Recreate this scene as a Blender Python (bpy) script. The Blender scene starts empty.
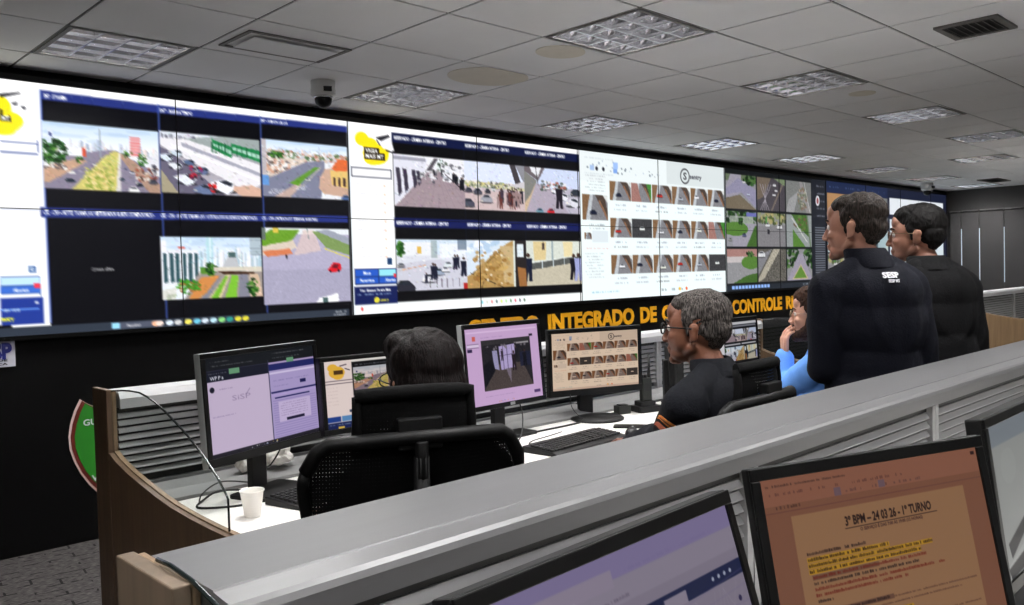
import bpy, bmesh, math, random
import numpy as np
from mathutils import Vector, Matrix, noise

random.seed(7)
rng = np.random.default_rng(7)
SC = bpy.context.scene
COL = SC.collection
PI = math.pi
R = math.radians

# ------------------------------------------------------------------ camera
CAM = Vector((0, 0, 1.44))
FPX = 847.84
YAW, PITCH, ROLL = 0.768715, -0.033383, -0.027348
_f = Vector((math.sin(YAW) * math.cos(PITCH), math.cos(YAW) * math.cos(PITCH), math.sin(PITCH)))
_r = Vector((math.cos(YAW), -math.sin(YAW), 0))
_u = _r.cross(_f)
CR = math.cos(ROLL) * _r + math.sin(ROLL) * _u
CU = -math.sin(ROLL) * _r + math.cos(ROLL) * _u
cam_data = bpy.data.cameras.new('camera')
cam = bpy.data.objects.new('camera', cam_data)
COL.objects.link(cam)
cam.matrix_world = Matrix(((CR.x, CU.x, -_f.x, CAM.x), (CR.y, CU.y, -_f.y, CAM.y),
                           (CR.z, CU.z, -_f.z, CAM.z), (0, 0, 0, 1)))
cam_data.sensor_width = 36.0
cam_data.lens = 36.0 * FPX / 1024.0
cam_data.clip_start = 0.02
SC.camera = cam

# ------------------------------------------------------------------ world and exposure
world = bpy.data.worlds.new('world')
SC.world = world
world.use_nodes = True
world.node_tree.nodes['Background'].inputs[0].default_value = (0.05, 0.055, 0.065, 1)
world.node_tree.nodes['Background'].inputs[1].default_value = 0.3
SC.view_settings.view_transform = 'Standard'
SC.view_settings.look = 'None'
SC.view_settings.gamma = 1.0
SC.view_settings.use_curve_mapping = False
SC.view_settings.exposure = 0.0
LAMP_W = 60.0            # watts of one ceiling fixture
LAMP_C = (1.0, 0.985, 0.965)
SCREEN_GAIN = 1.12       # video wall brightness

# ------------------------------------------------------------------ measuring
def ray(x, y):
    return CR * ((x - 512) / FPX) + CU * (-(y - 302.5) / FPX) + _f
def ony(x, y, Y):
    d = ray(x, y)
    return CAM + d * (Y / d.y)

# ------------------------------------------------------------------ materials
def lin(c):
    c = np.asarray(c, float)
    return np.where(c <= 0.04045, c / 12.92, ((c + 0.055) / 1.055) ** 2.4)
def L3(c):
    v = lin(c)
    return (float(v[0]), float(v[1]), float(v[2]), 1)

def mat(name, color, rough=0.5, metal=0.0, spec=0.5, var=0.0, vscale=8.0, bump=0.0, bscale=60.0,
        stretch=None, emit=None, estr=0.0, coat=0.0, sheen=0.0):
    m = bpy.data.materials.new(name)
    m.use_nodes = True
    nt = m.node_tree
    b = nt.nodes['Principled BSDF']
    b.inputs['Base Color'].default_value = L3(color)
    b.inputs['Roughness'].default_value = rough
    b.inputs['Metallic'].default_value = metal
    b.inputs['Specular IOR Level'].default_value = spec
    b.inputs['Coat Weight'].default_value = coat
    b.inputs['Sheen Weight'].default_value = sheen
    tc = nt.nodes.new('ShaderNodeTexCoord')
    mp = nt.nodes.new('ShaderNodeMapping')
    nt.links.new(tc.outputs['Object'], mp.inputs['Vector'])
    if stretch: mp.inputs['Scale'].default_value = stretch
    if var:
        n = nt.nodes.new('ShaderNodeTexNoise')
        n.inputs['Scale'].default_value = vscale
        n.inputs['Detail'].default_value = 5
        nt.links.new(mp.outputs[0], n.inputs['Vector'])
        r = nt.nodes.new('ShaderNodeMapRange')
        r.inputs['From Min'].default_value = 0.3
        r.inputs['From Max'].default_value = 0.7
        r.inputs['To Min'].default_value = 1 - var
        r.inputs['To Max'].default_value = 1 + var
        nt.links.new(n.outputs['Fac'], r.inputs['Value'])
        mx = nt.nodes.new('ShaderNodeVectorMath')
        mx.operation = 'SCALE'
        mx.inputs[0].default_value = L3(color)[:3]
        nt.links.new(r.outputs[0], mx.inputs['Scale'])
        nt.links.new(mx.outputs[0], b.inputs['Base Color'])
    if bump:
        n2 = nt.nodes.new('ShaderNodeTexNoise')
        n2.inputs['Scale'].default_value = bscale
        n2.inputs['Detail'].default_value = 4
        nt.links.new(mp.outputs[0], n2.inputs['Vector'])
        bp = nt.nodes.new('ShaderNodeBump')
        bp.inputs['Strength'].default_value = bump
        bp.inputs['Distance'].default_value = 0.01
        nt.links.new(n2.outputs['Fac'], bp.inputs['Height'])
        nt.links.new(bp.outputs[0], b.inputs['Normal'])
    if emit:
        b.inputs['Emission Color'].default_value = L3(emit)
        b.inputs['Emission Strength'].default_value = estr
    return m

M = {}
M['ceil'] = mat('ceiling_tile', (0.93, 0.93, 0.93), 0.9, var=0.03, vscale=2, bump=0.15, bscale=180)
M['tbar'] = mat('ceiling_grid', (0.34, 0.335, 0.33), 0.6)
M['void'] = mat('ceiling_void', (0.1, 0.1, 0.1), 0.9)
M['patch'] = mat('beige_patch', (0.86, 0.835, 0.78), 0.9, var=0.04, vscale=9)
M['black_wall'] = mat('black_cladding', (0.018, 0.017, 0.018), 0.6, spec=0.12)
M['grey_wall'] = mat('grey_wall', (0.25, 0.245, 0.24), 0.9, var=0.03)
M['side_wall'] = mat('pale_wall', (0.86, 0.86, 0.85), 0.9, var=0.03)
M['blind'] = mat('blind_fabric', (0.21, 0.205, 0.205), 0.95, var=0.05, vscale=40, stretch=(1, 8, 0.3))
M['white_desk'] = mat('white_laminate', (0.94, 0.93, 0.915), 0.4, var=0.015, spec=0.4)
M['alu'] = mat('brushed_aluminium', (0.60, 0.60, 0.605), 0.45, metal=0.25, var=0.05, vscale=14, stretch=(0.15, 4, 4))
M['alu_mid'] = mat('grey_duct', (0.46, 0.46, 0.46), 0.6)
M['alu_light'] = mat('light_aluminium', (0.74, 0.74, 0.75), 0.4, metal=0.2)
M['alu_cap'] = mat('aluminium_cap', (0.43, 0.43, 0.435), 0.36, metal=0.25, var=0.04, vscale=7, stretch=(0.5, 5, 5), bump=0.02, bscale=250)
M['alu_dark'] = mat('grey_aluminium_recess', (0.16, 0.16, 0.155), 0.6)
M['chrome'] = mat('chrome', (0.85, 0.85, 0.86), 0.15, metal=1.0)
M['mirror'] = mat('louver_reflector', (0.90, 0.90, 0.92), 0.165, metal=1.0)
M['white_metal'] = mat('white_enamel', (0.85, 0.85, 0.84), 0.5)
M['vent_grey'] = mat('vent_grey', (0.42, 0.41, 0.40), 0.6)
M['vent_dark'] = mat('vent_dark', (0.14, 0.14, 0.14), 0.6)
M['tube'] = mat('fluorescent_tube', (0.95, 0.95, 0.95), 0.3, emit=(1, 0.98, 0.95), estr=9.0)
M['black_plastic'] = mat('black_plastic', (0.045, 0.045, 0.048), 0.45, spec=0.3, bump=0.03, bscale=400)
M['black_matte'] = mat('black_matte_plastic', (0.06, 0.06, 0.062), 0.6, spec=0.3)
M['bezel'] = mat('bezel_black', (0.03, 0.03, 0.031), 0.4, spec=0.25)
M['silver_plastic'] = mat('silver_plastic', (0.60, 0.61, 0.61), 0.45, metal=0.2)
M['key'] = mat('key_black', (0.07, 0.07, 0.075), 0.5)
M['rubber'] = mat('black_cable', (0.05, 0.05, 0.05), 0.6)
M['mesh_fabric'] = mat('chair_mesh', (0.05, 0.05, 0.053), 0.85, bump=0.3, bscale=500)
M['chair_plastic'] = mat('chair_plastic', (0.035, 0.035, 0.037), 0.55, spec=0.25)
M['chair_pad'] = mat('chair_padding', (0.03, 0.03, 0.032), 0.85, spec=0.15, bump=0.15, bscale=300)
M['paper_cup'] = mat('white_cup_plastic', (0.93, 0.92, 0.90), 0.5)
M['paper'] = mat('white_paper', (0.9, 0.89, 0.87), 0.8)
M['yellow'] = mat('yellow_lettering', (0.93, 0.66, 0.06), 0.5)
M['sign_white'] = mat('sign_white', (0.86, 0.86, 0.9), 0.5)
M['sign_blue'] = mat('sign_blue', (0.13, 0.16, 0.50), 0.5)
M['sign_green'] = mat('sign_green', (0.13, 0.50, 0.10), 0.5, var=0.03)
M['sign_red'] = mat('sign_red_brown', (0.40, 0.08, 0.04), 0.5)
M['sign_pink'] = mat('sign_pale_border', (0.92, 0.80, 0.78), 0.5)
M['navy'] = mat('navy_cloth', (0.045, 0.052, 0.09), 0.85, spec=0.15, var=0.12, vscale=9, bump=0.25, bscale=160)
M['black_cloth'] = mat('black_cloth', (0.045, 0.045, 0.052), 0.85, spec=0.15, var=0.12, vscale=9, bump=0.25, bscale=160)
M['officer_cloth'] = mat('dark_uniform_cloth', (0.05, 0.057, 0.08), 0.8, spec=0.15, var=0.12, vscale=9, bump=0.25, bscale=160)
M['blue_cloth'] = mat('light_blue_cloth', (0.36, 0.57, 0.86), 0.8, var=0.06, vscale=9, bump=0.2, bscale=200)
M['dark_cloth'] = mat('dark_trousers', (0.08, 0.085, 0.11), 0.85, var=0.1)
M['shoe'] = mat('black_shoe', (0.05, 0.05, 0.05), 0.4)
M['orange_patch'] = mat('orange_patch', (0.95, 0.56, 0.16), 0.7)
M['rust_patch'] = mat('rust_patch', (0.74, 0.34, 0.17), 0.7)
M['patch_dark'] = mat('patch_dark_line', (0.12, 0.07, 0.05), 0.8)
M['white_cloth'] = mat('white_print', (0.9, 0.9, 0.92), 0.7)
M['glass_lens'] = mat('lens', (0.75, 0.8, 0.85), 0.1, spec=0.8)
M['gold_frame'] = mat('thin_metal_frame', (0.45, 0.38, 0.30), 0.35, metal=0.8)
M['eye_white'] = mat('eye_white', (0.85, 0.82, 0.8), 0.3)
M['iris'] = mat('eye_dark', (0.08, 0.05, 0.04), 0.2)
M['led_green'] = mat('radio_green_tint', (0.07, 0.085, 0.06), 0.5)
def skin(name, c):
    m = mat(name, c, 0.5, var=0.08, vscale=25, bump=0.08, bscale=220, spec=0.4)
    b = m.node_tree.nodes['Principled BSDF']
    b.inputs['Subsurface Weight'].default_value = 0.08
    b.inputs['Subsurface Radius'].default_value = (0.01, 0.004, 0.002)
    return m
M['skin_tan'] = skin('skin_tan', (0.64, 0.46, 0.385))
M['skin_brown'] = skin('skin_brown', (0.47, 0.30, 0.225))
M['skin_light'] = skin('skin_light', (0.72, 0.54, 0.46))
M['skin_mid'] = skin('skin_mid', (0.58, 0.41, 0.34))
def hairmat(name, c, c2):
    m = mat(name, c, 0.65, spec=0.15)
    nt = m.node_tree
    b = nt.nodes['Principled BSDF']
    tc = nt.nodes.new('ShaderNodeTexCoord'); mp = nt.nodes.new('ShaderNodeMapping')
    mp.inputs['Scale'].default_value = (1.0, 1.0, 0.16)
    nt.links.new(tc.outputs['Object'], mp.inputs['Vector'])
    n = nt.nodes.new('ShaderNodeTexNoise'); n.inputs['Scale'].default_value = 260; n.inputs['Detail'].default_value = 3
    nt.links.new(mp.outputs[0], n.inputs['Vector'])
    cr = nt.nodes.new('ShaderNodeValToRGB')
    cr.color_ramp.elements[0].position = 0.38; cr.color_ramp.elements[0].color = L3(c)
    cr.color_ramp.elements[1].position = 0.68; cr.color_ramp.elements[1].color = L3(c2)
    nt.links.new(n.outputs['Fac'], cr.inputs[0]); nt.links.new(cr.outputs[0], b.inputs['Base Color'])
    bp = nt.nodes.new('ShaderNodeBump'); bp.inputs['Strength'].default_value = 0.7; bp.inputs['Distance'].default_value = 0.004
    nt.links.new(n.outputs['Fac'], bp.inputs['Height']); nt.links.new(bp.outputs[0], b.inputs['Normal'])
    return m
M['hair_brown'] = hairmat('hair_greying_brown', (0.07, 0.055, 0.047), (0.24, 0.205, 0.185))
M['hair_black'] = hairmat('hair_black', (0.03, 0.027, 0.026), (0.085, 0.075, 0.072))
M['hair_grey'] = hairmat('hair_salt_and_pepper', (0.11, 0.10, 0.095), (0.40, 0.375, 0.36))
M['hair_dark_red'] = hairmat('hair_dark', (0.022, 0.016, 0.016), (0.085, 0.04, 0.036))
M['hair_chestnut'] = hairmat('hair_chestnut', (0.10, 0.06, 0.045), (0.28, 0.18, 0.13))

def glassmat():
    m = bpy.data.materials.new('clear_glass'); m.use_nodes = True
    nt = m.node_tree; nt.nodes.clear()
    o = nt.nodes.new('ShaderNodeOutputMaterial')
    t = nt.nodes.new('ShaderNodeBsdfTransparent'); t.inputs[0].default_value = (0.93, 0.95, 0.94, 1)
    g = nt.nodes.new('ShaderNodeBsdfGlossy'); g.inputs['Roughness'].default_value = 0.02
    g.inputs['Color'].default_value = (0.8, 0.8, 0.8, 1)
    f = nt.nodes.new('ShaderNodeValue'); f.outputs[0].default_value = 0.035
    mx = nt.nodes.new('ShaderNodeMixShader')
    nt.links.new(f.outputs[0], mx.inputs[0]); nt.links.new(t.outputs[0], mx.inputs[1]); nt.links.new(g.outputs[0], mx.inputs[2])
    nt.links.new(mx.outputs[0], o.inputs[0])
    return m
M['glass'] = glassmat()
M['glass_edge'] = mat('polished_glass_edge', (0.10, 0.13, 0.13), 0.15, spec=0.8)

def woodmat(name, c1, c2, scale=(14, 14, 0.9)):
    m = bpy.data.materials.new(name); m.use_nodes = True
    nt = m.node_tree; b = nt.nodes['Principled BSDF']; b.inputs['Roughness'].default_value = 0.5
    tc = nt.nodes.new('ShaderNodeTexCoord'); mp = nt.nodes.new('ShaderNodeMapping')
    mp.inputs['Scale'].default_value = scale
    nt.links.new(tc.outputs['Object'], mp.inputs['Vector'])
    n = nt.nodes.new('ShaderNodeTexNoise'); n.inputs['Scale'].default_value = 3.0; n.inputs['Detail'].default_value = 8
    n.inputs['Distortion'].default_value = 0.6
    nt.links.new(mp.outputs[0], n.inputs['Vector'])
    cr = nt.nodes.new('ShaderNodeValToRGB')
    cr.color_ramp.elements[0].position = 0.3; cr.color_ramp.elements[0].color = L3(c1)
    cr.color_ramp.elements[1].position = 0.7; cr.color_ramp.elements[1].color = L3(c2)
    nt.links.new(n.outputs['Fac'], cr.inputs[0]); nt.links.new(cr.outputs[0], b.inputs['Base Color'])
    return m
M['wood'] = woodmat('brown_wood_laminate', (0.33, 0.255, 0.185), (0.41, 0.32, 0.235))
M['wood_edge'] = woodmat('wood_edge_band', (0.46, 0.37, 0.28), (0.54, 0.45, 0.35))
M['wood_light'] = woodmat('light_wood_laminate', (0.50, 0.40, 0.28), (0.58, 0.47, 0.34))
M['wood_grey'] = woodmat('greyish_wood_laminate', (0.36, 0.31, 0.25), (0.43, 0.37, 0.31))

def carpetmat():
    m = bpy.data.materials.new('carpet_tiles'); m.use_nodes = True
    nt = m.node_tree; b = nt.nodes['Principled BSDF']; b.inputs['Roughness'].default_value = 0.95
    b.inputs['Specular IOR Level'].default_value = 0.1
    tc = nt.nodes.new('ShaderNodeTexCoord')
    mp = nt.nodes.new('ShaderNodeMapping'); mp.inputs['Rotation'].default_value = (0, 0, R(8))
    nt.links.new(tc.outputs['Object'], mp.inputs['Vector'])
    n = nt.nodes.new('ShaderNodeTexNoise'); n.inputs['Scale'].default_value = 90; n.inputs['Detail'].default_value = 4
    mp2 = nt.nodes.new('ShaderNodeMapping'); mp2.inputs['Scale'].default_value = (0.35, 1.6, 1)
    nt.links.new(mp.outputs[0], mp2.inputs['Vector']); nt.links.new(mp2.outputs[0], n.inputs['Vector'])
    cr = nt.nodes.new('ShaderNodeValToRGB')
    cr.color_ramp.elements[0].position = 0.35; cr.color_ramp.elements[0].color = L3((0.16, 0.155, 0.155))
    cr.color_ramp.elements[1].position = 0.7; cr.color_ramp.elements[1].color = L3((0.36, 0.345, 0.34))
    nt.links.new(n.outputs['Fac'], cr.inputs[0])
    br = nt.nodes.new('ShaderNodeTexBrick')
    br.inputs['Color1'].default_value = (1, 1, 1, 1); br.inputs['Color2'].default_value = (1, 1, 1, 1)
    br.inputs['Mortar'].default_value = (0.2, 0.2, 0.2, 1)
    br.inputs['Scale'].default_value = 1.0; br.inputs['Mortar Size'].default_value = 0.006
    br.inputs['Brick Width'].default_value = 0.24; br.inputs['Row Height'].default_value = 0.085
    nt.links.new(mp.outputs[0], br.inputs['Vector'])
    n3 = nt.nodes.new('ShaderNodeTexNoise'); n3.inputs['Scale'].default_value = 11
    nt.links.new(mp.outputs[0], n3.inputs['Vector'])
    gt = nt.nodes.new('ShaderNodeMath'); gt.operation = 'GREATER_THAN'; gt.inputs[1].default_value = 0.5
    nt.links.new(n3.outputs['Fac'], gt.inputs[0])
    mxa = nt.nodes.new('ShaderNodeMix'); mxa.data_type = 'RGBA'
    mxa.inputs['A'].default_value = (1, 1, 1, 1)
    nt.links.new(gt.outputs[0], mxa.inputs['Factor']); nt.links.new(br.outputs['Color'], mxa.inputs['B'])
    mu = nt.nodes.new('ShaderNodeMix'); mu.data_type = 'RGBA'; mu.blend_type = 'MULTIPLY'; mu.inputs['Factor'].default_value = 1
    nt.links.new(cr.outputs[0], mu.inputs['A']); nt.links.new(mxa.outputs['Result'], mu.inputs['B'])
    nt.links.new(mu.outputs['Result'], b.inputs['Base Color'])
    return m
M['carpet'] = carpetmat()

def screenmat(name, gain):
    m = bpy.data.materials.new(name); m.use_nodes = True
    nt = m.node_tree; b = nt.nodes['Principled BSDF']
    b.inputs['Base Color'].default_value = (0.003, 0.003, 0.0035, 1); b.inputs['Roughness'].default_value = 0.4
    b.inputs['Specular IOR Level'].default_value = 0.08
    a = nt.nodes.new('ShaderNodeAttribute'); a.attribute_name = 'picture'
    nt.links.new(a.outputs['Color'], b.inputs['Emission Color'])
    b.inputs['Emission Strength'].default_value = gain
    return m
M['wall_screen'] = screenmat('video_wall_picture', SCREEN_GAIN)
M['screen'] = screenmat('monitor_picture', 0.8)

# ------------------------------------------------------------------ mesh helpers
def mobj(name, bm, m=None, parent=None, smooth=False, bevel=0.0, loc=None):
    me = bpy.data.meshes.new(name)
    bmesh.ops.recalc_face_normals(bm, faces=bm.faces[:])
    bm.to_mesh(me); bm.free()
    if smooth:
        for p in me.polygons: p.use_smooth = True
    o = bpy.data.objects.new(name, me)
    COL.objects.link(o)
    for mm in (m if isinstance(m, (list, tuple)) else [m]):
        if mm: me.materials.append(mm)
    if parent: o.parent = parent
    if loc is not None: o.location = loc
    if bevel:
        bv = o.modifiers.new('bevel', 'BEVEL'); bv.width = bevel; bv.segments = 2; bv.limit_method = 'ANGLE'
        bv.angle_limit = R(40)
    return o
def box(bm, x0, x1, y0, y1, z0, z1, mi=0, mtx=None):
    vs = [bm.verts.new((x, y, z)) for x in (x0, x1) for y in (y0, y1) for z in (z0, z1)]
    if mtx is not None:
        for v in vs: v.co = mtx @ v.co
    fs = []
    for q in ((0, 1, 3, 2), (4, 6, 7, 5), (0, 4, 5, 1), (2, 3, 7, 6), (0, 2, 6, 4), (1, 5, 7, 3)):
        f = bm.faces.new([vs[k] for k in q]); f.material_index = mi; fs.append(f)
    return fs
def prism(bm, pts, d, mi=0, axis='x', a=0.0):
    """extrude a closed 2D outline; axis x: pts are (y,z) from x=a to a+d, and so on."""
    def P(p, t):
        if axis == 'x': return (t, p[0], p[1])
        if axis == 'y': return (p[0], t, p[1])
        return (p[0], p[1], t)
    A = [bm.verts.new(P(p, a)) for p in pts]; B = [bm.verts.new(P(p, a + d)) for p in pts]
    n = len(pts)
    f = bm.faces.new(A); f.material_index = mi
    f = bm.faces.new(B[::-1]); f.material_index = mi
    for i in range(n):
        f = bm.faces.new((A[i], B[i], B[(i + 1) % n], A[(i + 1) % n])); f.material_index = mi
def tube(bm, pts, r, seg=8, caps=True, mi=0):
    pts = [Vector(p) for p in pts]; n = len(pts)
    rr = r if isinstance(r, (list, tuple)) else [r] * n
    rings = []; up = None
    for i, p in enumerate(pts):
        t = (pts[min(i + 1, n - 1)] - pts[max(i - 1, 0)]).normalized()
        if up is None:
            up = Vector((0, 0, 1)) if abs(t.z) < 0.9 else Vector((0, 1, 0))
        s = t.cross(up)
        if s.length < 1e-5: s = t.cross(Vector((1, 0, 0)))
        s.normalize(); up = s.cross(t).normalized()
        rings.append([bm.verts.new(p + (s * math.cos(2 * PI * k / seg) + up * math.sin(2 * PI * k / seg)) * rr[i]) for k in range(seg)])
    for a, b in zip(rings, rings[1:]):
        for k in range(seg):
            f = bm.faces.new((a[k], a[(k + 1) % seg], b[(k + 1) % seg], b[k])); f.smooth = True; f.material_index = mi
    if caps:
        bm.faces.new(rings[0][::-1]).material_index = mi; bm.faces.new(rings[-1]).material_index = mi
def lathe(bm, prof, c=(0, 0, 0), seg=24, mi=0, close=True):
    rings = [[bm.verts.new((c[0] + r * math.cos(2 * PI * k / seg), c[1] + r * math.sin(2 * PI * k / seg), c[2] + z)) for k in range(seg)] for r, z in prof]
    for a, b in zip(rings, rings[1:]):
        for k in range(seg):
            f = bm.faces.new((a[k], a[(k + 1) % seg], b[(k + 1) % seg], b[k])); f.smooth = True; f.material_index = mi
    if close:
        bm.faces.new(rings[0][::-1]); bm.faces.new(rings[-1])
def rrect(w, h, r, seg=5, cx=0, cy=0):
    pts = []
    for sx, sy, a0 in ((1, 1, 0), (-1, 1, 90), (-1, -1, 180), (1, -1, 270)):
        for k in range(seg + 1):
            a = R(a0 + 90 * k / seg)
            pts.append((cx + sx * (w / 2 - r) + r * math.cos(a), cy + sy * (h / 2 - r) + r * math.sin(a)))
    return pts
def smoothcurve(pts, n=24):
    pts = [Vector(p) for p in pts]; out = []
    P = [pts[0]] + pts + [pts[-1]]
    for i in range(1, len(P) - 2):
        for k in range(n // (len(pts) - 1) + 1):
            t = k / (n // (len(pts) - 1) + 1)
            a, b, c, d = P[i - 1], P[i], P[i + 1], P[i + 2]
            out.append(0.5 * ((2 * b) + (c - a) * t + (2 * a - 5 * b + 4 * c - d) * t * t + (3 * b - 3 * c + d - a) * t ** 3))
    out.append(pts[-1])
    return out
def thing(name, label, cat, loc=(0, 0, 0), rz=0.0, group=None):
    o = bpy.data.objects.new(name, None); COL.objects.link(o)
    o.location = loc; o.rotation_euler = (0, 0, rz); o.empty_display_size = 0.1
    o['label'] = label; o['category'] = cat
    if group: o['group'] = group
    return o
def tag(o, label, cat, group=None):
    o['label'] = label; o['category'] = cat
    if group: o['group'] = group
    return o
def struct(name, bm, m, **k):
    o = mobj(name, bm, m, **k); o['kind'] = 'structure'
    return o
def copy_tree(o, parent=None):
    c = o.copy(); COL.objects.link(c); c.parent = parent
    for ch in [x for x in bpy.data.objects if x.parent == o]: copy_tree(ch, c)
    return c

# ------------------------------------------------------------------ flat picture drawing (numpy)
_glyphs = {}
def text_tris(s, bold=0.0):
    key = (s, bold)
    if key in _glyphs: return _glyphs[key]
    cu = bpy.data.curves.new('t', 'FONT'); cu.body = s; cu.offset = bold; cu.resolution_u = 2
    o = bpy.data.objects.new('t', cu)
    COL.objects.link(o)
    me = o.to_mesh(); me.calc_loop_triangles()
    v = np.array([x.co[:2] for x in me.vertices]) if len(me.vertices) else np.zeros((0, 2))
    t = np.array([x.vertices[:] for x in me.loop_triangles], int) if len(me.loop_triangles) else np.zeros((0, 3), int)
    o.to_mesh_clear(); bpy.data.objects.remove(o); bpy.data.curves.remove(cu)
    if len(v):
        v[:, 0] -= v[:, 0].min()
    _glyphs[key] = (v, t)
    return v, t

class Img:
    """a little raster with drawing in 0..1 units (u right, v down)"""
    def __init__(s, w, h, bg=(0, 0, 0)):
        s.w, s.h = w, h
        s.a = np.zeros((h, w, 3)); s.a[:] = bg
    def mask(s, polys, ss=3):
        allp = np.concatenate([np.asarray(p, float) for p in polys])
        x0 = max(int(allp[:, 0].min() * s.w) - 1, 0); x1 = min(int(allp[:, 0].max() * s.w) + 2, s.w)
        y0 = max(int(allp[:, 1].min() * s.h) - 1, 0); y1 = min(int(allp[:, 1].max() * s.h) + 2, s.h)
        if x1 <= x0 or y1 <= y0: return None
        m = np.zeros(((y1 - y0) * ss, (x1 - x0) * ss), bool)
        for p in polys:
            p = np.asarray(p, float) * (s.w, s.h)
            a0 = max(int((p[:, 0].min() - x0) * ss) - 1, 0); a1 = min(int((p[:, 0].max() - x0) * ss) + 2, m.shape[1])
            b0 = max(int((p[:, 1].min() - y0) * ss) - 1, 0); b1 = min(int((p[:, 1].max() - y0) * ss) + 2, m.shape[0])
            if a1 <= a0 or b1 <= b0: continue
            X = (np.arange(a0, a1) + 0.5)[None] / ss + x0; Y = (np.arange(b0, b1) + 0.5)[:, None] / ss + y0
            ins = np.zeros((b1 - b0, a1 - a0), bool)
            n = len(p)
            for i in range(n):
                xa, ya = p[i]; xb, yb = p[(i + 1) % n]
                if ya == yb: continue
                c = ((ya > Y) != (yb > Y)) & (X < (xb - xa) * (Y - ya) / (yb - ya) + xa)
                ins ^= c
            m[b0:b1, a0:a1] |= ins
        al = m.reshape(y1 - y0, ss, x1 - x0, ss).mean((1, 3))
        return (slice(y0, y1), slice(x0, x1)), al
    def fill(s, polys, col, a=1.0):
        r = s.mask(polys)
        if r is None: return
        sl, al = r
        al = (al * a)[..., None]
        s.a[sl] = s.a[sl] * (1 - al) + np.asarray(col, float) * al
    def poly(s, pts, col, a=1.0): s.fill([pts], col, a)
    def rect(s, x0, y0, x1, y1, col, a=1.0): s.fill([[(x0, y0), (x1, y0), (x1, y1), (x0, y1)]], col, a)
    def ell(s, cx, cy, rx, ry, col, a=1.0, n=14):
        s.fill([[(cx + rx * math.cos(2 * PI * k / n), cy + ry * math.sin(2 * PI * k / n)) for k in range(n)]], col, a)
    def line(s, x0, y0, x1, y1, wpx, col, a=1.0):
        X0, Y0, X1, Y1 = x0 * s.w, y0 * s.h, x1 * s.w, y1 * s.h
        d = math.hypot(X1 - X0, Y1 - Y0) or 1; nx, ny = -(Y1 - Y0) / d * wpx / 2, (X1 - X0) / d * wpx / 2
        s.fill([[((X0 + nx) / s.w, (Y0 + ny) / s.h), ((X1 + nx) / s.w, (Y1 + ny) / s.h), ((X1 - nx) / s.w, (Y1 - ny) / s.h), ((X0 - nx) / s.w, (Y0 - ny) / s.h)]], col, a)
    def text(s, t, x, y, h, col, wid=None, bold=0.0, slope=0.0, a=1.0):
        """baseline-left at x,y; h cap height; wid total width (in u) squeezes"""
        v, tr = text_tris(t, bold)
        if not len(tr): return
        k = h * s.h / 0.73
        sx = k if wid is None else wid * s.w / v[:, 0].max()
        P = np.stack([x + v[:, 0] * sx / s.w, y - v[:, 1] * k / s.h + slope * v[:, 0] * sx / s.w], 1)
        s.fill([P[q] for q in tr], col, a)
    def scribble(s, x0, y, x1, h, col, a=0.8, fill=0.72):
        """a line of unreadably small writing"""
        x = x0; w = h * s.h / s.w
        while x < x1:
            L = w * random.uniform(0.3, 0.7)
            if random.random() < fill: s.rect(x, y - h * random.uniform(0.6, 1), min(x + L, x1), y, col, a * random.uniform(0.6, 1))
            x += L * 1.25
    def speck(s, x0, y0, x1, y1, cols, n, size, poly=None):
        for _ in range(n):
            x, y = random.uniform(x0, x1), random.uniform(y0, y1)
            r = size * random.uniform(0.5, 1.3)
            s.ell(x, y, r, r * s.w / s.h * random.uniform(0.5, 1), random.choice(cols), 0.85, 7)
    def grain(s, x0, y0, x1, y1, amp, cell=2):
        X0, X1, Y0, Y1 = int(x0 * s.w), int(x1 * s.w), int(y0 * s.h), int(y1 * s.h)
        if X1 <= X0 or Y1 <= Y0: return
        g = rng.normal(0, amp, ((Y1 - Y0) // cell + 1, (X1 - X0) // cell + 1, 1)).repeat(cell, 0).repeat(cell, 1)[:Y1 - Y0, :X1 - X0]
        s.a[Y0:Y1, X0:X1] = np.clip(s.a[Y0:Y1, X0:X1] + g, 0, 1)
    def detail(s, n=500, y0=0.0, amp=0.35):
        for _ in range(n):
            x, y = random.random(), random.uniform(y0, 1); c = s.a[min(int(y * s.h), s.h - 1), min(int(x * s.w), s.w - 1)]
            k = 1 + random.uniform(-amp, amp * 0.8); c2 = np.clip(c * k + rng.normal(0, 0.03, 3), 0, 1)
            r = random.uniform(0.004, 0.018); s.ell(x, y, r, r * random.uniform(0.4, 1.1), c2, 0.7, 6)
    def paste(s, im, x0, y0, x1, y1):
        X0, X1, Y0, Y1 = round(x0 * s.w), round(x1 * s.w), round(y0 * s.h), round(y1 * s.h)
        if X1 <= X0 or Y1 <= Y0: return
        ys = np.clip(((np.arange(Y0, Y1) + 0.5 - Y0) / (Y1 - Y0) * im.h - 0.5), 0, im.h - 1)
        xs = np.clip(((np.arange(X0, X1) + 0.5 - X0) / (X1 - X0) * im.w - 0.5), 0, im.w - 1)
        iy = np.round(ys).astype(int); ix = np.round(xs).astype(int)
        src = im.a[iy][:, ix]
        cy0, cy1, cx0, cx1 = max(Y0, 0), min(Y1, s.h), max(X0, 0), min(X1, s.w)
        if cy1 <= cy0 or cx1 <= cx0: return
        s.a[cy0:cy1, cx0:cx1] = src[cy0 - Y0:cy1 - Y0, cx0 - X0:cx1 - X0]

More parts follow.
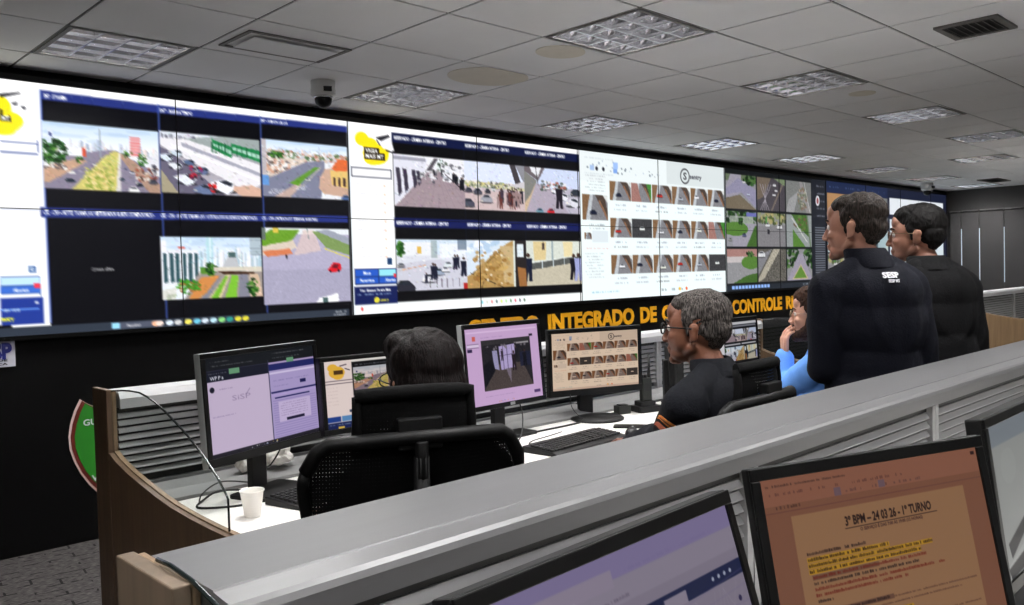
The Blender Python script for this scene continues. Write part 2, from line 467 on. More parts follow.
def picture_mesh(name, img, m, parent, origin, ux, vy, w, h):
    """a flat glowing grid coloured by img; origin is the top-left corner, ux right, vy down"""
    nx, ny = img.w, img.h
    X = np.linspace(0, w, nx + 1); Y = np.linspace(0, h, ny + 1)
    gx, gy = np.meshgrid(X, Y)
    P = np.array(origin)[None] + gx.ravel()[:, None] * np.array(ux)[None] + gy.ravel()[:, None] * np.array(vy)[None]
    me = bpy.data.meshes.new(name)
    me.vertices.add(len(P)); me.vertices.foreach_set('co', P.ravel())
    i = np.arange(nx)[None] + (np.arange(ny) * (nx + 1))[:, None]
    q = np.stack([i, i + nx + 1, i + nx + 2, i + 1], -1).reshape(-1, 4)
    me.loops.add(q.size); me.loops.foreach_set('vertex_index', q.ravel())
    me.polygons.add(len(q)); me.polygons.foreach_set('loop_start', np.arange(len(q)) * 4)
    me.update(calc_edges=True)
    att = me.attributes.new('picture', 'FLOAT_COLOR', 'POINT')
    pad = np.pad(img.a, ((0, 1), (0, 1), (0, 0)), mode='edge')
    pad2 = np.pad(img.a, ((1, 0), (1, 0), (0, 0)), mode='edge')
    v = lin(np.clip((pad + pad2) / 2, 0, 1)).reshape(-1, 3)
    c = np.ones((len(P), 4)); c[:, :3] = v
    att.data.foreach_set('color', c.ravel())
    o = bpy.data.objects.new(name, me); COL.objects.link(o); me.materials.append(m)
    if parent: o.parent = parent
    return o

# ------------------------------------------------------------------ what the cameras on the wall show
def car(im, x, y, s, col=(0.9, 0.9, 0.92), tilt=0.0):
    w, h = s, s * im.w / im.h * 0.62
    pts = [(-1, 0.1), (-0.75, -0.35), (-0.4, -0.9), (0.4, -0.9), (0.75, -0.35), (1, 0.1), (0.95, 0.8), (-0.95, 0.8)]
    c, n = math.cos(tilt), math.sin(tilt)
    T = lambda p: (x + (p[0] * c - p[1] * n) * w * 0.5, y + (p[0] * n + p[1] * c) * h * 0.5)
    im.ell(x, y + h * 0.42, w * 0.55, h * 0.14, (0.12, 0.12, 0.14), 0.7)
    im.poly([T(p) for p in pts], col)
    im.poly([T(p) for p in ((-0.6, -0.3), (-0.34, -0.78), (0.34, -0.78), (0.6, -0.3))], (0.16, 0.18, 0.22))
    im.poly([T(p) for p in ((-0.9, 0.45), (-0.6, 0.45), (-0.6, 0.62), (-0.9, 0.62))], (0.95, 0.9, 0.8), 0.8)
def trees(im, x0, y0, x1, y1, n=60, g=((0.10, 0.28, 0.09), (0.18, 0.42, 0.13), (0.06, 0.17, 0.06), (0.33, 0.55, 0.2)), s=0.03):
    for _ in range(n):
        a, r = random.uniform(0, 2 * PI), math.sqrt(random.random())
        x = (x0 + x1) / 2 + (x1 - x0) / 2 * r * math.cos(a); y = (y0 + y1) / 2 + (y1 - y0) / 2 * r * math.sin(a)
        im.ell(x, y, s * random.uniform(0.5, 1.2), s * 1.3 * random.uniform(0.5, 1.1), random.choice(g), 0.9, 8)
def people(im, x, y, h, col=(0.1, 0.1, 0.13)):
    w = h * 0.16 * im.h / im.w
    im.ell(x, y - h * 0.93, w * 0.42, h * 0.075, (0.25, 0.17, 0.14))
    im.poly([(x - w, y - h * 0.82), (x + w, y - h * 0.82), (x + w * 0.8, y - h * 0.42), (x + w, y), (x + w * 0.2, y), (x, y - h * 0.35), (x - w * 0.3, y), (x - w, y), (x - w * 0.8, y - h * 0.42)], col)
def sky(im, y1, top=(0.80, 0.88, 0.96), bot=(0.97, 0.98, 1.0)):
    n = 10
    for k in range(n):
        t = k / n
        im.rect(0, y1 * t, 1, y1 * (t + 1.3 / n), [a + (b - a) * t for a, b in zip(top, bot)])
    for _ in range(12):
        im.ell(random.random(), random.uniform(0, y1 * 0.9), random.uniform(0.05, 0.16), 0.03, (0.70, 0.80, 0.90), 0.4)
def skyline(im, x0, x1, yb, n, hmax, cols=((0.93, 0.94, 0.96), (0.82, 0.86, 0.92), (0.72, 0.77, 0.85), (0.96, 0.9, 0.88))):
    for _ in range(n):
        x = random.uniform(x0, x1); w = random.uniform(0.012, 0.04); h = random.uniform(0.2, 1) * hmax
        c = random.choice(cols); im.rect(x, yb - h, x + w, yb + 0.01, c)
        im.rect(x + w * 0.6, yb - h, x + w, yb, [v * 0.85 for v in c], 0.7)

def feed_avenue():
    im = Img(180, 116, (0.93, 0.94, 0.96)); sky(im, 0.34); skyline(im, 0, 1, 0.42, 46, 0.2)
    im.rect(0.04, 0.1, 0.09, 0.4, (0.86, 0.9, 0.96)); im.rect(0.05, 0.16, 0.075, 0.22, (0.2, 0.25, 0.5))
    for k in range(7): im.rect(0.74, 0.12 + k * 0.045, 0.83, 0.145 + k * 0.045, (0.87, 0.36, 0.36))
    im.rect(0.74, 0.12, 0.83, 0.44, (0.93, 0.62, 0.62), 0.45)
    im.poly([(0, 0.62), (0.1, 0.52), (0.48, 0.38), (0.6, 0.36), (1, 0.7), (1, 1), (0, 1)], (0.55, 0.52, 0.60))
    im.poly([(0, 0.66), (0.3, 0.52), (0.36, 0.56), (0.05, 0.9), (0, 0.92)], (0.78, 0.63, 0.53))
    im.poly([(0.6, 0.38), (0.7, 0.42), (1, 0.86), (1, 1), (0.9, 1)], (0.70, 0.57, 0.50))
    im.poly([(0.22, 1), (0.52, 0.44), (0.60, 0.37), (0.64, 0.4), (0.60, 1)], (0.82, 0.78, 0.45))
    im.speck(0.34, 0.66, 0.58, 0.98, ((0.93, 0.86, 0.62), (0.52, 0.60, 0.22), (0.90, 0.80, 0.50), (0.68, 0.72, 0.35)), 200, 0.014)
    im.speck(0.47, 0.44, 0.62, 0.66, ((0.86, 0.84, 0.6), (0.65, 0.75, 0.3)), 60, 0.008)
    im.poly([(0.6, 1), (0.63, 0.4), (0.645, 0.4), (0.64, 1)], (0.95, 0.93, 0.9), 0.8)
    trees(im, -0.06, 0.26, 0.2, 0.62, 110, s=0.022); trees(im, 0.26, 0.48, 0.33, 0.6, 20, s=0.012)
    trees(im, 0.8, 0.38, 0.88, 0.58, 34, s=0.014); trees(im, 0.66, 0.36, 0.76, 0.46, 20, s=0.012)
    im.rect(0.2, 0.36, 0.34, 0.5, (0.95, 0.95, 0.97)); im.rect(0.32, 0.36, 0.35, 0.5, (0.85, 0.35, 0.25))
    im.poly([(0.88, 0.42), (1, 0.4), (1, 0.74), (0.9, 0.62)], (0.90, 0.90, 0.93)); im.rect(0.93, 0.55, 0.97, 0.7, (0.3, 0.3, 0.35))
    im.speck(0.0, 0.62, 0.18, 0.7, ((0.95, 0.95, 0.95), (0.4, 0.35, 0.35)), 26, 0.018)
    im.speck(0.78, 0.6, 0.98, 0.86, ((0.9, 0.88, 0.86), (0.35, 0.25, 0.22), (0.6, 0.3, 0.25), (0.85, 0.8, 0.75)), 60, 0.015)
    im.line(0.475, 0.05, 0.475, 0.5, 0.8, (0.6, 0.65, 0.7))
    for x, y, s, c in ((0.21, 0.86, 0.075, (0.15, 0.2, 0.25)), (0.225, 0.74, 0.05, (0.9, 0.9, 0.9)), (0.42, 0.6, 0.03, (0.9, 0.9, 0.9)), (0.655, 0.8, 0.05, (0.25, 0.3, 0.36)), (0.69, 0.64, 0.03, (0.2, 0.25, 0.35)), (0.75, 0.7, 0.05, (0.9, 0.9, 0.95)), (0.81, 0.88, 0.06, (0.15, 0.17, 0.22)), (0.755, 0.96, 0.1, (0.92, 0.92, 0.92)), (0.935, 0.82, 0.09, (0.3, 0.3, 0.35))):
        car(im, x, y, s, c)
    im.detail(500, 0.3, 0.25); return im
def feed_parking():
    im = Img(170, 116, (0.70, 0.68, 0.72))
    im.rect(0, 0, 1, 0.16, (0.86, 0.88, 0.92)); skyline(im, 0, 0.55, 0.13, 30, 0.1, ((0.6, 0.6, 0.66), (0.9, 0.9, 0.92), (0.35, 0.35, 0.42)))
    im.poly([(0.2, 0.1), (1, 0.42), (1, 0.0), (0.6, 0)], (0.62, 0.66, 0.66))
    im.poly([(0, 0.1), (0.25, 0.1), (1, 0.44), (1, 0.78), (0.86, 0.92), (0.08, 0.3), (0, 0.22)], (0.93, 0.92, 0.94))
    im.poly([(0.2, 0.16), (1, 0.58), (1, 0.64), (0.2, 0.22)], (0.66, 0.66, 0.72))
    im.poly([(0.1, 0.19), (0.98, 0.70), (0.98, 0.73), (0.1, 0.22)], (0.99, 0.99, 1))
    for x, y, w in ((0.5, 0.06, 0.2), (0.7, 0.1, 0.32)):
        im.poly([(x, y), (x + w, y + 0.1), (x + w, y + 0.3), (x, y + 0.16)], (0.14, 0.52, 0.30))
        im.poly([(x + 0.01, y + 0.06), (x + w, y + 0.17), (x + w, y + 0.24), (x + 0.01, y + 0.11)], (0.65, 0.82, 0.74))
        for k in range(6): im.line(x + w * k / 6, y + 0.05, x + w * k / 6, y + 0.22, 1.4, (0.08, 0.32, 0.2))
    im.poly([(0, 0.26), (0.07, 0.3), (0.62, 1), (0, 1)], (0.42, 0.40, 0.48))
    im.poly([(0, 0.62), (0.16, 1), (0, 1)], (0.66, 0.62, 0.52))
    im.poly([(0.62, 0.86), (0.9, 0.8), (1, 0.86), (1, 1), (0.8, 1)], (0.86, 0.70, 0.62))
    for x, y, s, c, t in ((0.06, 0.42, 0.13, (0.88, 0.92, 0.97), 0.9), (0.15, 0.34, 0.12, (0.8, 0.85, 0.9), 0.7), (0.14, 0.55, 0.12, (0.9, 0.92, 0.95), 1.0), (0.24, 0.76, 0.2, (0.93, 0.95, 0.98), 0.9), (0.27, 0.48, 0.12, (0.35, 0.42, 0.56), 0.7), (0.4, 0.6, 0.13, (0.4, 0.46, 0.6), 0.8), (0.41, 0.92, 0.2, (0.42, 0.48, 0.62), 0.4), (0.60, 0.84, 0.26, (0.96, 0.97, 1), 0.6)):
        car(im, x, y, s, c, t)
    im.speck(0.26, 0.55, 0.4, 0.75, ((0.75, 0.12, 0.2), (0.12, 0.1, 0.15), (0.5, 0.2, 0.45)), 36, 0.017)
    im.speck(0.46, 0.78, 0.53, 0.95, ((0.88, 0.12, 0.12), (0.3, 0.1, 0.1)), 18, 0.018)
    im.detail(450, 0.0, 0.25); return im
def feed_bend():
    im = Img(160, 112, (0.92, 0.93, 0.95)); sky(im, 0.22); skyline(im, 0, 1, 0.24, 40, 0.13)
    im.speck(0, 0.18, 1, 0.34, ((0.85, 0.75, 0.68), (0.95, 0.93, 0.92), (0.75, 0.5, 0.42), (0.3, 0.42, 0.25), (0.8, 0.8, 0.84)), 300, 0.022)
    im.poly([(0, 0.32), (0.5, 0.3), (0.42, 0.44), (0, 0.75)], (0.86, 0.79, 0.74))
    im.speck(0, 0.34, 0.4, 0.58, ((0.95, 0.9, 0.86), (0.82, 0.62, 0.52), (0.4, 0.36, 0.36), (0.95, 0.95, 0.96)), 120, 0.022)
    im.poly([(0, 0.72), (0.5, 0.34), (0.72, 0.3), (0.72, 0.55), (0.66, 1), (0, 1)], (0.50, 0.51, 0.60))
    im.poly([(0.12, 1), (0.4, 0.72), (0.44, 0.76), (0.3, 1)], (0.76, 0.66, 0.62))
    im.poly([(0.3, 0.74), (0.6, 0.42), (0.66, 0.42), (0.5, 0.62), (0.4, 0.78)], (0.38, 0.60, 0.18))
    im.line(0.44, 0.8, 0.68, 0.4, 1, (0.9, 0.85, 0.7))
    for k in range(7): im.line(0.34 + k * 0.02, 0.86 - k * 0.001, 0.37 + k * 0.02, 0.78, 1, (0.92, 0.92, 0.95))
    for k in range(6): im.line(0.07 + k * 0.025, 0.95, 0.11 + k * 0.025, 0.85, 1, (0.9, 0.9, 0.93))
    im.poly([(0.66, 0.6), (0.72, 0.44), (1, 0.4), (1, 0.95), (0.7, 0.9), (0.64, 0.8)], (0.80, 0.66, 0.58))
    im.poly([(0.8, 0.42), (0.88, 0.26), (1, 0.24), (1, 0.45), (0.86, 0.48)], (0.88, 0.42, 0.22))
    im.poly([(0.78, 0.46), (0.86, 0.47), (1, 0.45), (1, 0.78), (0.8, 0.72)], (0.90, 0.76, 0.46))
    for x in (0.82, 0.88, 0.94): im.rect(x, 0.58, x + 0.03, 0.74, (0.3, 0.22, 0.2))
    im.rect(0, 0, 0.05, 0.6, (0.75, 0.72, 0.74)); im.rect(0, 0.62, 0.07, 0.8, (0.4, 0.6, 0.85))
    trees(im, 0.06, 0.2, 0.24, 0.3, 26, s=0.02)
    car(im, 0.51, 0.66, 0.06); car(im, 0.97, 0.96, 0.12, (0.3, 0.4, 0.6))
    im.line(0.655, 0.05, 0.655, 0.34, 1, (0.5, 0.5, 0.55))
    im.detail(500, 0.1, 0.25); return im
def feed_overpass():
    im = Img(160, 104, (0.92, 0.95, 0.98)); sky(im, 0.45); skyline(im, 0.3, 1, 0.5, 60, 0.36, ((0.93, 0.95, 0.97), (0.80, 0.87, 0.92), (0.72, 0.82, 0.88), (0.98, 0.98, 1)))
    im.rect(0.43, 0.0, 0.5, 0.5, (0.72, 0.86, 0.9)); im.rect(0.46, 0.0, 0.475, 0.5, (0.9, 0.96, 0.98))
    im.poly([(0, 0.22), (0.34, 0.2), (0.36, 0.74), (0, 0.8)], (0.92, 0.93, 0.96))
    for k in range(6): im.poly([(0.02 + k * 0.058, 0.27), (0.055 + k * 0.058, 0.27), (0.06 + k * 0.056, 0.72), (0.025 + k * 0.056, 0.73)], (0.20, 0.33, 0.36))
    im.rect(0, 0.06, 0.05, 0.22, (0.95, 0.95, 0.97)); im.rect(0.16, 0.16, 0.22, 0.19, (0.85, 0.35, 0.3))
    im.rect(0.88, 0, 1, 0.3, (0.70, 0.76, 0.80)); [im.line(0.88, 0.04 + k * 0.05, 1, 0.04 + k * 0.05, 0.7, (0.5, 0.55, 0.6)) for k in range(6)]
    im.poly([(0.36, 0.55), (1, 0.5), (1, 1), (0.2, 1), (0.3, 0.7)], (0.62, 0.58, 0.56))
    im.rect(0.36, 0.5, 0.5, 0.6, (0.35, 0.55, 0.2)); trees(im, 0.42, 0.42, 0.52, 0.62, 44, s=0.02)
    im.poly([(0.5, 0.5), (1, 0.5), (1, 0.58), (0.5, 0.56)], (0.85, 0.82, 0.76)); im.poly([(0.52, 0.56), (0.92, 0.58), (0.9, 0.62), (0.6, 0.61)], (0.25, 0.15, 0.1))
    im.poly([(0.58, 0.62), (0.42, 1), (0.36, 1), (0.5, 0.68)], (0.52, 0.53, 0.58))
    im.poly([(0.36, 0.66), (0.56, 0.62), (0.42, 0.9), (0.34, 1), (0.24, 1)], (0.83, 0.55, 0.30))
    im.poly([(0.66, 0.62), (0.62, 0.62), (0.44, 1), (0.56, 1)], (0.85, 0.80, 0.62)); im.poly([(0.64, 0.64), (0.61, 0.64), (0.46, 1), (0.53, 1)], (0.46, 0.72, 0.20))
    im.poly([(0.74, 0.64), (0.68, 0.62), (0.60, 1), (0.72, 1)], (0.50, 0.76, 0.22))
    im.poly([(0.76, 0.62), (0.84, 0.62), (0.86, 1), (0.74, 1)], (0.52, 0.52, 0.58)); im.poly([(0.86, 0.6), (0.96, 0.62), (1, 1), (0.86, 1)], (0.83, 0.72, 0.62))
    trees(im, 0.14, 0.68, 0.36, 0.92, 60, ((0.2, 0.5, 0.12), (0.3, 0.62, 0.18), (0.6, 0.4, 0.2)), 0.022); trees(im, 0.84, 0.7, 0.95, 0.98, 40, s=0.022)
    trees(im, 0.04, 0.9, 0.12, 1, 12, s=0.02); im.poly([(0, 0.84), (0.14, 0.8), (0.12, 1), (0, 1)], (0.85, 0.85, 0.8), 0.8)
    im.poly([(0.58, 0.5), (0.66, 0.27), (0.72, 0.27), (0.76, 0.5)], (0.75, 0.76, 0.78)); im.rect(0.65, 0.25, 0.72, 0.33, (0.3, 0.4, 0.4))
    im.detail(450, 0.0, 0.25); return im
def feed_crossing():
    im = Img(150, 134, (0.70, 0.68, 0.78)); im.rect(0, 0, 1, 0.08, (0.9, 0.92, 0.94)); im.rect(0, 0.55, 1, 1, (0.62, 0.61, 0.70), 0.5)
    im.poly([(0, 0.1), (0.1, 0.02), (0.42, 0.02), (0.3, 0.2), (0, 0.26)], (0.42, 0.62, 0.18)); im.poly([(0, 0.24), (0.34, 0.16), (0.38, 0.26), (0.1, 0.36), (0, 0.36)], (0.86, 0.80, 0.74))
    im.poly([(0, 0.3), (0.3, 0.27), (0.33, 0.34), (0.05, 0.38)], (0.85, 0.50, 0.34)); im.poly([(0.34, 0.36), (0.46, 0.02), (0.58, 0.02), (0.66, 0.3)], (0.88, 0.78, 0.75), 0.7)
    im.poly([(0.56, 0.04), (0.7, 0.03), (1, 0.2), (1, 0.36), (0.72, 0.26)], (0.50, 0.60, 0.36)); im.line(0.7, 0.27, 1, 0.40, 1.6, (0.9, 0.85, 0.3))
    im.poly([(0.6, 0.03), (0.74, 0.01), (1, 0.12), (1, 0.22)], (0.62, 0.64, 0.70)); im.rect(0, 0, 0.04, 0.16, (0.4, 0.45, 0.42)); im.rect(0.12, 0, 0.18, 0.06, (0.85, 0.75, 0.3))
    im.poly([(0.73, 0.56), (0.80, 0.46), (0.88, 0.47), (0.9, 0.54), (0.87, 0.58), (0.76, 0.6)], (0.86, 0.13, 0.18)); im.poly([(0.77, 0.53), (0.81, 0.48), (0.86, 0.49), (0.85, 0.54)], (0.45, 0.1, 0.15)); im.ell(0.76, 0.58, 0.015, 0.018, (0.1, 0.05, 0.1)); im.ell(0.86, 0.57, 0.015, 0.018, (0.1, 0.05, 0.1))
    im.poly([(0.58, 1), (0.62, 0.94), (0.84, 0.88), (0.86, 0.98), (0.84, 1)], (0.96, 0.96, 0.97)); im.rect(0.66, 0.94, 0.72, 1, (0.3, 0.4, 0.4))
    people(im, 0.26, 0.40, 0.06); im.line(0.5, 0.0, 0.52, 0.14, 1, (0.4, 0.5, 0.5))
    im.line(0.34, 0.38, 0.1, 0.8, 0.8, (0.80, 0.78, 0.86), 0.5); im.grain(0, 0, 1, 1, 0.015); return im
def feed_tiled_walk():
    im = Img(150, 110, (0.93, 0.93, 0.95)); im.poly([(0.46, 0.3), (0.74, 0.28), (1, 0.58), (1, 1), (0, 1), (0.26, 0.58)], (0.64, 0.57, 0.60))
    for k in range(14): im.line(0.6, 0.25, -0.3 + k * 0.13, 1.05, 0.7, (0.50, 0.44, 0.48), 0.6)
    for k in range(7): im.line(0.1, 0.5 + k * k * 0.012, 1, 0.55 + k * k * 0.013, 0.6, (0.52, 0.45, 0.49), 0.5)
    im.poly([(0, 0), (0.46, 0.05), (0.42, 0.3), (0.25, 0.62), (0.02, 0.98), (0, 0.9)], (0.88, 0.88, 0.93))
    for x in (0.03, 0.12, 0.24, 0.3): im.poly([(x, 0.26 + x * 0.1), (x + 0.05, 0.26 + x * 0.1), (x + 0.075, 0.74 - x * 0.8), (x + 0.03, 0.84 - x * 0.8)], (0.24, 0.22, 0.28))
    im.rect(0, 0.04, 0.44, 0.1, (0.5, 0.5, 0.56), 0.7); im.speck(0.34, 0.2, 0.6, 0.5, ((0.3, 0.3, 0.34), (0.92, 0.92, 0.95), (0.6, 0.6, 0.6)), 46, 0.022)
    im.poly([(0.5, 0.28), (0.62, 0.02), (0.56, 0.02), (0.44, 0.28)], (0.35, 0.33, 0.36)); trees(im, 0.6, 0.02, 0.74, 0.3, 46, ((0.4, 0.45, 0.4), (0.2, 0.25, 0.2), (0.85, 0.9, 0.9)), 0.02)
    im.speck(0.66, 0.14, 1, 0.46, ((0.93, 0.93, 0.95), (0.8, 0.82, 0.86), (0.35, 0.35, 0.38), (0.95, 0.95, 0.98)), 90, 0.032)
    im.poly([(0.7, 0.3), (0.98, 0.6), (1, 0.66), (0.72, 0.34)], (0.2, 0.18, 0.22))
    for x, y, h in ((0.55, 0.36, 0.12), (0.66, 0.33, 0.1), (0.84, 0.48, 0.2), (0.88, 0.5, 0.19), (0.95, 0.62, 0.26), (0.97, 0.6, 0.25)): people(im, x, y, h)
    im.detail(450, 0.0, 0.25); return im
def feed_crowd():
    im = Img(150, 100, (0.80, 0.74, 0.76)); im.rect(0, 0, 1, 0.42, (0.86, 0.89, 0.97)); im.poly([(0, 0.42), (1, 0.44), (1, 0.56), (0, 0.5)], (0.80, 0.78, 0.62))
    im.speck(0, 0.4, 0.9, 0.54, ((0.85, 0.8, 0.5), (0.55, 0.6, 0.5), (0.92, 0.9, 0.9), (0.3, 0.3, 0.28)), 120, 0.02); im.poly([(0, 0.6), (1, 0.6), (1, 1), (0, 1)], (0.80, 0.72, 0.72))
    for x, y, s, c in ((0.06, 0.6, 0.12, (0.25, 0.25, 0.3)), (0.2, 0.62, 0.14, (0.3, 0.3, 0.35)), (0.36, 0.6, 0.1, (0.2, 0.2, 0.24)), (0.34, 0.76, 0.2, (0.62, 0.62, 0.66)), (0.05, 0.86, 0.2, (0.3, 0.3, 0.36)), (0.45, 0.55, 0.08, (0.8, 0.8, 0.82))): car(im, x, y, s, c)
    for k in range(26): people(im, random.uniform(0.5, 0.95), random.uniform(0.78, 0.98), random.uniform(0.22, 0.34), random.choice(((0.1, 0.1, 0.15), (0.4, 0.2, 0.18), (0.25, 0.2, 0.25), (0.6, 0.5, 0.5))))
    im.poly([(0.74, 0), (0.84, 0), (0.94, 0.4), (0.86, 0.5)], (0.25, 0.23, 0.25)); im.poly([(0.84, 0), (1, 0), (1, 0.4)], (0.55, 0.55, 0.58)); im.poly([(0.7, 0.46), (1, 0.34), (1, 0.5)], (0.8, 0.78, 0.8)); im.detail(450, 0.0, 0.25); return im
def feed_kerb():
    im = Img(140, 104, (0.72, 0.70, 0.76)); im.poly([(0, 0), (1, 0), (1, 0.42), (0, 0.5)], (0.80, 0.84, 0.94)); im.poly([(0, 0), (0.36, 0), (0.24, 0.3), (0, 0.1)], (0.42, 0.38, 0.40))
    im.poly([(0, 0.1), (0.22, 0.3), (0.05, 1), (0, 1)], (0.50, 0.50, 0.48)); im.poly([(0.1, 0.62), (0.2, 0.34), (0.06, 1), (0, 1), (0, 0.8)], (0.80, 0.70, 0.58)); im.poly([(0.2, 0.36), (0.42, 0.4), (0.8, 1), (0.02, 1)], (0.68, 0.64, 0.70))
    im.poly([(0.1, 0.0), (0.3, 0), (0.24, 0.22), (0.12, 0.1)], (0.9, 0.9, 0.92)); im.speck(0.3, 0.3, 0.75, 0.5, ((0.9, 0.9, 0.92), (0.4, 0.42, 0.42), (0.62, 0.35, 0.3), (0.25, 0.3, 0.25)), 60, 0.03)
    for x, y, s, c in ((0.4, 0.44, 0.1, (0.9, 0.9, 0.92)), (0.55, 0.5, 0.14, (0.92, 0.92, 0.95)), (0.7, 0.62, 0.2, (0.9, 0.9, 0.93)), (0.88, 0.74, 0.26, (0.86, 0.86, 0.9)), (0.93, 0.5, 0.2, (0.2, 0.22, 0.26)), (0.26, 0.96, 0.14, (0.4, 0.55, 0.62)), (0.46, 0.96, 0.14, (0.8, 0.16, 0.2))): car(im, x, y, s, c, 0.5 if x > 0.5 and x < 0.9 else 0)
    people(im, 0.62, 0.9, 0.55, (0.12, 0.1, 0.14)); im.line(0.2, 0.0, 0.24, 0.4, 2, (0.3, 0.28, 0.3)); im.detail(450, 0.0, 0.25); return im
def feed_street():
    im = Img(150, 104, (0.86, 0.87, 0.91)); im.rect(0, 0, 1, 0.3, (0.82, 0.88, 0.94)); im.rect(0.05, 0.05, 0.5, 0.32, (0.92, 0.93, 0.95)); trees(im, 0, 0.04, 0.1, 0.34, 30, s=0.03)
    im.rect(0.28, 0.14, 0.34, 0.28, (0.88, 0.72, 0.35)); im.poly([(0, 0.5), (0.3, 0.42), (0.6, 0.4), (1, 0.5), (1, 1), (0, 1)], (0.80, 0.80, 0.85)); im.line(0.04, 0.6, 0.4, 0.5, 1.4, (0.85, 0.6, 0.45)); im.rect(0.48, 0.02, 0.56, 0.36, (0.55, 0.62, 0.62), 0.6)
    im.rect(0.6, 0.08, 0.98, 0.36, (0.92, 0.94, 0.97)); im.rect(0.86, 0, 1, 0.2, (0.35, 0.42, 0.5), 0.7)
    for x, y, s, c in ((0.06, 0.5, 0.1, (0.5, 0.5, 0.52)), (0.1, 0.92, 0.3, (0.18, 0.18, 0.22)), (0.58, 0.64, 0.16, (0.62, 0.68, 0.76)), (0.72, 0.5, 0.13, (0.85, 0.88, 0.9)), (0.44, 0.76, 0.2, (0.9, 0.9, 0.93)), (0.68, 0.6, 0.12, (0.9, 0.9, 0.93))): car(im, x, y, s, c)
    for x, y, h in ((0.5, 0.8, 0.34), (0.53, 0.78, 0.3), (0.82, 0.6, 0.3), (0.86, 0.58, 0.28), (0.95, 0.75, 0.4), (0.4, 0.86, 0.2)): people(im, x, y, h, (0.12, 0.13, 0.2))
    for x in (0.35, 0.45, 0.55, 0.62, 0.7, 0.78, 0.88): im.line(x, 0.78, x, 0.95, 1, (0.25, 0.2, 0.25))
    im.rect(0.94, 0.88, 1, 1, (0.7, 0.15, 0.15)); im.detail(450, 0.0, 0.25); return im
def feed_floor():
    im = Img(140, 104, (0.70, 0.56, 0.34)); im.poly([(0, 0), (0.75, 0), (0.5, 0.2), (0.08, 0.7), (0, 0.75)], (0.84, 0.89, 0.94)); im.speck(0, 0.0, 0.5, 0.3, ((0.7, 0.8, 0.9), (0.95, 0.97, 1)), 30, 0.05)
    im.line(0.08, 0.7, 0.62, 0.16, 1.6, (0.35, 0.28, 0.15)); im.poly([(0.54, 0.12), (0.78, 0.12), (0.78, 0.95), (0.6, 0.9)], (0.78, 0.68, 0.50)); im.line(0.05, 0.68, 0.58, 1, 2, (0.25, 0.2, 0.15)); im.line(0.3, 0.7, 0.22, 1, 1.4, (0.3, 0.2, 0.12))
    im.speck(0.1, 0.25, 0.7, 0.95, ((0.80, 0.66, 0.40), (0.60, 0.44, 0.22), (0.72, 0.58, 0.36)), 90, 0.035); im.speck(0.2, 0.3, 0.6, 0.95, ((0.95, 0.93, 0.85),), 8, 0.02)
    im.rect(0.8, 0, 1, 1, (0.16, 0.14, 0.14)); im.rect(0.83, 0.08, 0.95, 0.36, (0.88, 0.92, 0.94)); im.poly([(0.84, 0.58), (0.98, 0.6), (1, 1), (0.86, 1)], (0.62, 0.42, 0.24)); im.rect(0.77, 0, 0.8, 1, (0.85, 0.88, 0.85)); im.detail(450, 0.0, 0.25); return im
def feed_hall():
    im = Img(140, 104, (0.72, 0.69, 0.60)); im.rect(0, 0, 1, 0.5, (0.84, 0.86, 0.82)); im.poly([(0.12, 0.02), (0.36, 0.02), (0.34, 0.42), (0.14, 0.44)], (0.86, 0.78, 0.58)); im.poly([(0.66, 0.02), (0.85, 0.02), (0.84, 0.36), (0.68, 0.36)], (0.90, 0.84, 0.66))
    im.poly([(0, 0.52), (1, 0.34), (1, 0.48), (0, 0.66)], (0.34, 0.35, 0.34)); im.poly([(0, 0.66), (1, 0.48), (1, 1), (0, 1)], (0.76, 0.73, 0.65)); im.line(0, 0.5, 1, 0.32, 1.6, (0.9, 0.92, 0.9))
    for k in range(5): im.line(0.08 + k * 0.2, 0.46 - 0.03 * k, 0.08 + k * 0.2, 0.66 - 0.035 * k, 1.6, (0.85, 0.9, 0.92))
    people(im, 0.03, 0.9, 0.62, (0.1, 0.12, 0.2)); people(im, 0.86, 0.9, 0.6, (0.1, 0.09, 0.12)); people(im, 0.95, 0.92, 0.64, (0.62, 0.64, 0.82)); people(im, 0.3, 0.2, 0.18, (0.25, 0.2, 0.2)); im.rect(0.45, 0, 0.48, 0.42, (0.6, 0.66, 0.68)); im.grain(0, 0, 1, 1, 0.02); return im
def thumb(k):
    im = Img(40, 36, (0.50, 0.50, 0.52)); im.poly([(0, 0), (0.3, 0), (0.12, 1), (0, 1)], (0.50, 0.38, 0.27)); im.poly([(0.3, 0), (0.42, 0), (0.3, 1), (0.14, 1)], (0.74, 0.76, 0.78)); im.poly([(0.5, 0), (0.86, 0), (1, 0.7), (1, 1)], (0.30, 0.25, 0.22)); im.poly([(0.8, 0), (1, 0), (1, 0.3)], (0.85, 0.86, 0.85))
    im.poly([(0.62, 0.2), (0.7, 0.2), (1, 0.9), (0.96, 1)], (0.55, 0.4, 0.3))
    c = ((0.1, 0.12, 0.2), (0.9, 0.9, 0.92), (0.7, 0.72, 0.76), (0.75, 0.15, 0.12), (0.85, 0.86, 0.82))[k % 5]
    if k % 17 == 4: im.poly([(0, 0), (0.3, 0), (0.5, 1), (0, 1)], (0.62, 0.45, 0.42)); im.poly([(0.75, 0), (1, 0), (1, 1)], (0.25, 0.5, 0.2))
    elif k % 17 == 5: im.rect(0, 0, 1, 1, (0.24, 0.24, 0.25)); car(im, 0.5, 0.5, 0.26, (0.92, 0.94, 0.93))
    else: car(im, 0.42 + 0.1 * math.sin(k * 2.3), 0.6 + 0.1 * math.cos(k), 0.28, c)
    im.grain(0, 0, 1, 1, 0.03, 1); return im
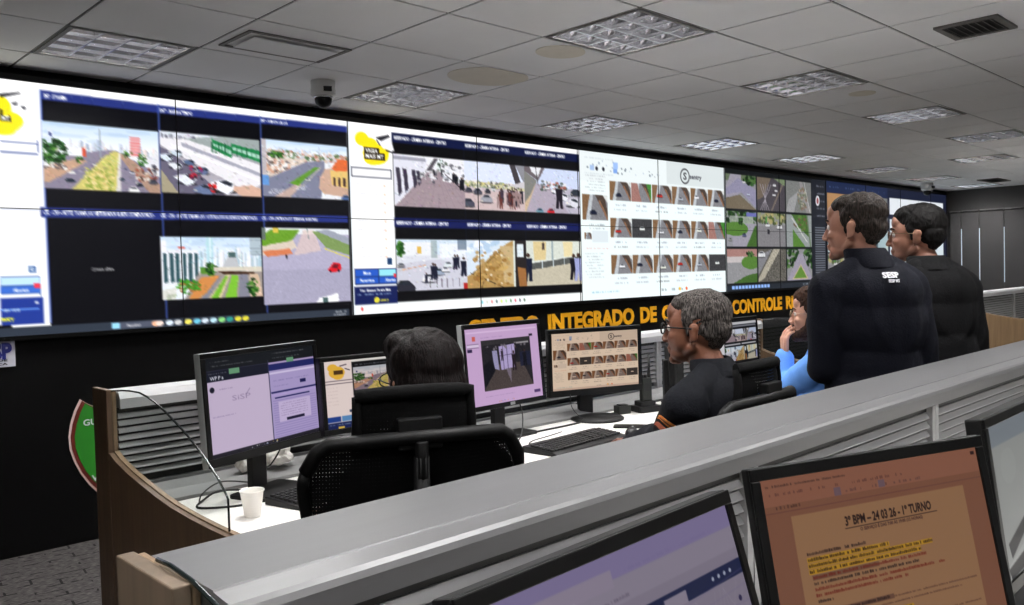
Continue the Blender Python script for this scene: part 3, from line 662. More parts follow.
def feed_green(k):
    im = Img(90, 72, (0.60, 0.60, 0.62)); g, g2 = (0.36, 0.62, 0.16), (0.28, 0.50, 0.14)
    if k == 0: im.rect(0, 0, 1, 0.2, (0.42, 0.5, 0.35)); im.poly([(0.15, 0), (0.5, 0), (0.5, 0.5), (0, 0.9), (0, 0.4)], (0.66, 0.63, 0.72)); im.poly([(0.4, 0.1), (1, 0.4), (1, 0.95), (0.5, 0.5), (0, 0.6), (0, 0.45)], (0.60, 0.58, 0.74)); im.poly([(0, 0.7), (0.45, 0.58), (1, 1), (0, 1)], (0.52, 0.45, 0.34)); trees(im, 0.6, 0, 1, 0.28, 40, s=0.05); car(im, 0.74, 0.55, 0.1, (0.8, 0.84, 0.95)); car(im, 0.6, 0.2, 0.1)
    elif k == 1: im.rect(0, 0, 1, 1, (0.32, 0.29, 0.33)); im.poly([(0, 0), (0.5, 0), (0.2, 0.6), (0, 0.7)], (0.50, 0.42, 0.34)); [im.line(0.5 - 0.1 * q, 0.2, 0.1 + 0.08 * q, 1, 1.4, (0.72, 0.68, 0.74)) for q in range(5)]; im.line(0.95, 0.1, 0.5, 1, 5, (0.52, 0.45, 0.40)); im.poly([(0.6, 0), (1, 0), (1, 0.2)], (0.5, 0.6, 0.4)); car(im, 0.62, 0.2, 0.12); car(im, 0.6, 0.5, 0.12); car(im, 0.68, 0.36, 0.1)
    elif k == 2: im.rect(0, 0, 1, 1, (0.52, 0.53, 0.52)); im.poly([(0.5, 0), (0.62, 0), (1, 0.9), (1, 1), (0.8, 1)], (0.62, 0.60, 0.60)); im.poly([(0.1, 0.6), (0.5, 0.3), (0.3, 1), (0, 1)], (0.66, 0.66, 0.67)); trees(im, 0.45, 0.2, 0.85, 0.95, 60, ((0.6, 0.45, 0.35), (0.45, 0.5, 0.36), (0.72, 0.7, 0.6)), 0.04); im.line(0.72, 0, 0.95, 1, 1.5, (0.85, 0.85, 0.85))
    elif k == 3: trees(im, -0.2, -0.1, 1.2, 0.4, 120, s=0.06); im.rect(0.1, 0.14, 0.9, 0.34, (0.78, 0.80, 0.78), 0.7); im.rect(0.66, 0.02, 1, 0.14, (0.4, 0.42, 0.85)); im.rect(0, 0.34, 1, 1, (0.66, 0.64, 0.72)); im.ell(0.3, 0.5, 0.42, 0.2, g); im.poly([(0.95, 0.4), (1, 0.4), (1, 1), (0.65, 1)], g2); im.poly([(0, 0.66), (0.2, 0.75), (0.2, 1), (0, 1)], (0.62, 0.62, 0.66)); trees(im, 0.4, 0.2, 0.54, 0.38, 20, s=0.04); car(im, 0.58, 0.66, 0.14, (0.3, 0.34, 0.55)); car(im, 0.12, 0.8, 0.12, (0.6, 0.62, 0.6))
    elif k == 4: trees(im, -0.1, -0.1, 1.1, 0.34, 90, ((0.36, 0.45, 0.15), (0.62, 0.66, 0.4), (0.8, 0.72, 0.4), (0.3, 0.36, 0.2)), 0.06); im.poly([(0, 0.4), (1, 0.36), (1, 1), (0, 1)], (0.55, 0.54, 0.56)); car(im, 0.35, 0.36, 0.16); car(im, 0.78, 0.4, 0.2, (0.9, 0.9, 0.92)); im.rect(0.35, 0.5, 0.42, 0.62, (0.15, 0.15, 0.2)); im.rect(0.28, 0.1, 0.34, 0.3, (0.3, 0.7, 0.25))
    elif k == 5: im.rect(0, 0, 1, 1, (0.62, 0.66, 0.66)); im.poly([(0.2, 0), (0.8, 0), (0.9, 0.7), (0.5, 0.4)], g2); trees(im, 0.3, 0, 0.8, 0.5, 40, ((0.3, 0.55, 0.15), (0.5, 0.36, 0.25), (0.4, 0.6, 0.2)), 0.05); im.poly([(0.24, 0.45), (0.7, 0.95), (0.74, 1), (0.24, 1)], g); im.line(0.2, 0.1, 0.82, 0.85, 3, (0.85, 0.85, 0.84)); im.line(0.82, 0, 0.95, 1, 5, (0.45, 0.55, 0.42))
    elif k == 6: im.rect(0, 0, 1, 0.22, (0.78, 0.52, 0.48)); im.rect(0, 0.22, 1, 0.4, (0.85, 0.80, 0.80)); im.rect(0, 0.4, 1, 1, (0.62, 0.62, 0.64)); im.ell(0.8, 0.4, 0.34, 0.2, g); im.poly([(0.2, 1), (0.6, 0.8), (1, 0.72), (1, 1)], g2); trees(im, 0.6, 0.1, 0.9, 0.2, 20, s=0.04)
    elif k == 7: im.rect(0, 0, 1, 1, (0.42, 0.40, 0.36)); im.poly([(0.55, 0), (0.8, 0), (0.2, 0.9), (0, 1), (0, 0.9)], (0.76, 0.72, 0.62)); im.poly([(0, 0.2), (0.5, 0), (0, 0.8)], (0.55, 0.55, 0.58)); car(im, 0.12, 0.16, 0.26, (0.92, 0.93, 0.95)); im.grain(0.3, 0, 1, 1, 0.06)
    else: trees(im, -0.2, -0.1, 0.55, 0.6, 60, s=0.06); trees(im, 0.65, -0.1, 1.2, 0.6, 60, s=0.06); im.poly([(0.46, 0.15), (0.62, 0.15), (1, 1), (0, 1)], (0.66, 0.62, 0.72)); im.poly([(0.54, 0.48), (0.84, 0.96), (0.2, 0.96)], (0.85, 0.75, 0.55)); im.poly([(0.54, 0.54), (0.78, 0.93), (0.26, 0.93)], (0.42, 0.66, 0.16))
    im.detail(260, 0, 0.3); lum = im.a.mean(2, keepdims=True); im.a = np.clip((im.a * 0.68 + lum * 0.32) * 0.88, 0, 1); im.grain(0, 0, 1, 1, 0.02, 1); return im

# ------------------------------------------------------------------ the desktop shown across the video wall
WX0, PW, PH, NP = 0.9265, 1.21, 0.6806, 11.56
WALL_Y, WZ0, WZ1 = 5.065, 1.181, 2.542
PPM = 150
CV = Img(int(NP * PW * PPM), int(2 * PH * PPM), (0.035, 0.035, 0.05))
_tx = np.array([0, 41, 180, 346, 476, 577, 725, 828, 946]); _ty = np.array([83, 87.5, 102, 121.5, 135.5, 148.4, 167, 180, 194])
_bx = np.array([0, 41, 180, 351, 480, 583, 727, 828, 946]); _by = np.array([335, 333, 325, 315.5, 307, 300.7, 291.7, 286, 279])
def wv(x, y):
    """photo pixel -> place on the wall's picture (0..1, 0..1)"""
    u = (ony(x, y, WALL_Y).x - WX0) / (NP * PW)
    t, b = np.interp(x, _tx, _ty), np.interp(x, _bx, _by)
    return u, (y - t) / (b - t)
def wrect(x0, y0, x1, y1, col, a=1.0):
    """y0,y1 measured at x0"""
    u0, v0 = wv(x0, y0); _, v1 = wv(x0, y1); u1, _ = wv(x1, y0)
    CV.rect(u0, v0, u1, v1, col, a)
def wpaste(im, x0, y0, x1, y1):
    u0, v0 = wv(x0, y0); _, v1 = wv(x0, y1); u1, _ = wv(x1, y0)
    CV.paste(im, u0, v0, u1, v1)
def wtext(s, x0, y, x1, h, col, bold=0.01):
    bold += 0.025; h *= 1.1
    u0, v = wv(x0, y); u1, _ = wv(x1, y); _, v2 = wv(x0, y - h)
    CV.text(s, u0, v, v - v2, col, wid=u1 - u0, bold=bold)
WHITE = (1, 1, 1); NAVY = (0.16, 0.21, 0.50); DNAVY = (0.09, 0.11, 0.27); BLUE = (0.20, 0.36, 0.74)
def sidebar(x0, x1, x2, blue_y, base):
    """white list panel with the yellow camera logo, from x0 to x1 (x2 = where the logo centre is)"""
    pass
# first desktop (left edge of the photo to x = 348)
CV.rect(0, 0, wv(348, 121)[0], 1, (0.045, 0.045, 0.065))
CV.rect(0, 0, wv(348, 121)[0], 0.045, WHITE)
wrect(0, 83, 39.5, 327, WHITE)
CV.rect(0, 0, wv(39.5, 90)[0], 0.955, WHITE)
for cx, cy, rx, ry in ((2, 127, 13, 9), (8, 124, 11, 9), (0, 112, 8, 12), (3, 133, 9, 5)):
    u, v = wv(max(cx, 0), cy); CV.ell(u, v, rx / 307 * 0.147 , ry / 246, (1, 0.93, 0.12))
def wpoly(pts, col, a=1.0): CV.poly([wv(*p) for p in pts], col, a)
wpoly([(0, 98), (20, 96.5), (20, 97.6), (0, 101.5)], (0.1, 0.1, 0.13)); wpoly([(12, 106.5), (18, 106), (17, 109), (13, 109)], (0.3, 0.3, 0.33)); wpoly([(21, 110), (26, 110.5), (25, 113.5), (22, 112)], (0.15, 0.15, 0.2))
wpoly([(0, 113), (2.5, 113), (2.5, 119), (11, 119.5), (11, 125), (0, 124)], (0.12, 0.10, 0.07)); wtext('MT', 1.5, 123.6, 10, 4.2, WHITE, 0.02)
for y in (143.5, 154): wrect(0, y, 38, y + 0.9, (0.12, 0.2, 0.5))
wrect(37.6, 143.5, 38.4, 155, (0.12, 0.2, 0.5))
wrect(0, 209, 39, 209.7, (0.55, 0.6, 0.75), 0.6)
wrect(28.5, 265.5, 36, 272, (0.30, 0.45, 0.68)); wtext('12', 30.5, 270.3, 34, 3, WHITE)
wrect(0, 276, 40, 296, (0.18, 0.32, 0.62)); wrect(0, 276.8, 40, 284.6, (0.78, 0.92, 1.0)); wrect(0, 286, 40, 292.6, (0.25, 0.45, 0.85)); wtext('Abertas', 13, 291, 29, 3.2, WHITE)
wrect(34, 282.5, 40, 287.5, (0.95, 0.25, 0.35)); wrect(0, 293.4, 40, 296.6, WHITE); wrect(0, 297, 43, 324, (0.15, 0.24, 0.60))
wrect(0, 308, 39, 309.6, (0.4, 0.6, 0.95)); wtext('1/24  10:53', 3, 310.6, 20, 2.8, (0.9, 0.97, 1)); wtext('sentry', 1, 319.5, 14, 4, (0.95, 0.95, 0.25), 0.02); wrect(35, 300.4, 38.5, 302.5, WHITE)
# navy headers and separators of the six feeds
for x0, x1, ya, yb in ((40.5, 348, 94, 102.8),):
    for k in range(30):
        xa = 40.5 + 307.5 * k / 30; xb = 40.5 + 307.5 * (k + 1.05) / 30
        yt = np.interp(xa, [40.5, 159, 260, 348], [94, 107, 117.5, 126.8]); wrect(xa, yt, xb, yt + np.interp(xa, [40, 348], [9, 5.8]), NAVY)
        ym = np.interp(xa, [40.5, 159, 260, 348], [208.5, 211.5, 214, 216.5]); wrect(xa, ym, xb, ym + np.interp(xa, [40, 348], [9.3, 6]), NAVY)
for x, y0, y1 in ((40.5, 94, 322), (158.5, 106, 318), (260.3, 117, 313)):
    u, v0 = wv(x, y0); CV.line(u, v0, u, wv(x + 1, y1)[1], 1.3, (0.25, 0.34, 0.66))
wtext('SMT - ITRAMBA', 44, 101.3, 67, 3.6, WHITE, 0.015); wtext('SMT - BARRA/TEMPO', 159.8, 113.5, 192, 3.2, WHITE, 0.015); wtext('SMT - AVENIDA SUL LAR', 261, 122.4, 288, 2.6, WHITE, 0.015)
wtext('CEL - CBA - HOTEL TAIAMÁ (AV. HISTORIADOR RUBENS DE MENDONÇA) -', 43.5, 214.6, 155, 3.8, WHITE, 0.012)
wtext('CEL - CBA - HOTEL TAIAMÁ (AV. HISTORIADOR RUBENS DE MENDONÇA)', 161, 216.8, 257, 3.2, WHITE, 0.012)
wtext('CEL - CBA (ENTRADA DO TERMINAL RODOVIA)', 262, 219.2, 318, 2.7, WHITE, 0.012)
wpaste(feed_avenue(), 41.5, 123.5, 157.8, 190); wpaste(feed_parking(), 159.5, 132, 259.5, 193); wpaste(feed_bend(), 261.3, 139.3, 347.5, 197)
wpaste(feed_overpass(), 160.3, 236.5, 261, 299); wpaste(feed_crossing(), 261.5, 227.5, 349, 305)
wtext('Câmera offline', 92, 270.3, 114, 3, (0.75, 0.75, 0.75), 0.0)
# its task bar
CV.rect(0, 0.965, wv(350, 310)[0], 1, (0.20, 0.23, 0.28))
def tb(x, col, w=4.6):
    u = wv(x, 300)[0]; CV.rect(u, 0.971, u + w / 2000 * (1 if x < 200 else 1.25), 0.995, col)
tb(111, (0.62, 0.88, 1.0), 9); CV.rect(wv(119, 300)[0], 0.971, wv(157, 300)[0], 0.995, (0.33, 0.35, 0.42))
CV.text('Pesquisar', wv(126, 300)[0], 0.99, 0.012, WHITE, wid=wv(140, 300)[0] - wv(126, 300)[0], bold=0.01)
for x, c in ((155, (1, 0.75, 0.6)), (159, (1, 0.9, 0.85)), (169, (0.9, 0.95, 1)), (177.5, (0.85, 0.85, 0.85)), (187, (0.98, 0.92, 0.4)), (196, (0.45, 0.8, 0.9)), (204, (0.85, 0.9, 0.95)), (212.5, (0.75, 0.9, 0.95)), (221, (0.55, 0.85, 0.5)), (229, (0.2, 0.6, 0.55)), (237.5, (0.9, 0.85, 0.25)), (245, (0.9, 0.85, 0.25))):
    u = wv(x, 300)[0]; CV.ell(u, 0.983, 0.0017, 0.012, c, 1, 10)
CV.scribble(wv(336, 300)[0], 0.982, wv(347, 300)[0], 0.01, WHITE); CV.scribble(wv(333, 300)[0], 0.996, wv(347, 300)[0], 0.01, WHITE)

# second desktop (348 .. 579)
u0, u1 = wv(348, 150)[0], wv(579, 150)[0]; W2 = u1 - u0
s2 = Img(int(W2 * CV.w), CV.h, (0.05, 0.05, 0.06))
def q2(x, y):
    u, v = wv(x, y); return (u - u0) / W2, v
def r2(x0, y0, x1, y1, c, a=1.0):
    a0, b0 = q2(x0, y0); a1, _ = q2(x1, y0); _, b1 = q2(x0, y1); s2.rect(a0, b0, a1, b1, c, a)
xe = q2(393.5, 200)[0]
s2.rect(0, 0, 1, 0.03, WHITE); s2.rect(0, 0, xe + 0.002, 1, WHITE)
def lx(x): return 0.004 + x * 0.80
def ly(y): return (y - 0.085) * 0.74 + 0.045
for cx, cy, rx, ry in ((0.055, 0.135, 0.03, 0.05), (0.09, 0.17, 0.035, 0.05), (0.115, 0.235, 0.058, 0.075), (0.10, 0.27, 0.04, 0.045), (0.14, 0.21, 0.035, 0.05)): s2.ell(lx(cx), ly(cy), rx * 0.8, ry * 0.74, (1, 0.90, 0.10))
def lp(pts, c): s2.poly([(lx(x), ly(y)) for x, y in pts], c)
lp([(0.115, 0.115), (0.175, 0.085), (0.18, 0.10), (0.14, 0.135)], (0.15, 0.15, 0.18)); lp([(0.125, 0.145), (0.185, 0.115), (0.20, 0.2), (0.15, 0.19)], (0.95, 0.95, 0.97)); s2.line(lx(0.12), ly(0.13), lx(0.135), ly(0.17), 1.4, (0.1, 0.1, 0.15)); s2.line(lx(0.16), ly(0.2), lx(0.2), ly(0.215), 1.6, (0.12, 0.12, 0.16)); s2.line(lx(0.19), ly(0.14), lx(0.2), ly(0.2), 1, (0.3, 0.3, 0.3))
s2.rect(lx(0.063), ly(0.19), lx(0.13), ly(0.235), (0.14, 0.10, 0.05)); s2.rect(lx(0.063), ly(0.225), lx(0.155), ly(0.275), (0.14, 0.10, 0.05)); s2.text('VIGIA', lx(0.069), ly(0.226), 0.022, WHITE, wid=0.044, bold=0.04); s2.text('MAIS MT', lx(0.069), ly(0.265), 0.022, WHITE, wid=0.064, bold=0.04)
for v in (0.232, 0.278): s2.rect(0.008, v, xe - 0.004, v + 0.005, (0.12, 0.13, 0.22))
for x in (0.008, xe - 0.007): s2.rect(x, 0.232, x + 0.003, 0.283, (0.12, 0.13, 0.22))
for k in range(9): s2.scribble(0.02, 0.325 + k * 0.047, 0.08 + 0.02 * (k % 3), 0.012, (0.75, 0.75, 0.80), 0.5); s2.rect(xe - 0.035, 0.316 + k * 0.047, xe - 0.028, 0.328 + k * 0.047, (0.95, 0.65, 0.5), 0.5); s2.rect(0.012, 0.343 + k * 0.047, xe - 0.01, 0.345 + k * 0.047, (0.86, 0.88, 0.92))
s2.rect(xe - 0.03, 0.705, xe - 0.012, 0.74, (0.13, 0.25, 0.42)); s2.rect(0.008, 0.76, xe + 0.003, 0.845, (0.12, 0.20, 0.42)); s2.rect(0.011, 0.765, 0.09, 0.80, (0.17, 0.36, 0.78)); s2.rect(0.094, 0.765, xe, 0.80, (0.60, 0.90, 0.95)); s2.rect(0.011, 0.806, 0.09, 0.838, (0.17, 0.36, 0.78)); s2.rect(0.094, 0.806, xe, 0.838, (0.17, 0.36, 0.78)); s2.text('Meus', 0.038, 0.791, 0.018, WHITE, wid=0.026, bold=0.03); s2.text('Favoritos', 0.026, 0.83, 0.018, WHITE, wid=0.05, bold=0.03); s2.text('Abertas', 0.115, 0.83, 0.018, WHITE, wid=0.038, bold=0.03); s2.rect(xe - 0.008, 0.79, xe + 0.001, 0.81, (0.9, 0.2, 0.25))
s2.rect(0.0, 0.945, 1, 1, (0.96, 0.975, 0.975)); s2.rect(0.004, 0.855, xe + 0.004, 0.95, (0.09, 0.13, 0.34)); s2.text('Vitor Emanoel Pereira Maia', 0.024, 0.882, 0.016, WHITE, wid=0.11, bold=0.03); s2.scribble(0.012, 0.90, xe - 0.02, 0.01, (0.8, 0.9, 1), 0.7); s2.ell(0.083, 0.928, 0.010, 0.016, (0.9, 0.85, 0.25)); s2.text('sentry', 0.096, 0.936, 0.018, (0.9, 0.85, 0.25), wid=0.03, bold=0.03)
s2.rect(xe, 0.03, 1, 0.082, (0.07, 0.10, 0.25)); s2.rect(xe, 0.488, 1, 0.538, (0.09, 0.12, 0.34))
cx = [q2(x, 200)[0] for x in (394.3, 465.5, 525.3)] + [1.0]
for x in cx[1:3]: s2.rect(x - 0.001, 0.05, x + 0.001, 0.94, (0.11, 0.14, 0.26))
for k in range(3):
    for v in (0.064, 0.522): s2.text('RESERVADO - CÂMERA INTERNA - CENTRO', cx[k] + 0.006, v, 0.019, (1, 1, 1), wid=(cx[k + 1] - cx[k]) * 0.72, bold=0.05)
for k, (fa, fb) in enumerate(((feed_tiled_walk, feed_street), (feed_crowd, feed_floor), (feed_kerb, feed_hall))):
    s2.paste(fa(), cx[k] + 0.001, 0.14, cx[k + 1] - (0.001 if k < 2 else 0), 0.425)
    s2.paste(fb(), cx[k] + 0.001, 0.605, cx[k + 1] - 0.001, 0.885)
for k, c in enumerate(((0.45, 0.8, 0.85), (0.85, 0.85, 0.8), (0.9, 0.5, 0.5), (0.3, 0.4, 0.4), (0.85, 0.95, 0.4), (0.7, 0.9, 0.6), (0.3, 0.5, 0.3), (0.85, 0.3, 0.4), (0.3, 0.3, 0.35), (0.3, 0.4, 0.3))): s2.ell(0.50 + k * 0.022, 0.972, 0.004, 0.010, c)
s2.ell(0.03, 0.972, 0.004, 0.01, (0.9, 0.2, 0.2))
CV.paste(s2, u0, 0, u1, 1); CV.rect(u0, 0, u0 + 0.0012, 1, (0.85, 0.88, 0.9))

# third: the plate search page (579 .. 725)
def search_page(w, h, bg=(0.93, 0.97, 0.97)):
    p = Img(w, h, bg); p.rect(0, 0, 1, 0.2, (0.91, 0.94, 0.945)); p.rect(0.55, 0, 1, 0.17, (0.84, 0.87, 0.875))
    p.text('S', 0.672, 0.125, 0.055, (0.2, 0.2, 0.22), wid=0.026, bold=0.02)
    for k in range(16): a = 2 * PI * k / 16; p.line(0.685 + 0.033 * math.cos(a), 0.1 + 0.055 * math.sin(a), 0.685 + 0.033 * math.cos(a + 0.4), 0.1 + 0.055 * math.sin(a + 0.4), max(1, w / 160), (0.2, 0.2, 0.22))
    p.text('sentry', 0.722, 0.115, 0.036, (0.2, 0.2, 0.24), wid=0.09, bold=0.02)
    p.speck(0.04, 0.05, 0.5, 0.14, ((0.6, 0.65, 0.72), (0.4, 0.45, 0.5), (0.75, 0.8, 0.85)), 26, 0.005); p.rect(0.2, 0.055, 0.23, 0.10, (0.62, 0.75, 0.95)); p.ell(0.1, 0.11, 0.008, 0.014, (0.15, 0.15, 0.2)); p.ell(0.14, 0.11, 0.008, 0.014, (0.15, 0.15, 0.2)); p.rect(0.06, 0.09, 0.085, 0.125, (0.65, 0.75, 0.9)); p.rect(0.2, 0.1, 0.225, 0.13, (0.5, 0.65, 0.9))
    for v in (0.045, 0.15): p.scribble(0.03, v, 0.2, 0.01, (0.6, 0.65, 0.7), 0.4)
    for k in range(6): p.scribble(0.03 + 0.02 * (k % 2), 0.165 + k * 0.02, 0.15, 0.01, (0.5, 0.52, 0.56), 0.55)
    p.paste(thumb(0), 0.012, 0.29, 0.162, 0.46); p.scribble(0.05, 0.50, 0.14, 0.014, (0.5, 0.55, 0.6)); p.scribble(0.05, 0.52, 0.14, 0.012, (0.55, 0.6, 0.65)); p.paste(thumb(2), 0.02, 0.545, 0.06, 0.59); p.rect(0.065, 0.53, 0.16, 0.61, (0.86, 0.90, 0.92))
    p.scribble(0.03, 0.655, 0.16, 0.012, (0.85, 0.5, 0.5), 0.5)
    for k in range(9): p.scribble(0.02 + 0.01 * (k % 3), 0.69 + k * 0.02, 0.13 - 0.02 * (k % 2), 0.01, (0.5, 0.52, 0.58), 0.5)
    ys = ((0.185, 0.318), (0.44, 0.575), (0.695, 0.828))
    n = 0
    for y0, y1 in ys:
        for c in range(6):
            x0 = 0.175 + c * 0.1372; p.paste(thumb(n * 3 + c), x0, y0, x0 + 0.1335, y1); n += 1
            p.scribble(x0 + 0.03, y1 + 0.038, x0 + 0.10, 0.016, (0.5, 0.53, 0.62), 0.7); p.scribble(x0 + 0.02, y1 + 0.07, x0 + 0.105, 0.014, (0.35, 0.37, 0.42) if n % 4 == 3 else (0.6, 0.63, 0.7), 0.7)
    p.scribble(0.04, 0.955, 0.22, 0.012, (0.3, 0.6, 0.75), 0.6); p.scribble(0.5, 0.965, 0.66, 0.02, (0.35, 0.4, 0.45), 0.6, 0.4); p.ell(0.63, 0.955, 0.008, 0.013, (0.95, 0.75, 0.2)); p.ell(0.68, 0.955, 0.008, 0.013, (0.9, 0.4, 0.2))
    return p
ua, ub = wv(579.5, 150)[0], wv(725, 180)[0]
CV.paste(search_page(int((ub - ua) * CV.w), CV.h), ua, 0, ub, 1)
# fourth: nine green feeds (727 .. 812) and dark list, then the far feeds
ua = ub; ub = wv(812, 200)[0]
CV.rect(ua, 0, 1, 1, (0.13, 0.14, 0.17)); CV.rect(ua, 0, ub, 1, (0.09, 0.10, 0.11))
for r in range(3):
    for c in range(3):
        w = (ub - ua) / 3; CV.paste(feed_green(r * 3 + c), ua + w * c + 0.0012, 0.04 + r * 0.305, ua + w * (c + 1) - 0.0008, 0.325 + r * 0.305)
CV.rect(ua, 0.955, ub, 1, (0.15, 0.17, 0.2)); [CV.rect(ua + 0.008 + k * 0.005, 0.958, ua + 0.012 + k * 0.005, 0.985, (0.55, 0.7, 0.95)) for k in range(12)]; CV.scribble(ub - 0.02, 0.98, ub - 0.003, 0.02, (0.8, 0.85, 0.9))
uc = wv(827, 200)[0]; CV.rect(ub, 0, uc, 1, (0.12, 0.13, 0.16)); CV.ell((ub + uc) / 2 - 0.003, 0.2, 0.004, 0.05, (0.8, 0.8, 0.82)); CV.ell((ub + uc) / 2 - 0.003, 0.2, 0.002, 0.03, (0.6, 0.3, 0.3))
for k in range(24): CV.rect(ub + 0.006, 0.45 + k * 0.022, uc - 0.004, 0.458 + k * 0.022, (0.62, 0.64, 0.68), 0.8)
for k in range(5): CV.scribble(ub + 0.01, 0.07 + k * 0.07, uc - 0.004, 0.02, (0.6, 0.6, 0.65), 0.7)
CV.rect(ub + 0.004, 0.905, uc - 0.002, 0.93, (0.35, 0.5, 0.9))
ud, ue = wv(856, 200)[0], wv(888, 200)[0]
CV.rect(uc, 0, ue, 0.11, (0.12, 0.16, 0.28)); CV.scribble(uc + 0.004, 0.06, ue, 0.02, (0.7, 0.8, 0.95), 0.4, 0.3)
for k in range(9):
    r, c = divmod(k, 3); w = (ue - uc) / 3
    im = feed_green((k * 5 + 1) % 9); CV.paste(im, uc + w * c + 0.001, 0.115 + r * 0.29, uc + w * (c + 1) - 0.001, 0.39 + r * 0.29)
t_ = Img(60, 60, (0.55, 0.57, 0.58)); t_.poly([(0, 0), (1, 0), (0.6, 0.3), (0, 0.9)], (0.66, 0.5, 0.34)); t_.line(0.05, 0.95, 0.9, 0.2, 2, (0.85, 0.85, 0.85)); CV.paste(t_, uc + 0.001, 0.115, uc + (ue - uc) / 3 - 0.001, 0.39)
t_ = Img(60, 60, (0.62, 0.70, 0.72)); t_.ell(0.3, 0.35, 0.15, 0.2, (0.3, 0.35, 0.38)); t_.poly([(0, 1), (1, 0.3), (1, 1)], (0.72, 0.76, 0.74)); CV.paste(t_, uc + 0.001, 0.405, uc + (ue - uc) / 3 - 0.001, 0.68); CV.paste(t_, uc + (ue - uc) * 0.667, 0.405, ue, 0.97)
CV.rect(ue, 0, 1, 1, (0.10, 0.12, 0.2)); CV.rect(ue + 0.005, 0.10, 0.99, 0.28, (0.86, 0.88, 0.90)); CV.rect(ue + 0.005, 0.33, 0.99, 0.94, (0.80, 0.84, 0.86)); CV.line((ue + 1) / 2, 0.1, (ue + 1) / 2, 0.28, 2, (0.6, 0.62, 0.65)); CV.speck(ue + 0.01, 0.4, 0.98, 0.9, ((0.6, 0.64, 0.68), (0.9, 0.92, 0.94)), 60, 0.003)

# ------------------------------------------------------------------ pictures on the desk monitors
def pic_two_windows():
    p = Img(300, 196, (0.71, 0.63, 0.80))
    p.rect(0, 0, 1, 0.13, (0.09, 0.10, 0.12)); p.rect(0, 0.13, 0.54, 0.24, (0.10, 0.11, 0.17)); p.rect(0, 0.24, 0.54, 0.975, (0.81, 0.74, 0.85)); p.rect(0.54, 0.2, 1, 0.975, (0.69, 0.63, 0.82)); p.rect(0.54, 0.15, 1, 0.22, (0.14, 0.16, 0.40))
    for v, x in ((0.05, 0.2), (0.09, 0.4)): p.scribble(0.04, v, x, 0.012, (0.6, 0.6, 0.6), 0.7)
    p.scribble(0.58, 0.04, 0.9, 0.012, (0.7, 0.7, 0.7), 0.6); p.scribble(0.58, 0.09, 0.85, 0.012, (0.7, 0.7, 0.7), 0.6); p.scribble(0.02, 0.165, 0.17, 0.012, (0.6, 0.6, 0.6)); p.rect(0.19, 0.13, 0.28, 0.185, (0.42, 0.62, 0.47)); p.rect(0.72, 0.1, 0.79, 0.15, (0.42, 0.62, 0.47))
    p.text('WP P a', 0.03, 0.225, 0.04, (0.9, 0.9, 0.95), wid=0.11, bold=0.02); p.ell(0.04, 0.32, 0.02, 0.03, (0.12, 0.12, 0.18)); p.scribble(0.1, 0.33, 0.22, 0.012, (0.5, 0.45, 0.6)); p.text('SiSP', 0.2, 0.46, 0.055, (0.62, 0.55, 0.68), wid=0.16); p.line(0.32, 0.42, 0.36, 0.36, 1, (0.4, 0.35, 0.5)); p.scribble(0.03, 0.6, 0.22, 0.012, (0.5, 0.44, 0.62), 0.7)
    p.rect(0.54, 0.24, 1, 0.26, (0.85, 0.8, 0.93)); p.scribble(0.58, 0.34, 0.93, 0.012, (0.45, 0.38, 0.6), 0.6); p.scribble(0.58, 0.4, 0.72, 0.012, (0.45, 0.38, 0.6), 0.6); p.rect(0.84, 0.36, 0.9, 0.40, (0.12, 0.12, 0.32)); p.rect(0.55, 0.45, 1, 0.47, (0.15, 0.15, 0.38)); p.rect(0.58, 0.515, 0.93, 0.53, (0.15, 0.15, 0.38)); p.rect(0.55, 0.48, 1, 0.5, (0.72, 0.64, 0.86))
    for k in range(16): p.rect(0.56, 0.55 + k * 0.026, 0.99, 0.556 + k * 0.026, (0.50, 0.43, 0.68), 0.6)
    p.rect(0.61, 0.57, 0.93, 0.79, (0.80, 0.73, 0.88)); [p.scribble(0.63, 0.6 + k * 0.026, 0.9, 0.011, (0.45, 0.4, 0.55), 0.6) for k in range(6)]; p.rect(0.68, 0.755, 0.86, 0.785, (0.12, 0.11, 0.22)); p.rect(0.537, 0.1, 0.545, 0.975, (0.2, 0.2, 0.3)); p.rect(0, 0.96, 1, 1, (0.13, 0.12, 0.16)); p.speck(0.33, 0.972, 0.62, 0.988, ((0.7, 0.75, 0.9), (0.9, 0.8, 0.4), (0.9, 0.9, 0.9)), 14, 0.005)
    return p
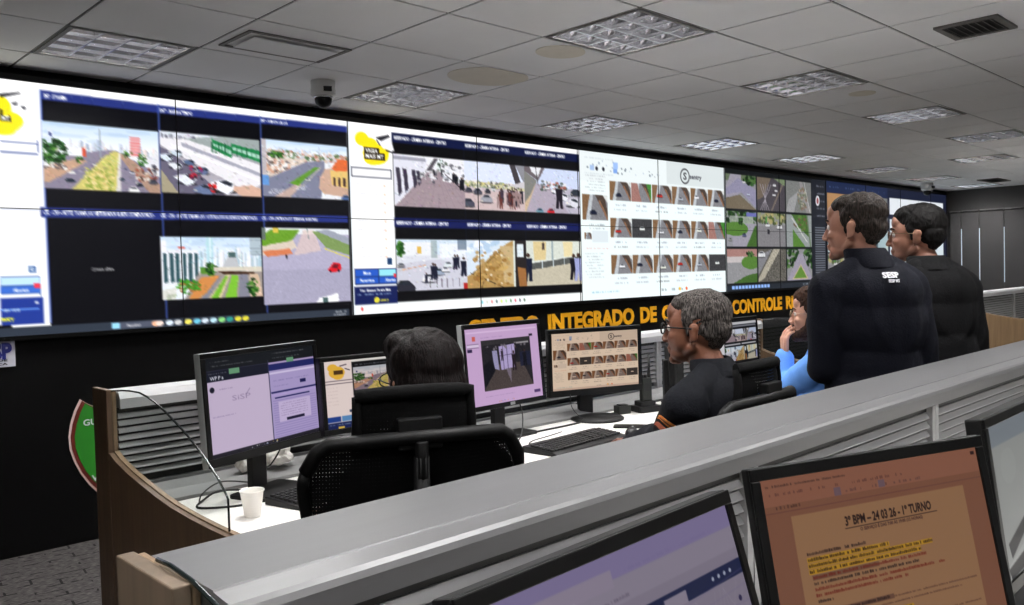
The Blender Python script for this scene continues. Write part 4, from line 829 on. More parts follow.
def pic_vigia():
    p = Img(220, 136, (0.05, 0.05, 0.06)); p.rect(0, 0, 1, 0.035, (0.9, 0.88, 0.86)); p.rect(0, 0, 0.27, 1, (0.93, 0.86, 0.84))
    for cx, cy, rx, ry in ((0.08, 0.1, 0.05, 0.06), (0.12, 0.17, 0.08, 0.09), (0.13, 0.2, 0.06, 0.08)): p.ell(cx, cy, rx, ry, (0.93, 0.72, 0.25))
    p.rect(0.09, 0.14, 0.18, 0.2, (0.3, 0.2, 0.1)); p.line(0.15, 0.08, 0.22, 0.06, 2, (0.25, 0.2, 0.25)); p.line(0.2, 0.12, 0.25, 0.15, 2, (0.25, 0.2, 0.25)); [p.rect(0, v, 0.27, v + 0.01, (0.3, 0.25, 0.3)) for v in (0.29, 0.33)]; p.rect(0.22, 0.74, 0.26, 0.78, (0.2, 0.25, 0.35)); p.rect(0, 0.82, 0.13, 0.9, (0.12, 0.25, 0.55)); p.rect(0.14, 0.82, 0.27, 0.9, (0.35, 0.55, 0.75)); p.rect(0, 0.91, 0.27, 1, (0.08, 0.13, 0.33)); p.scribble(0.02, 0.95, 0.22, 0.02, (0.7, 0.75, 0.8)); p.rect(0.1, 0.97, 0.16, 1, (0.85, 0.7, 0.3)); [p.scribble(0.02, 0.4 + k * 0.05, 0.12, 0.015, (0.75, 0.65, 0.65), 0.5) for k in range(6)]
    f = feed_avenue(); f.a = np.clip(f.a * (0.92, 0.84, 0.80), 0, 1); p.paste(f, 0.28, 0.12, 0.86, 0.46); p.rect(0.27, 0.54, 1, 0.57, (0.5, 0.47, 0.5)); p.scribble(0.3, 0.09, 0.7, 0.02, (0.7, 0.7, 0.75), 0.6); return p
def pic_camera():
    p = Img(240, 180, (0.83, 0.69, 0.86)); p.rect(0.02, 0.04, 0.98, 0.06, (0.9, 0.78, 0.92)); p.rect(0.09, 0.1, 0.13, 0.16, (0.85, 0.4, 0.35)); p.rect(0.02, 0.2, 0.17, 0.24, (0.9, 0.82, 0.93)); p.line(0.02, 0.2, 0.17, 0.2, 1, (0.3, 0.2, 0.35)); p.line(0.02, 0.245, 0.17, 0.245, 1, (0.3, 0.2, 0.35)); p.rect(0.02, 0.26, 0.08, 0.3, (0.2, 0.15, 0.3)); p.rect(0.87, 0.13, 0.92, 0.16, (0.15, 0.12, 0.2)); p.scribble(0.2, 0.13, 0.5, 0.012, (0.5, 0.4, 0.6), 0.5)
    f = Img(160, 110, (0.14, 0.13, 0.15)); f.poly([(0, 1), (0.25, 0.5), (0.8, 0.5), (1, 1)], (0.30, 0.26, 0.25)); f.poly([(0.34, 0.15), (0.66, 0.12), (0.66, 0.6), (0.36, 0.62)], (0.72, 0.66, 0.84)); f.poly([(0.2, 0.22), (0.3, 0.22), (0.32, 0.62), (0.22, 0.58)], (0.62, 0.6, 0.75)); f.poly([(0.46, 0.6), (0.56, 0.6), (0.54, 0.9)], (0.6, 0.55, 0.65), 0.6); f.poly([(0, 0.5), (0.2, 0.38), (0.24, 0.62), (0.05, 0.9), (0, 0.9)], (0.07, 0.07, 0.1)); f.rect(0.76, 0.3, 0.98, 0.6, (0.12, 0.13, 0.22)); [f.line(x, 0.14, x, 0.62, 1.4, (0.35, 0.3, 0.42)) for x in (0.42, 0.5, 0.6)]; f.line(0.34, 0.34, 0.66, 0.32, 1.4, (0.35, 0.3, 0.42)); people(f, 0.63, 0.66, 0.4, (0.14, 0.1, 0.13)); people(f, 0.69, 0.44, 0.26, (0.1, 0.1, 0.13)); people(f, 0.86, 0.6, 0.34, (0.05, 0.05, 0.08)); people(f, 0.4, 0.44, 0.24, (0.2, 0.17, 0.22)); f.rect(0, 0, 1, 0.1, (0.2, 0.19, 0.2)); f.rect(0.7, 0.09, 0.96, 0.13, (0.62, 0.6, 0.62)); f.speck(0.1, 0.1, 0.9, 0.2, ((0.5, 0.47, 0.5),), 12, 0.02); f.grain(0, 0, 1, 1, 0.02)
    p.paste(f, 0.20, 0.16, 0.88, 0.82); p.scribble(0.2, 0.9, 0.6, 0.012, (0.55, 0.45, 0.65), 0.5); p.rect(0.88, 0.9, 0.97, 0.94, (0.35, 0.25, 0.45)); p.speck(0.35, 0.965, 0.6, 0.98, ((0.6, 0.6, 0.8), (0.9, 0.6, 0.4)), 12, 0.006); return p
def pic_search():
    p = search_page(300, 180); p.a = np.clip(p.a * (0.96, 0.82, 0.72), 0, 1); p.rect(0, 0.965, 1, 1, (0.80, 0.68, 0.6)); return p
def pic_feeds():
    p = Img(220, 124, (0.05, 0.05, 0.06)); p.rect(0, 0, 1, 0.03, (0.10, 0.1, 0.12)); p.rect(0, 0.04, 1, 0.14, (0.86, 0.86, 0.88)); p.rect(0.23, 0.10, 1, 0.17, (0.08, 0.09, 0.14)); p.rect(0, 0.05, 0.23, 1, (0.92, 0.91, 0.93)); p.rect(0.23, 0.52, 1, 0.57, (0.1, 0.1, 0.14))
    p.rect(0.25, 0.115, 0.98, 0.155, (0.8, 0.8, 0.82), 0.6); p.rect(0.25, 0.53, 0.6, 0.56, (0.8, 0.8, 0.82)); p.rect(0.63, 0.53, 0.97, 0.56, (0.8, 0.8, 0.82))
    for k, (fa, fb) in enumerate(((feed_tiled_walk, feed_street), (feed_crowd, feed_floor), (feed_kerb, feed_hall))):
        x = 0.24 + k * 0.253; p.paste(fa(), x, 0.2, x + 0.245, 0.48); p.paste(fb(), x, 0.6, x + 0.245, 0.92)
    p.a *= 0.9; return p
def pic_map():
    p = Img(420, 256, (0.62, 0.58, 0.66)); p.rect(0, 0, 1, 0.1, (0.60, 0.55, 0.73)); p.rect(0, 0.1, 1, 0.2, (0.66, 0.62, 0.70)); p.rect(0.0, 0.06, 0.45, 0.13, (0.68, 0.63, 0.72)); p.text('Centro de Controle', 0.06, 0.11, 0.022, (0.4, 0.36, 0.45), wid=0.18); p.scribble(0.5, 0.09, 0.9, 0.016, (0.55, 0.5, 0.7), 0.5)
    p.scribble(0.05, 0.185, 0.5, 0.015, (0.35, 0.3, 0.4), 0.5); p.rect(0, 0.25, 1, 0.32, (0.14, 0.17, 0.33)); p.rect(0.06, 0.215, 0.2, 0.27, (0.15, 0.18, 0.62)); p.scribble(0.3, 0.3, 0.66, 0.016, (0.6, 0.6, 0.75), 0.7); [p.ell(0.85 + k * 0.03, 0.285, 0.006, 0.01, (0.8, 0.82, 0.9)) for k in range(4)]; p.rect(0.62, 0.27, 0.72, 0.32, (0.66, 0.62, 0.7))
    for k in range(26): x = random.random(); p.line(x, 0.34, x + random.uniform(-0.5, 0.5), 1, 1, (0.70, 0.66, 0.74), 0.5)
    for k in range(14): y = random.uniform(0.35, 1); p.line(0, y, 1, y + random.uniform(-0.15, 0.15), 1.4, (0.54, 0.50, 0.66), 0.35)
    for x, y in ((0.5, 0.45), (0.72, 0.5), (0.4, 0.6), (0.6, 0.75), (0.3, 0.8)): p.scribble(x, y, x + 0.05, 0.012, (0.35, 0.3, 0.45), 0.7)
    for k in range(6): p.ell(0.955, 0.42 + k * 0.09, 0.008, 0.014, (0.2, 0.17, 0.35) if k != 1 else (0.6, 0.3, 0.4))
    p.a *= 0.80; return p
def pic_document():
    p = Img(560, 350, (0.49, 0.325, 0.25)); p.rect(0, 0, 1, 0.14, (0.545, 0.36, 0.285)); dk = (0.14, 0.085, 0.08)
    p.scribble(0.02, 0.045, 0.36, 0.014, dk, 0.55, 0.8); p.scribble(0.02, 0.09, 0.62, 0.018, (0.3, 0.17, 0.16), 0.6, 0.5); p.scribble(0.35, 0.13, 0.7, 0.02, (0.28, 0.18, 0.2), 0.5, 0.5); p.rect(0.3, 0.095, 0.33, 0.14, (0.42, 0.33, 0.36)); p.rect(0.5, 0.095, 0.53, 0.135, (0.42, 0.33, 0.36)); p.scribble(0.05, 0.16, 0.15, 0.018, dk, 0.6, 0.7); p.rect(0, 0.172, 1, 0.178, (0.43, 0.27, 0.23)); p.rect(0.97, 0.02, 0.99, 0.04, (0.2, 0.12, 0.12))
    p.rect(0.105, 0.205, 0.90, 1, (0.58, 0.43, 0.31))
    t = '3º BPM – 24 03 26 - 1º TURNO'; p.text(t, 0.325, 0.305, 0.05, dk, wid=0.40, bold=0.03); p.rect(0.32, 0.318, 0.75, 0.322, dk); p.text('O SERVIÇO É DAS 7:00 ÀS 19:00 (12 HORAS)', 0.385, 0.345, 0.018, (0.22, 0.12, 0.12), wid=0.29, bold=0.02)
    ye = (0.74, 0.55, 0.12)
    rows = [(0.14, 0.40, 0, 0), (0.14, 0.50, 1, 0), (0.14, 0.70, 1, 1), (0.14, 0.64, 1, 0), (0.15, 0.66, 0, 1), (0.15, 0.62, 0, 0), (0.15, 0.74, 0, 1), (0.15, 0.56, 0, 1), (0.155, 0.22, 0, 0)]
    v = 0.42
    for k, (xa, xb, hl, rd) in enumerate(rows):
        if hl: p.rect(xa, v - 0.02, xb, v + 0.006, ye, 0.85)
        if k == 4: p.rect(xa, v - 0.02, 0.44, v + 0.006, (0.36, 0.24, 0.2), 0.6)
        p.scribble(xa + 0.003, v, xb, 0.018, (0.42, 0.12, 0.08) if rd and not hl else dk, 0.85, 0.85); v += 0.0305
    v += 0.03
    for k in range(4):
        p.rect(0.15, v - 0.02, 0.48, v + 0.006, (0.33, 0.22, 0.19), 0.65); p.scribble(0.155, v, 0.46, 0.018, dk, 0.9, 0.9); p.scribble(0.48, v, 0.88, 0.011, (0.30, 0.18, 0.15), 0.7, 0.9); v += 0.03
        p.scribble(0.155, v, 0.8, 0.011, (0.30, 0.18, 0.15), 0.7, 0.9); v += 0.045
        p.rect(0.15, v - 0.02, 0.56 + 0.06 * (k % 2), v + 0.006, ye, 0.85); p.scribble(0.155, v, 0.55 + 0.06 * (k % 2), 0.018, dk, 0.8, 0.85); v += 0.055
    p.a *= 0.95
    return p
def pic_grey():
    p = Img(240, 150, (0.60, 0.61, 0.60)); p.rect(0, 0, 1, 0.14, (0.50, 0.53, 0.56)); p.ell(0.2, 0.3, 0.1, 0.12, (0.64, 0.65, 0.64), 0.5); p.poly([(0.06, 0.78), (0.5, 0.60), (0.5, 0.66), (0.08, 0.88)], (0.1, 0.1, 0.11)); p.poly([(0, 0.92), (1, 0.6), (1, 1), (0, 1)], (0.66, 0.67, 0.66)); p.poly([(0.02, 0.93), (0.5, 0.84), (0.5, 0.97), (0.04, 1)], (0.12, 0.12, 0.13)); p.a *= 0.9; return p

# ------------------------------------------------------------------ the room
KC = 0.862
CEIL = 1.44 + 1.368 * KC
TX, TY, GX, GY = 2.1886 * KC, 2.715 * KC, 0.7096 * KC, 0.7014 * KC     # ceiling grid origin and pitch
RX0, RX1, RY0, RY1 = -2.8, 15.06, -3.6, 5.13
bm = bmesh.new(); box(bm, RX0, RX1, RY0, RY1, -0.12, 0); struct('floor', bm, M['carpet'])
bm = bmesh.new(); box(bm, RX0, RX1, RY1, RY1 + 0.15, 0, CEIL + 0.16)
box(bm, RX0, RX1, 5.10, RY1, 0, 1.155)
struct('wall_front', bm, M['black_wall'])
bm = bmesh.new(); box(bm, RX0, RX1, RY0 - 0.15, RY0, 0, CEIL + 0.16); struct('wall_back', bm, M['side_wall'])
bm = bmesh.new(); box(bm, RX0 - 0.15, RX0, RY0, RY1, 0, CEIL + 0.16); struct('wall_left', bm, M['side_wall'])
bm = bmesh.new(); box(bm, RX1, RX1 + 0.15, RY0, RY1, 0, CEIL + 0.16); struct('wall_right', bm, M['grey_wall'])

# light fixtures occupy whole tiles
FIX = [(i, 3) for i in (-1, 2, 5, 8, 11, 14, 17, 20)] + [(i, 0) for i in (-1, 2, 5, 8, 11, 14, 17, 20)] + \
      [(i, -3) for i in (-4, -1, 2)] + [(i, -6) for i in (-4, -1, 2)]  # both of these rows are out of view, added to light the room
FIX = [f for f in FIX if not (f == (14, 0))] + [(14, 1)]
bm = bmesh.new()
i0, i1 = int((RX0 - TX) / GX) - 1, int((RX1 - TX) / GX) + 1
j0, j1 = int((RY0 - TY) / GY) - 1, int((RY1 - TY) / GY) + 1
g = 0.0068
for i in range(i0, i1 + 1):
    for j in range(j0, j1 + 1):
        if (i, j) in FIX: continue
        x0, x1 = max(TX + i * GX + g, RX0), min(TX + (i + 1) * GX - g, RX1)
        y0, y1 = max(TY + j * GY + g, RY0), min(TY + (j + 1) * GY - g, RY1)
        if x1 - x0 < 0.02 or y1 - y0 < 0.02: continue
        box(bm, x0, x1, y0, y1, CEIL, CEIL + 0.015)
for i in range(i0, i1 + 2):
    x = TX + i * GX
    if RX0 < x < RX1: box(bm, x - 0.0118, x + 0.0118, RY0, RY1, CEIL + 0.005, CEIL + 0.03, 1)
for j in range(j0, j1 + 2):
    y = TY + j * GY
    if RY0 < y < RY1: box(bm, RX0, RX1, y - 0.0118, y + 0.0118, CEIL + 0.005, CEIL + 0.03, 1)
box(bm, RX0, RX1, RY0, RY1, CEIL + 0.15, CEIL + 0.16, 2)
struct('ceiling', bm, [M['ceil'], M['tbar'], M['void']])

# ceiling lamps: white housing, tubes, mirror louver
def make_fixture():
    t = thing('ceiling_light', '', 'ceiling light', (0, 0, CEIL))
    w, d = GX / 2 - 0.012, GY / 2 - 0.012
    bm = bmesh.new()
    for a in ((-w, w, -d, -d + 0.004), (-w, w, d - 0.004, d), (-w, -w + 0.004, -d, d), (w - 0.004, w, -d, d)): box(bm, *a, 0.0, 0.1)
    box(bm, -w, w, -d, d, 0.1, 0.104); mobj('housing', bm, M['white_metal'], t)
    bm = bmesh.new()
    for a in ((-w, w, -d, -d + 0.022), (-w, w, d - 0.022, d), (-w, -w + 0.022, -d + 0.022, d - 0.022), (w - 0.022, w, -d + 0.022, d - 0.022)): box(bm, *a, -0.0015, 0.002)
    mobj('frame', bm, M['vent_grey'], t)
    bm = bmesh.new()
    n = 4; W, D = w - 0.022, d - 0.022
    for k in range(n + 1):                      # curved V-section blades both ways
        for ax in (0, 1):
            L, S = (W, D) if ax == 0 else (D, W)
            c = -S + 2 * S * k / n
            prof = [(-0.003, 0.002), (-0.006, 0.018), (-0.013, 0.036), (-0.024, 0.052), (0.024, 0.052), (0.013, 0.036), (0.006, 0.018), (0.003, 0.002)]
            if k == 0: prof = [(0, 0.002)] + [p for p in prof if p[0] > 0][::-1] + [(0, 0.052)]
            if k == n: prof = [p for p in prof if p[0] < 0] + [(0, 0.052), (0, 0.002)]
            pts = [(c + p[0], p[1]) for p in prof]
            if ax == 0: prism(bm, pts, 2 * L, axis='x', a=-L)
            else: prism(bm, pts, 2 * L, axis='y', a=-L)
    mobj('louver', bm, M['mirror'], t)
    for k in range(n):
        bm = bmesh.new(); x = -W + 2 * W * (k + 0.5) / n
        tube(bm, [(x, -D + 0.01, 0.078), (x, D - 0.01, 0.078)], 0.008, 8)
        mobj('lamp_tube', bm, M['tube'], t)
    ld = bpy.data.lights.new('lamp_glow', 'AREA'); ld.shape = 'RECTANGLE'; ld.size = 0.095; ld.size_y = 2 * D; ld.energy = LAMP_W / n; ld.color = LAMP_C
    for k in range(n):
        lo = bpy.data.objects.new('lamp_glow', ld); COL.objects.link(lo); lo.parent = t; lo.location = (-W + 2 * W * (k + 0.5) / n, 0, 0.066)
    return t
rowname = {3: 'row along the video wall', 0: 'second row from the video wall', 1: 'second row from the video wall', -3: 'unseen third row added to light the room', -6: 'unseen rearmost row added to light the room'}
ordn = {-4: 'first', -1: 'first', 2: 'second', 5: 'third', 8: 'fourth', 11: 'fifth', 14: 'sixth', 17: 'seventh', 20: 'eighth'}
special = {(-1, 3): 'dim square louvered ceiling light at the far left, above the video wall corner',
           (2, 3): 'square louvered ceiling light beside the dome camera',
           (2, 0): 'largest bright louvered ceiling light at the top middle',
           (5, 0): 'bright louvered ceiling light with a faint round stain at its right corner'}
fx0 = make_fixture()
for n, (i, j) in enumerate(FIX):
    o = fx0 if n == 0 else copy_tree(fx0)
    o.location = (TX + (i + 0.5) * GX, TY + (j + 0.5) * GY, CEIL)
    o['group'] = 'square louvered ceiling lights'
    o['label'] = special.get((i, j), 'square louvered ceiling light, %s in the %s' % (ordn[i], rowname[j]))

# stains, vents and camera on the ceiling
def blob_outline(cx, cy, rx, ry, n=40, cut=None):
    pts = []
    for k in range(n):
        a = 2 * PI * k / n; x, y = cx + rx * math.cos(a), cy + ry * math.sin(a)
        if cut: x, y = max(x, cut[0]), max(y, cut[1])
        if cut: x, y = min(x, cut[2]), min(y, cut[3])
        pts.append((x, y))
    return pts
def cell(i, j): return (TX + i * GX + g, TY + j * GY + g, TX + (i + 1) * GX - g, TY + (j + 1) * GY - g)
for (c, rx, ry, cc, lb) in (((4.02, 4.33), 0.31, 0.24, (2, 2), 'large pale beige round cover set in a ceiling tile'), ((3.93, 3.57), 0.17, 0.14, (2, 1), 'smaller pale beige round cover on the ceiling before the brightest light'), ((6.79, 2.93), 0.11, 0.10, (6, 0), 'faint round beige cover next to a ceiling light')):
    c = (c[0] * KC, c[1] * KC); rx *= KC; ry *= KC; bm = bmesh.new(); q = cell(*cc)
    prism(bm, blob_outline(c[0], c[1], rx, ry, cut=q), 0.003, axis='z', a=CEIL - 0.003)
    tag(mobj('ceiling_cover', bm, M['patch']), lb, 'ceiling cover')
def vent(cx, cy, w, d, label, m1, n=7):
    cx, cy, w, d = cx * KC, cy * KC, w * KC, d * KC; t = thing('air_vent', label, 'air vent', (cx, cy, CEIL))
    bm = bmesh.new()
    for a in ((-w, w, -d, -d + 0.03), (-w, w, d - 0.03, d), (-w, -w + 0.03, -d + 0.03, d - 0.03), (w - 0.03, w, -d + 0.03, d - 0.03)): box(bm, *a, -0.012, 0)
    mobj('frame', bm, m1, t)
    bm = bmesh.new(); box(bm, -w + 0.03, w - 0.03, -d + 0.03, d - 0.03, -0.003, 0); mobj('backing', bm, M['vent_dark'], t)
    bm = bmesh.new()
    for k in range(n):
        y = -d + 0.03 + (2 * d - 0.06) * (k + 0.5) / n
        mt = Matrix.Translation((0, y, -0.008)) @ Matrix.Rotation(R(35), 4, 'X')
        box(bm, -w + 0.03, w - 0.03, -0.011, 0.011, -0.001, 0.001, mtx=mt)
    mobj('slats', bm, m1, t)
    return t
vent(5.445, 1.68, 0.185, 0.17, 'square dark grey slatted air vent at the upper right of the ceiling', M['vent_grey'])
vent(15.9, 4.64, 0.35, 0.16, 'narrow dark air vent in the ceiling near the far right wall', M['vent_grey'], 5)
t = thing('air_diffuser', 'flat grey panel air diffuser framed in a ceiling tile left of the dome camera', 'air diffuser', (2.57 * KC, 4.50 * KC, CEIL)); t.scale = (KC, KC, KC)
bm = bmesh.new()
for a in ((-0.33, 0.33, -0.19, -0.165), (-0.33, 0.33, 0.165, 0.19), (-0.33, -0.305, -0.165, 0.165), (0.305, 0.33, -0.165, 0.165)): box(bm, *a, -0.009, 0)
mobj('frame', bm, M['vent_grey'], t, bevel=0.003)
bm = bmesh.new(); box(bm, -0.27, 0.27, -0.125, 0.125, -0.02, -0.014); box(bm, -0.05, 0.05, -0.03, 0.03, -0.014, 0); mobj('plate', bm, M['ceil'], t)
def dome(x, y, label, s=1.0):
    t = thing('dome_camera', label, 'security camera', (x * KC, y * KC, CEIL)); s *= KC; t.scale = (s, s, s)
    bm = bmesh.new(); lathe(bm, [(0.075, -0.0), (0.075, -0.05), (0.078, -0.055), (0.078, -0.085), (0.07, -0.092), (0.056, -0.094)], seg=28)
    mobj('housing', bm, M['white_metal'], t)
    bm = bmesh.new(); box(bm, 0.0, 0.05, -0.0795, -0.07, -0.075, -0.045, mtx=Matrix.Rotation(R(-30), 4, 'Z')); mobj('label_plate', bm, M['vent_dark'], t)
    bm = bmesh.new(); lathe(bm, [(0.0535, -0.09)] + [(0.0535 * math.cos(R(a)), -0.112 - 0.0535 * math.sin(R(a))) for a in range(0, 90, 9)] + [(0.002, -0.1655)], seg=28)
    mobj('dome', bm, M['bezel'], t)
    bm = bmesh.new(); lathe(bm, [(0.050, -0.088), (0.060, -0.088), (0.061, -0.104), (0.0565, -0.107), (0.0535, -0.100)], seg=28); mobj('chrome_ring', bm, M['chrome'], t)
    return t
dome(3.2, 5.13, 'white dome security camera on the ceiling above the left video wall', 1.12)
dome(15.3, 5.5, 'small white dome camera on the ceiling at the far right end of the video wall', 1.3)

# roller blinds over the window on the right wall
bm = bmesh.new(); box(bm, RX1 - 0.012, RX1 - 0.004, 1.0, 5.05, 1.10, 1.98)
o = struct('window_1', bm, mat('daylight_pane', (0.8, 0.82, 0.85), 0.3, emit=(0.9, 0.95, 1.0), estr=0.55))
edges = [5.05, 4.87, 4.60, 4.24, 3.9, 3.5, 3.0, 2.5, 2.0, 1.5, 1.0]
gap = 0.015
pos = ['in the corner behind the video wall end', 'second from the corner', 'third from the corner', 'fourth from the corner', 'fifth from the corner', 'sixth from the corner', 'seventh from the corner', 'eighth from the corner', 'ninth from the corner', 'last from the corner']
for k in range(len(edges) - 1):
    ya, yb = edges[k] - gap / 2, edges[k + 1] + gap / 2
    t = thing('roller_blind', 'grey roller blind over the right wall window, ' + pos[k], 'window blind', (RX1 - 0.05, (ya + yb) / 2, 0.95), 0, 'grey roller blinds on the right wall')
    h = (ya - yb) / 2
    bm = bmesh.new(); box(bm, -0.003, 0.003, -h, h, 0.02, 1.30)
    mobj('fabric', bm, M['blind'], t)
    bm = bmesh.new(); tube(bm, [(0, -h, 1.31), (0, h, 1.31)], 0.018, 12); mobj('roller', bm, M['blind'], t)
    bm = bmesh.new(); box(bm, -0.008, 0.008, -h, h, 0.0, 0.022); mobj('bottom_bar', bm, M['vent_grey'], t, bevel=0.003)

# ------------------------------------------------------------------ the video wall
vw = thing('video_wall', 'long black-framed video wall showing camera feeds and a vehicle search page', 'video wall', (WX0 + NP * PW / 2, WALL_Y, 0))
off = Vector(vw.location)
for r in range(2):
    for c in range(12):
        x0 = WX0 + c * PW; z1 = WZ1 - r * PH; b = 0.0022
        bm = bmesh.new()
        PWc = PW * min(1, NP - c); X0, X1, Z0, Z1 = x0 - off.x, x0 + PWc - off.x, z1 - PH, z1
        for q in ((X0, X1, Z1 - b, Z1), (X0, X1, Z0, Z0 + b), (X0, X0 + b, Z0 + b, Z1 - b), (X1 - b, X1, Z0 + b, Z1 - b)):
            box(bm, q[0], q[1], 0, 0.012, q[2], q[3])
        box(bm, X0 + 0.001, X1 - 0.001, 0.012, 0.060, Z0 + 0.001, Z1 - 0.001)
        p = mobj('display_panel', bm, M['bezel'], vw)
        iw, ih = int(round(CV.w / NP)), CV.h // 2
        im = Img(1, 1); xa = int(round(c * CV.w / NP)); xb = int(round(min(c + 1, NP) * CV.w / NP))
        im.a = CV.a[r * ih:(r + 1) * ih, xa:xb].copy(); im.h, im.w = im.a.shape[:2]
        picture_mesh('screen', im, M['wall_screen'], p, (X0 + b, 0.006, Z1 - b), (1, 0, 0), (0, 0, -1), PWc - 2 * b, PH - 2 * b)
bm = bmesh.new()
L_ = NP * PW / 2
for q in ((-L_ - 0.02, L_ + 0.02, WZ1 + 0.001, WZ1 + 0.03), (-L_ - 0.02, L_ + 0.02, WZ0 - 0.02, WZ0 - 0.001), (-L_ - 0.02, -L_ - 0.001, WZ0 - 0.001, WZ1 + 0.001), (L_ + 0.001, L_ + 0.02, WZ0 - 0.001, WZ1 + 0.001)):
    box(bm, q[0], q[1], -0.004, 0.062, q[2], q[3])
mobj('surround_frame', bm, M['bezel'], vw)

# ------------------------------------------------------------------ lettering and signs on the black wall
def text_mesh(name, s, m, parent, x0, x1, z, h, y, depth=0.006, bold=0.02):
    v, tr = text_tris(s, bold)
    cu = bpy.data.curves.new(name, 'FONT'); cu.body = s; cu.offset = bold; cu.extrude = 0.02; cu.resolution_u = 3
    o = bpy.data.objects.new('tmp', cu); COL.objects.link(o)
    me0 = o.to_mesh(); me = me0.copy(); me.name = name; o.to_mesh_clear(); bpy.data.objects.remove(o); bpy.data.curves.remove(cu)
    co = np.zeros(len(me.vertices) * 3); me.vertices.foreach_get('co', co); co = co.reshape(-1, 3)
    a, b = co[:, 0].min(), co[:, 0].max(); t0 = 0.0; t1 = 0.73
    P = np.stack([x0 + (co[:, 0] - a) * (x1 - x0) / (b - a), y - (co[:, 2] + 0.02) / 0.04 * depth, z + co[:, 1] / 0.73 * h], 1)
    me.vertices.foreach_set('co', P.ravel()); me.update()
    o = bpy.data.objects.new(name, me); COL.objects.link(o); me.materials.clear(); me.materials.append(m)
    if parent: o.parent = parent
    return o
tx = thing('wall_lettering', 'large yellow capital lettering in one line under the video wall', 'lettering', (0, 0, 0))
BOLD = 0.045
for s, x0, x1 in (('CENTRO', 4.43, 5.25), ('INTEGRADO', 5.36, 6.575), ('DE', 6.675, 6.94), ('COMANDO', 7.03, 8.14), ('E', 8.23, 8.29), ('CONTROLE', 8.35, 9.47), ('REGIONAL', 9.57, 10.65)):
    text_mesh('word', s, M['yellow'], tx, x0, x1, 0.932, 0.15, 5.0995, bold=BOLD)
sg = thing('wall_sign', 'white sign with big blue letters at the lower left corner of the video wall', 'sign', (0, 0, 0))
bm = bmesh.new(); box(bm, 0.72, 1.228, 5.088, 5.0995, 1.022, 1.158); mobj('board', bm, M['sign_white'], sg, bevel=0.002)
text_mesh('letters', 'SESP', M['sign_blue'], sg, 1.035, 1.213, 1.068, 0.082, 5.088, 0.002, 0.05)
text_mesh('small_text', 'SECRETARIA DE', M['bezel'], sg, 0.93, 1.19, 1.052, 0.012, 5.088, 0.0015, 0.02)
text_mesh('small_text', 'SEGURANÇA PÚBLICA', M['bezel'], sg, 0.84, 1.19, 1.033, 0.012, 5.088, 0.0015, 0.02)
# green shield
sh = thing('shield_sign', 'green shield sign with red-brown and pale edge on the black wall', 'sign', (0, 0, 0))
def shield(s, n=10):
    cx, cz = 1.80, 0.52
    half = [(0.0, 0.235)]
    for k in range(n + 1): t_ = k / n; half.append((0.07 + 0.19 * t_, 0.235 - 0.045 * math.sin(PI * t_ * 0.9) + 0.045 * t_))
    for k in range(1, n + 1):
        t_ = k / n; a = t_ * PI / 2
        half.append((0.26 + 0.085 * math.sin(min(1, t_ * 2.4) * PI / 2) - 0.345 * t_ ** 3.1, 0.28 - 0.72 * t_))
    out = [(x * s, z * s) for x, z in half] + [(-x * s, z * s) for x, z in half[::-1][1:-1]]
    return [(cx + x, cz + z + 0.02) for x, z in out]
for nm, s, mm, y in (('border', 1.0, 'sign_pink', 5.094), ('inner_border', 0.965, 'sign_red', 5.092), ('field', 0.905, 'sign_green', 5.090)):
    bm = bmesh.new(); prism(bm, [p for p in shield(s)], 5.0995 - y, axis='y', a=y); mobj(nm, bm, M[mm], sh)
text_mesh('letters', 'GUARDA MUNICIPAL', M['sign_white'], sh, 1.55, 2.05, 0.655, 0.035, 5.090, 0.002, 0.02)
text_mesh('letters', 'VÁRZEA GRANDE', M['sign_white'], sh, 1.582, 2.018, 0.335, 0.035, 5.090, 0.002, 0.02)

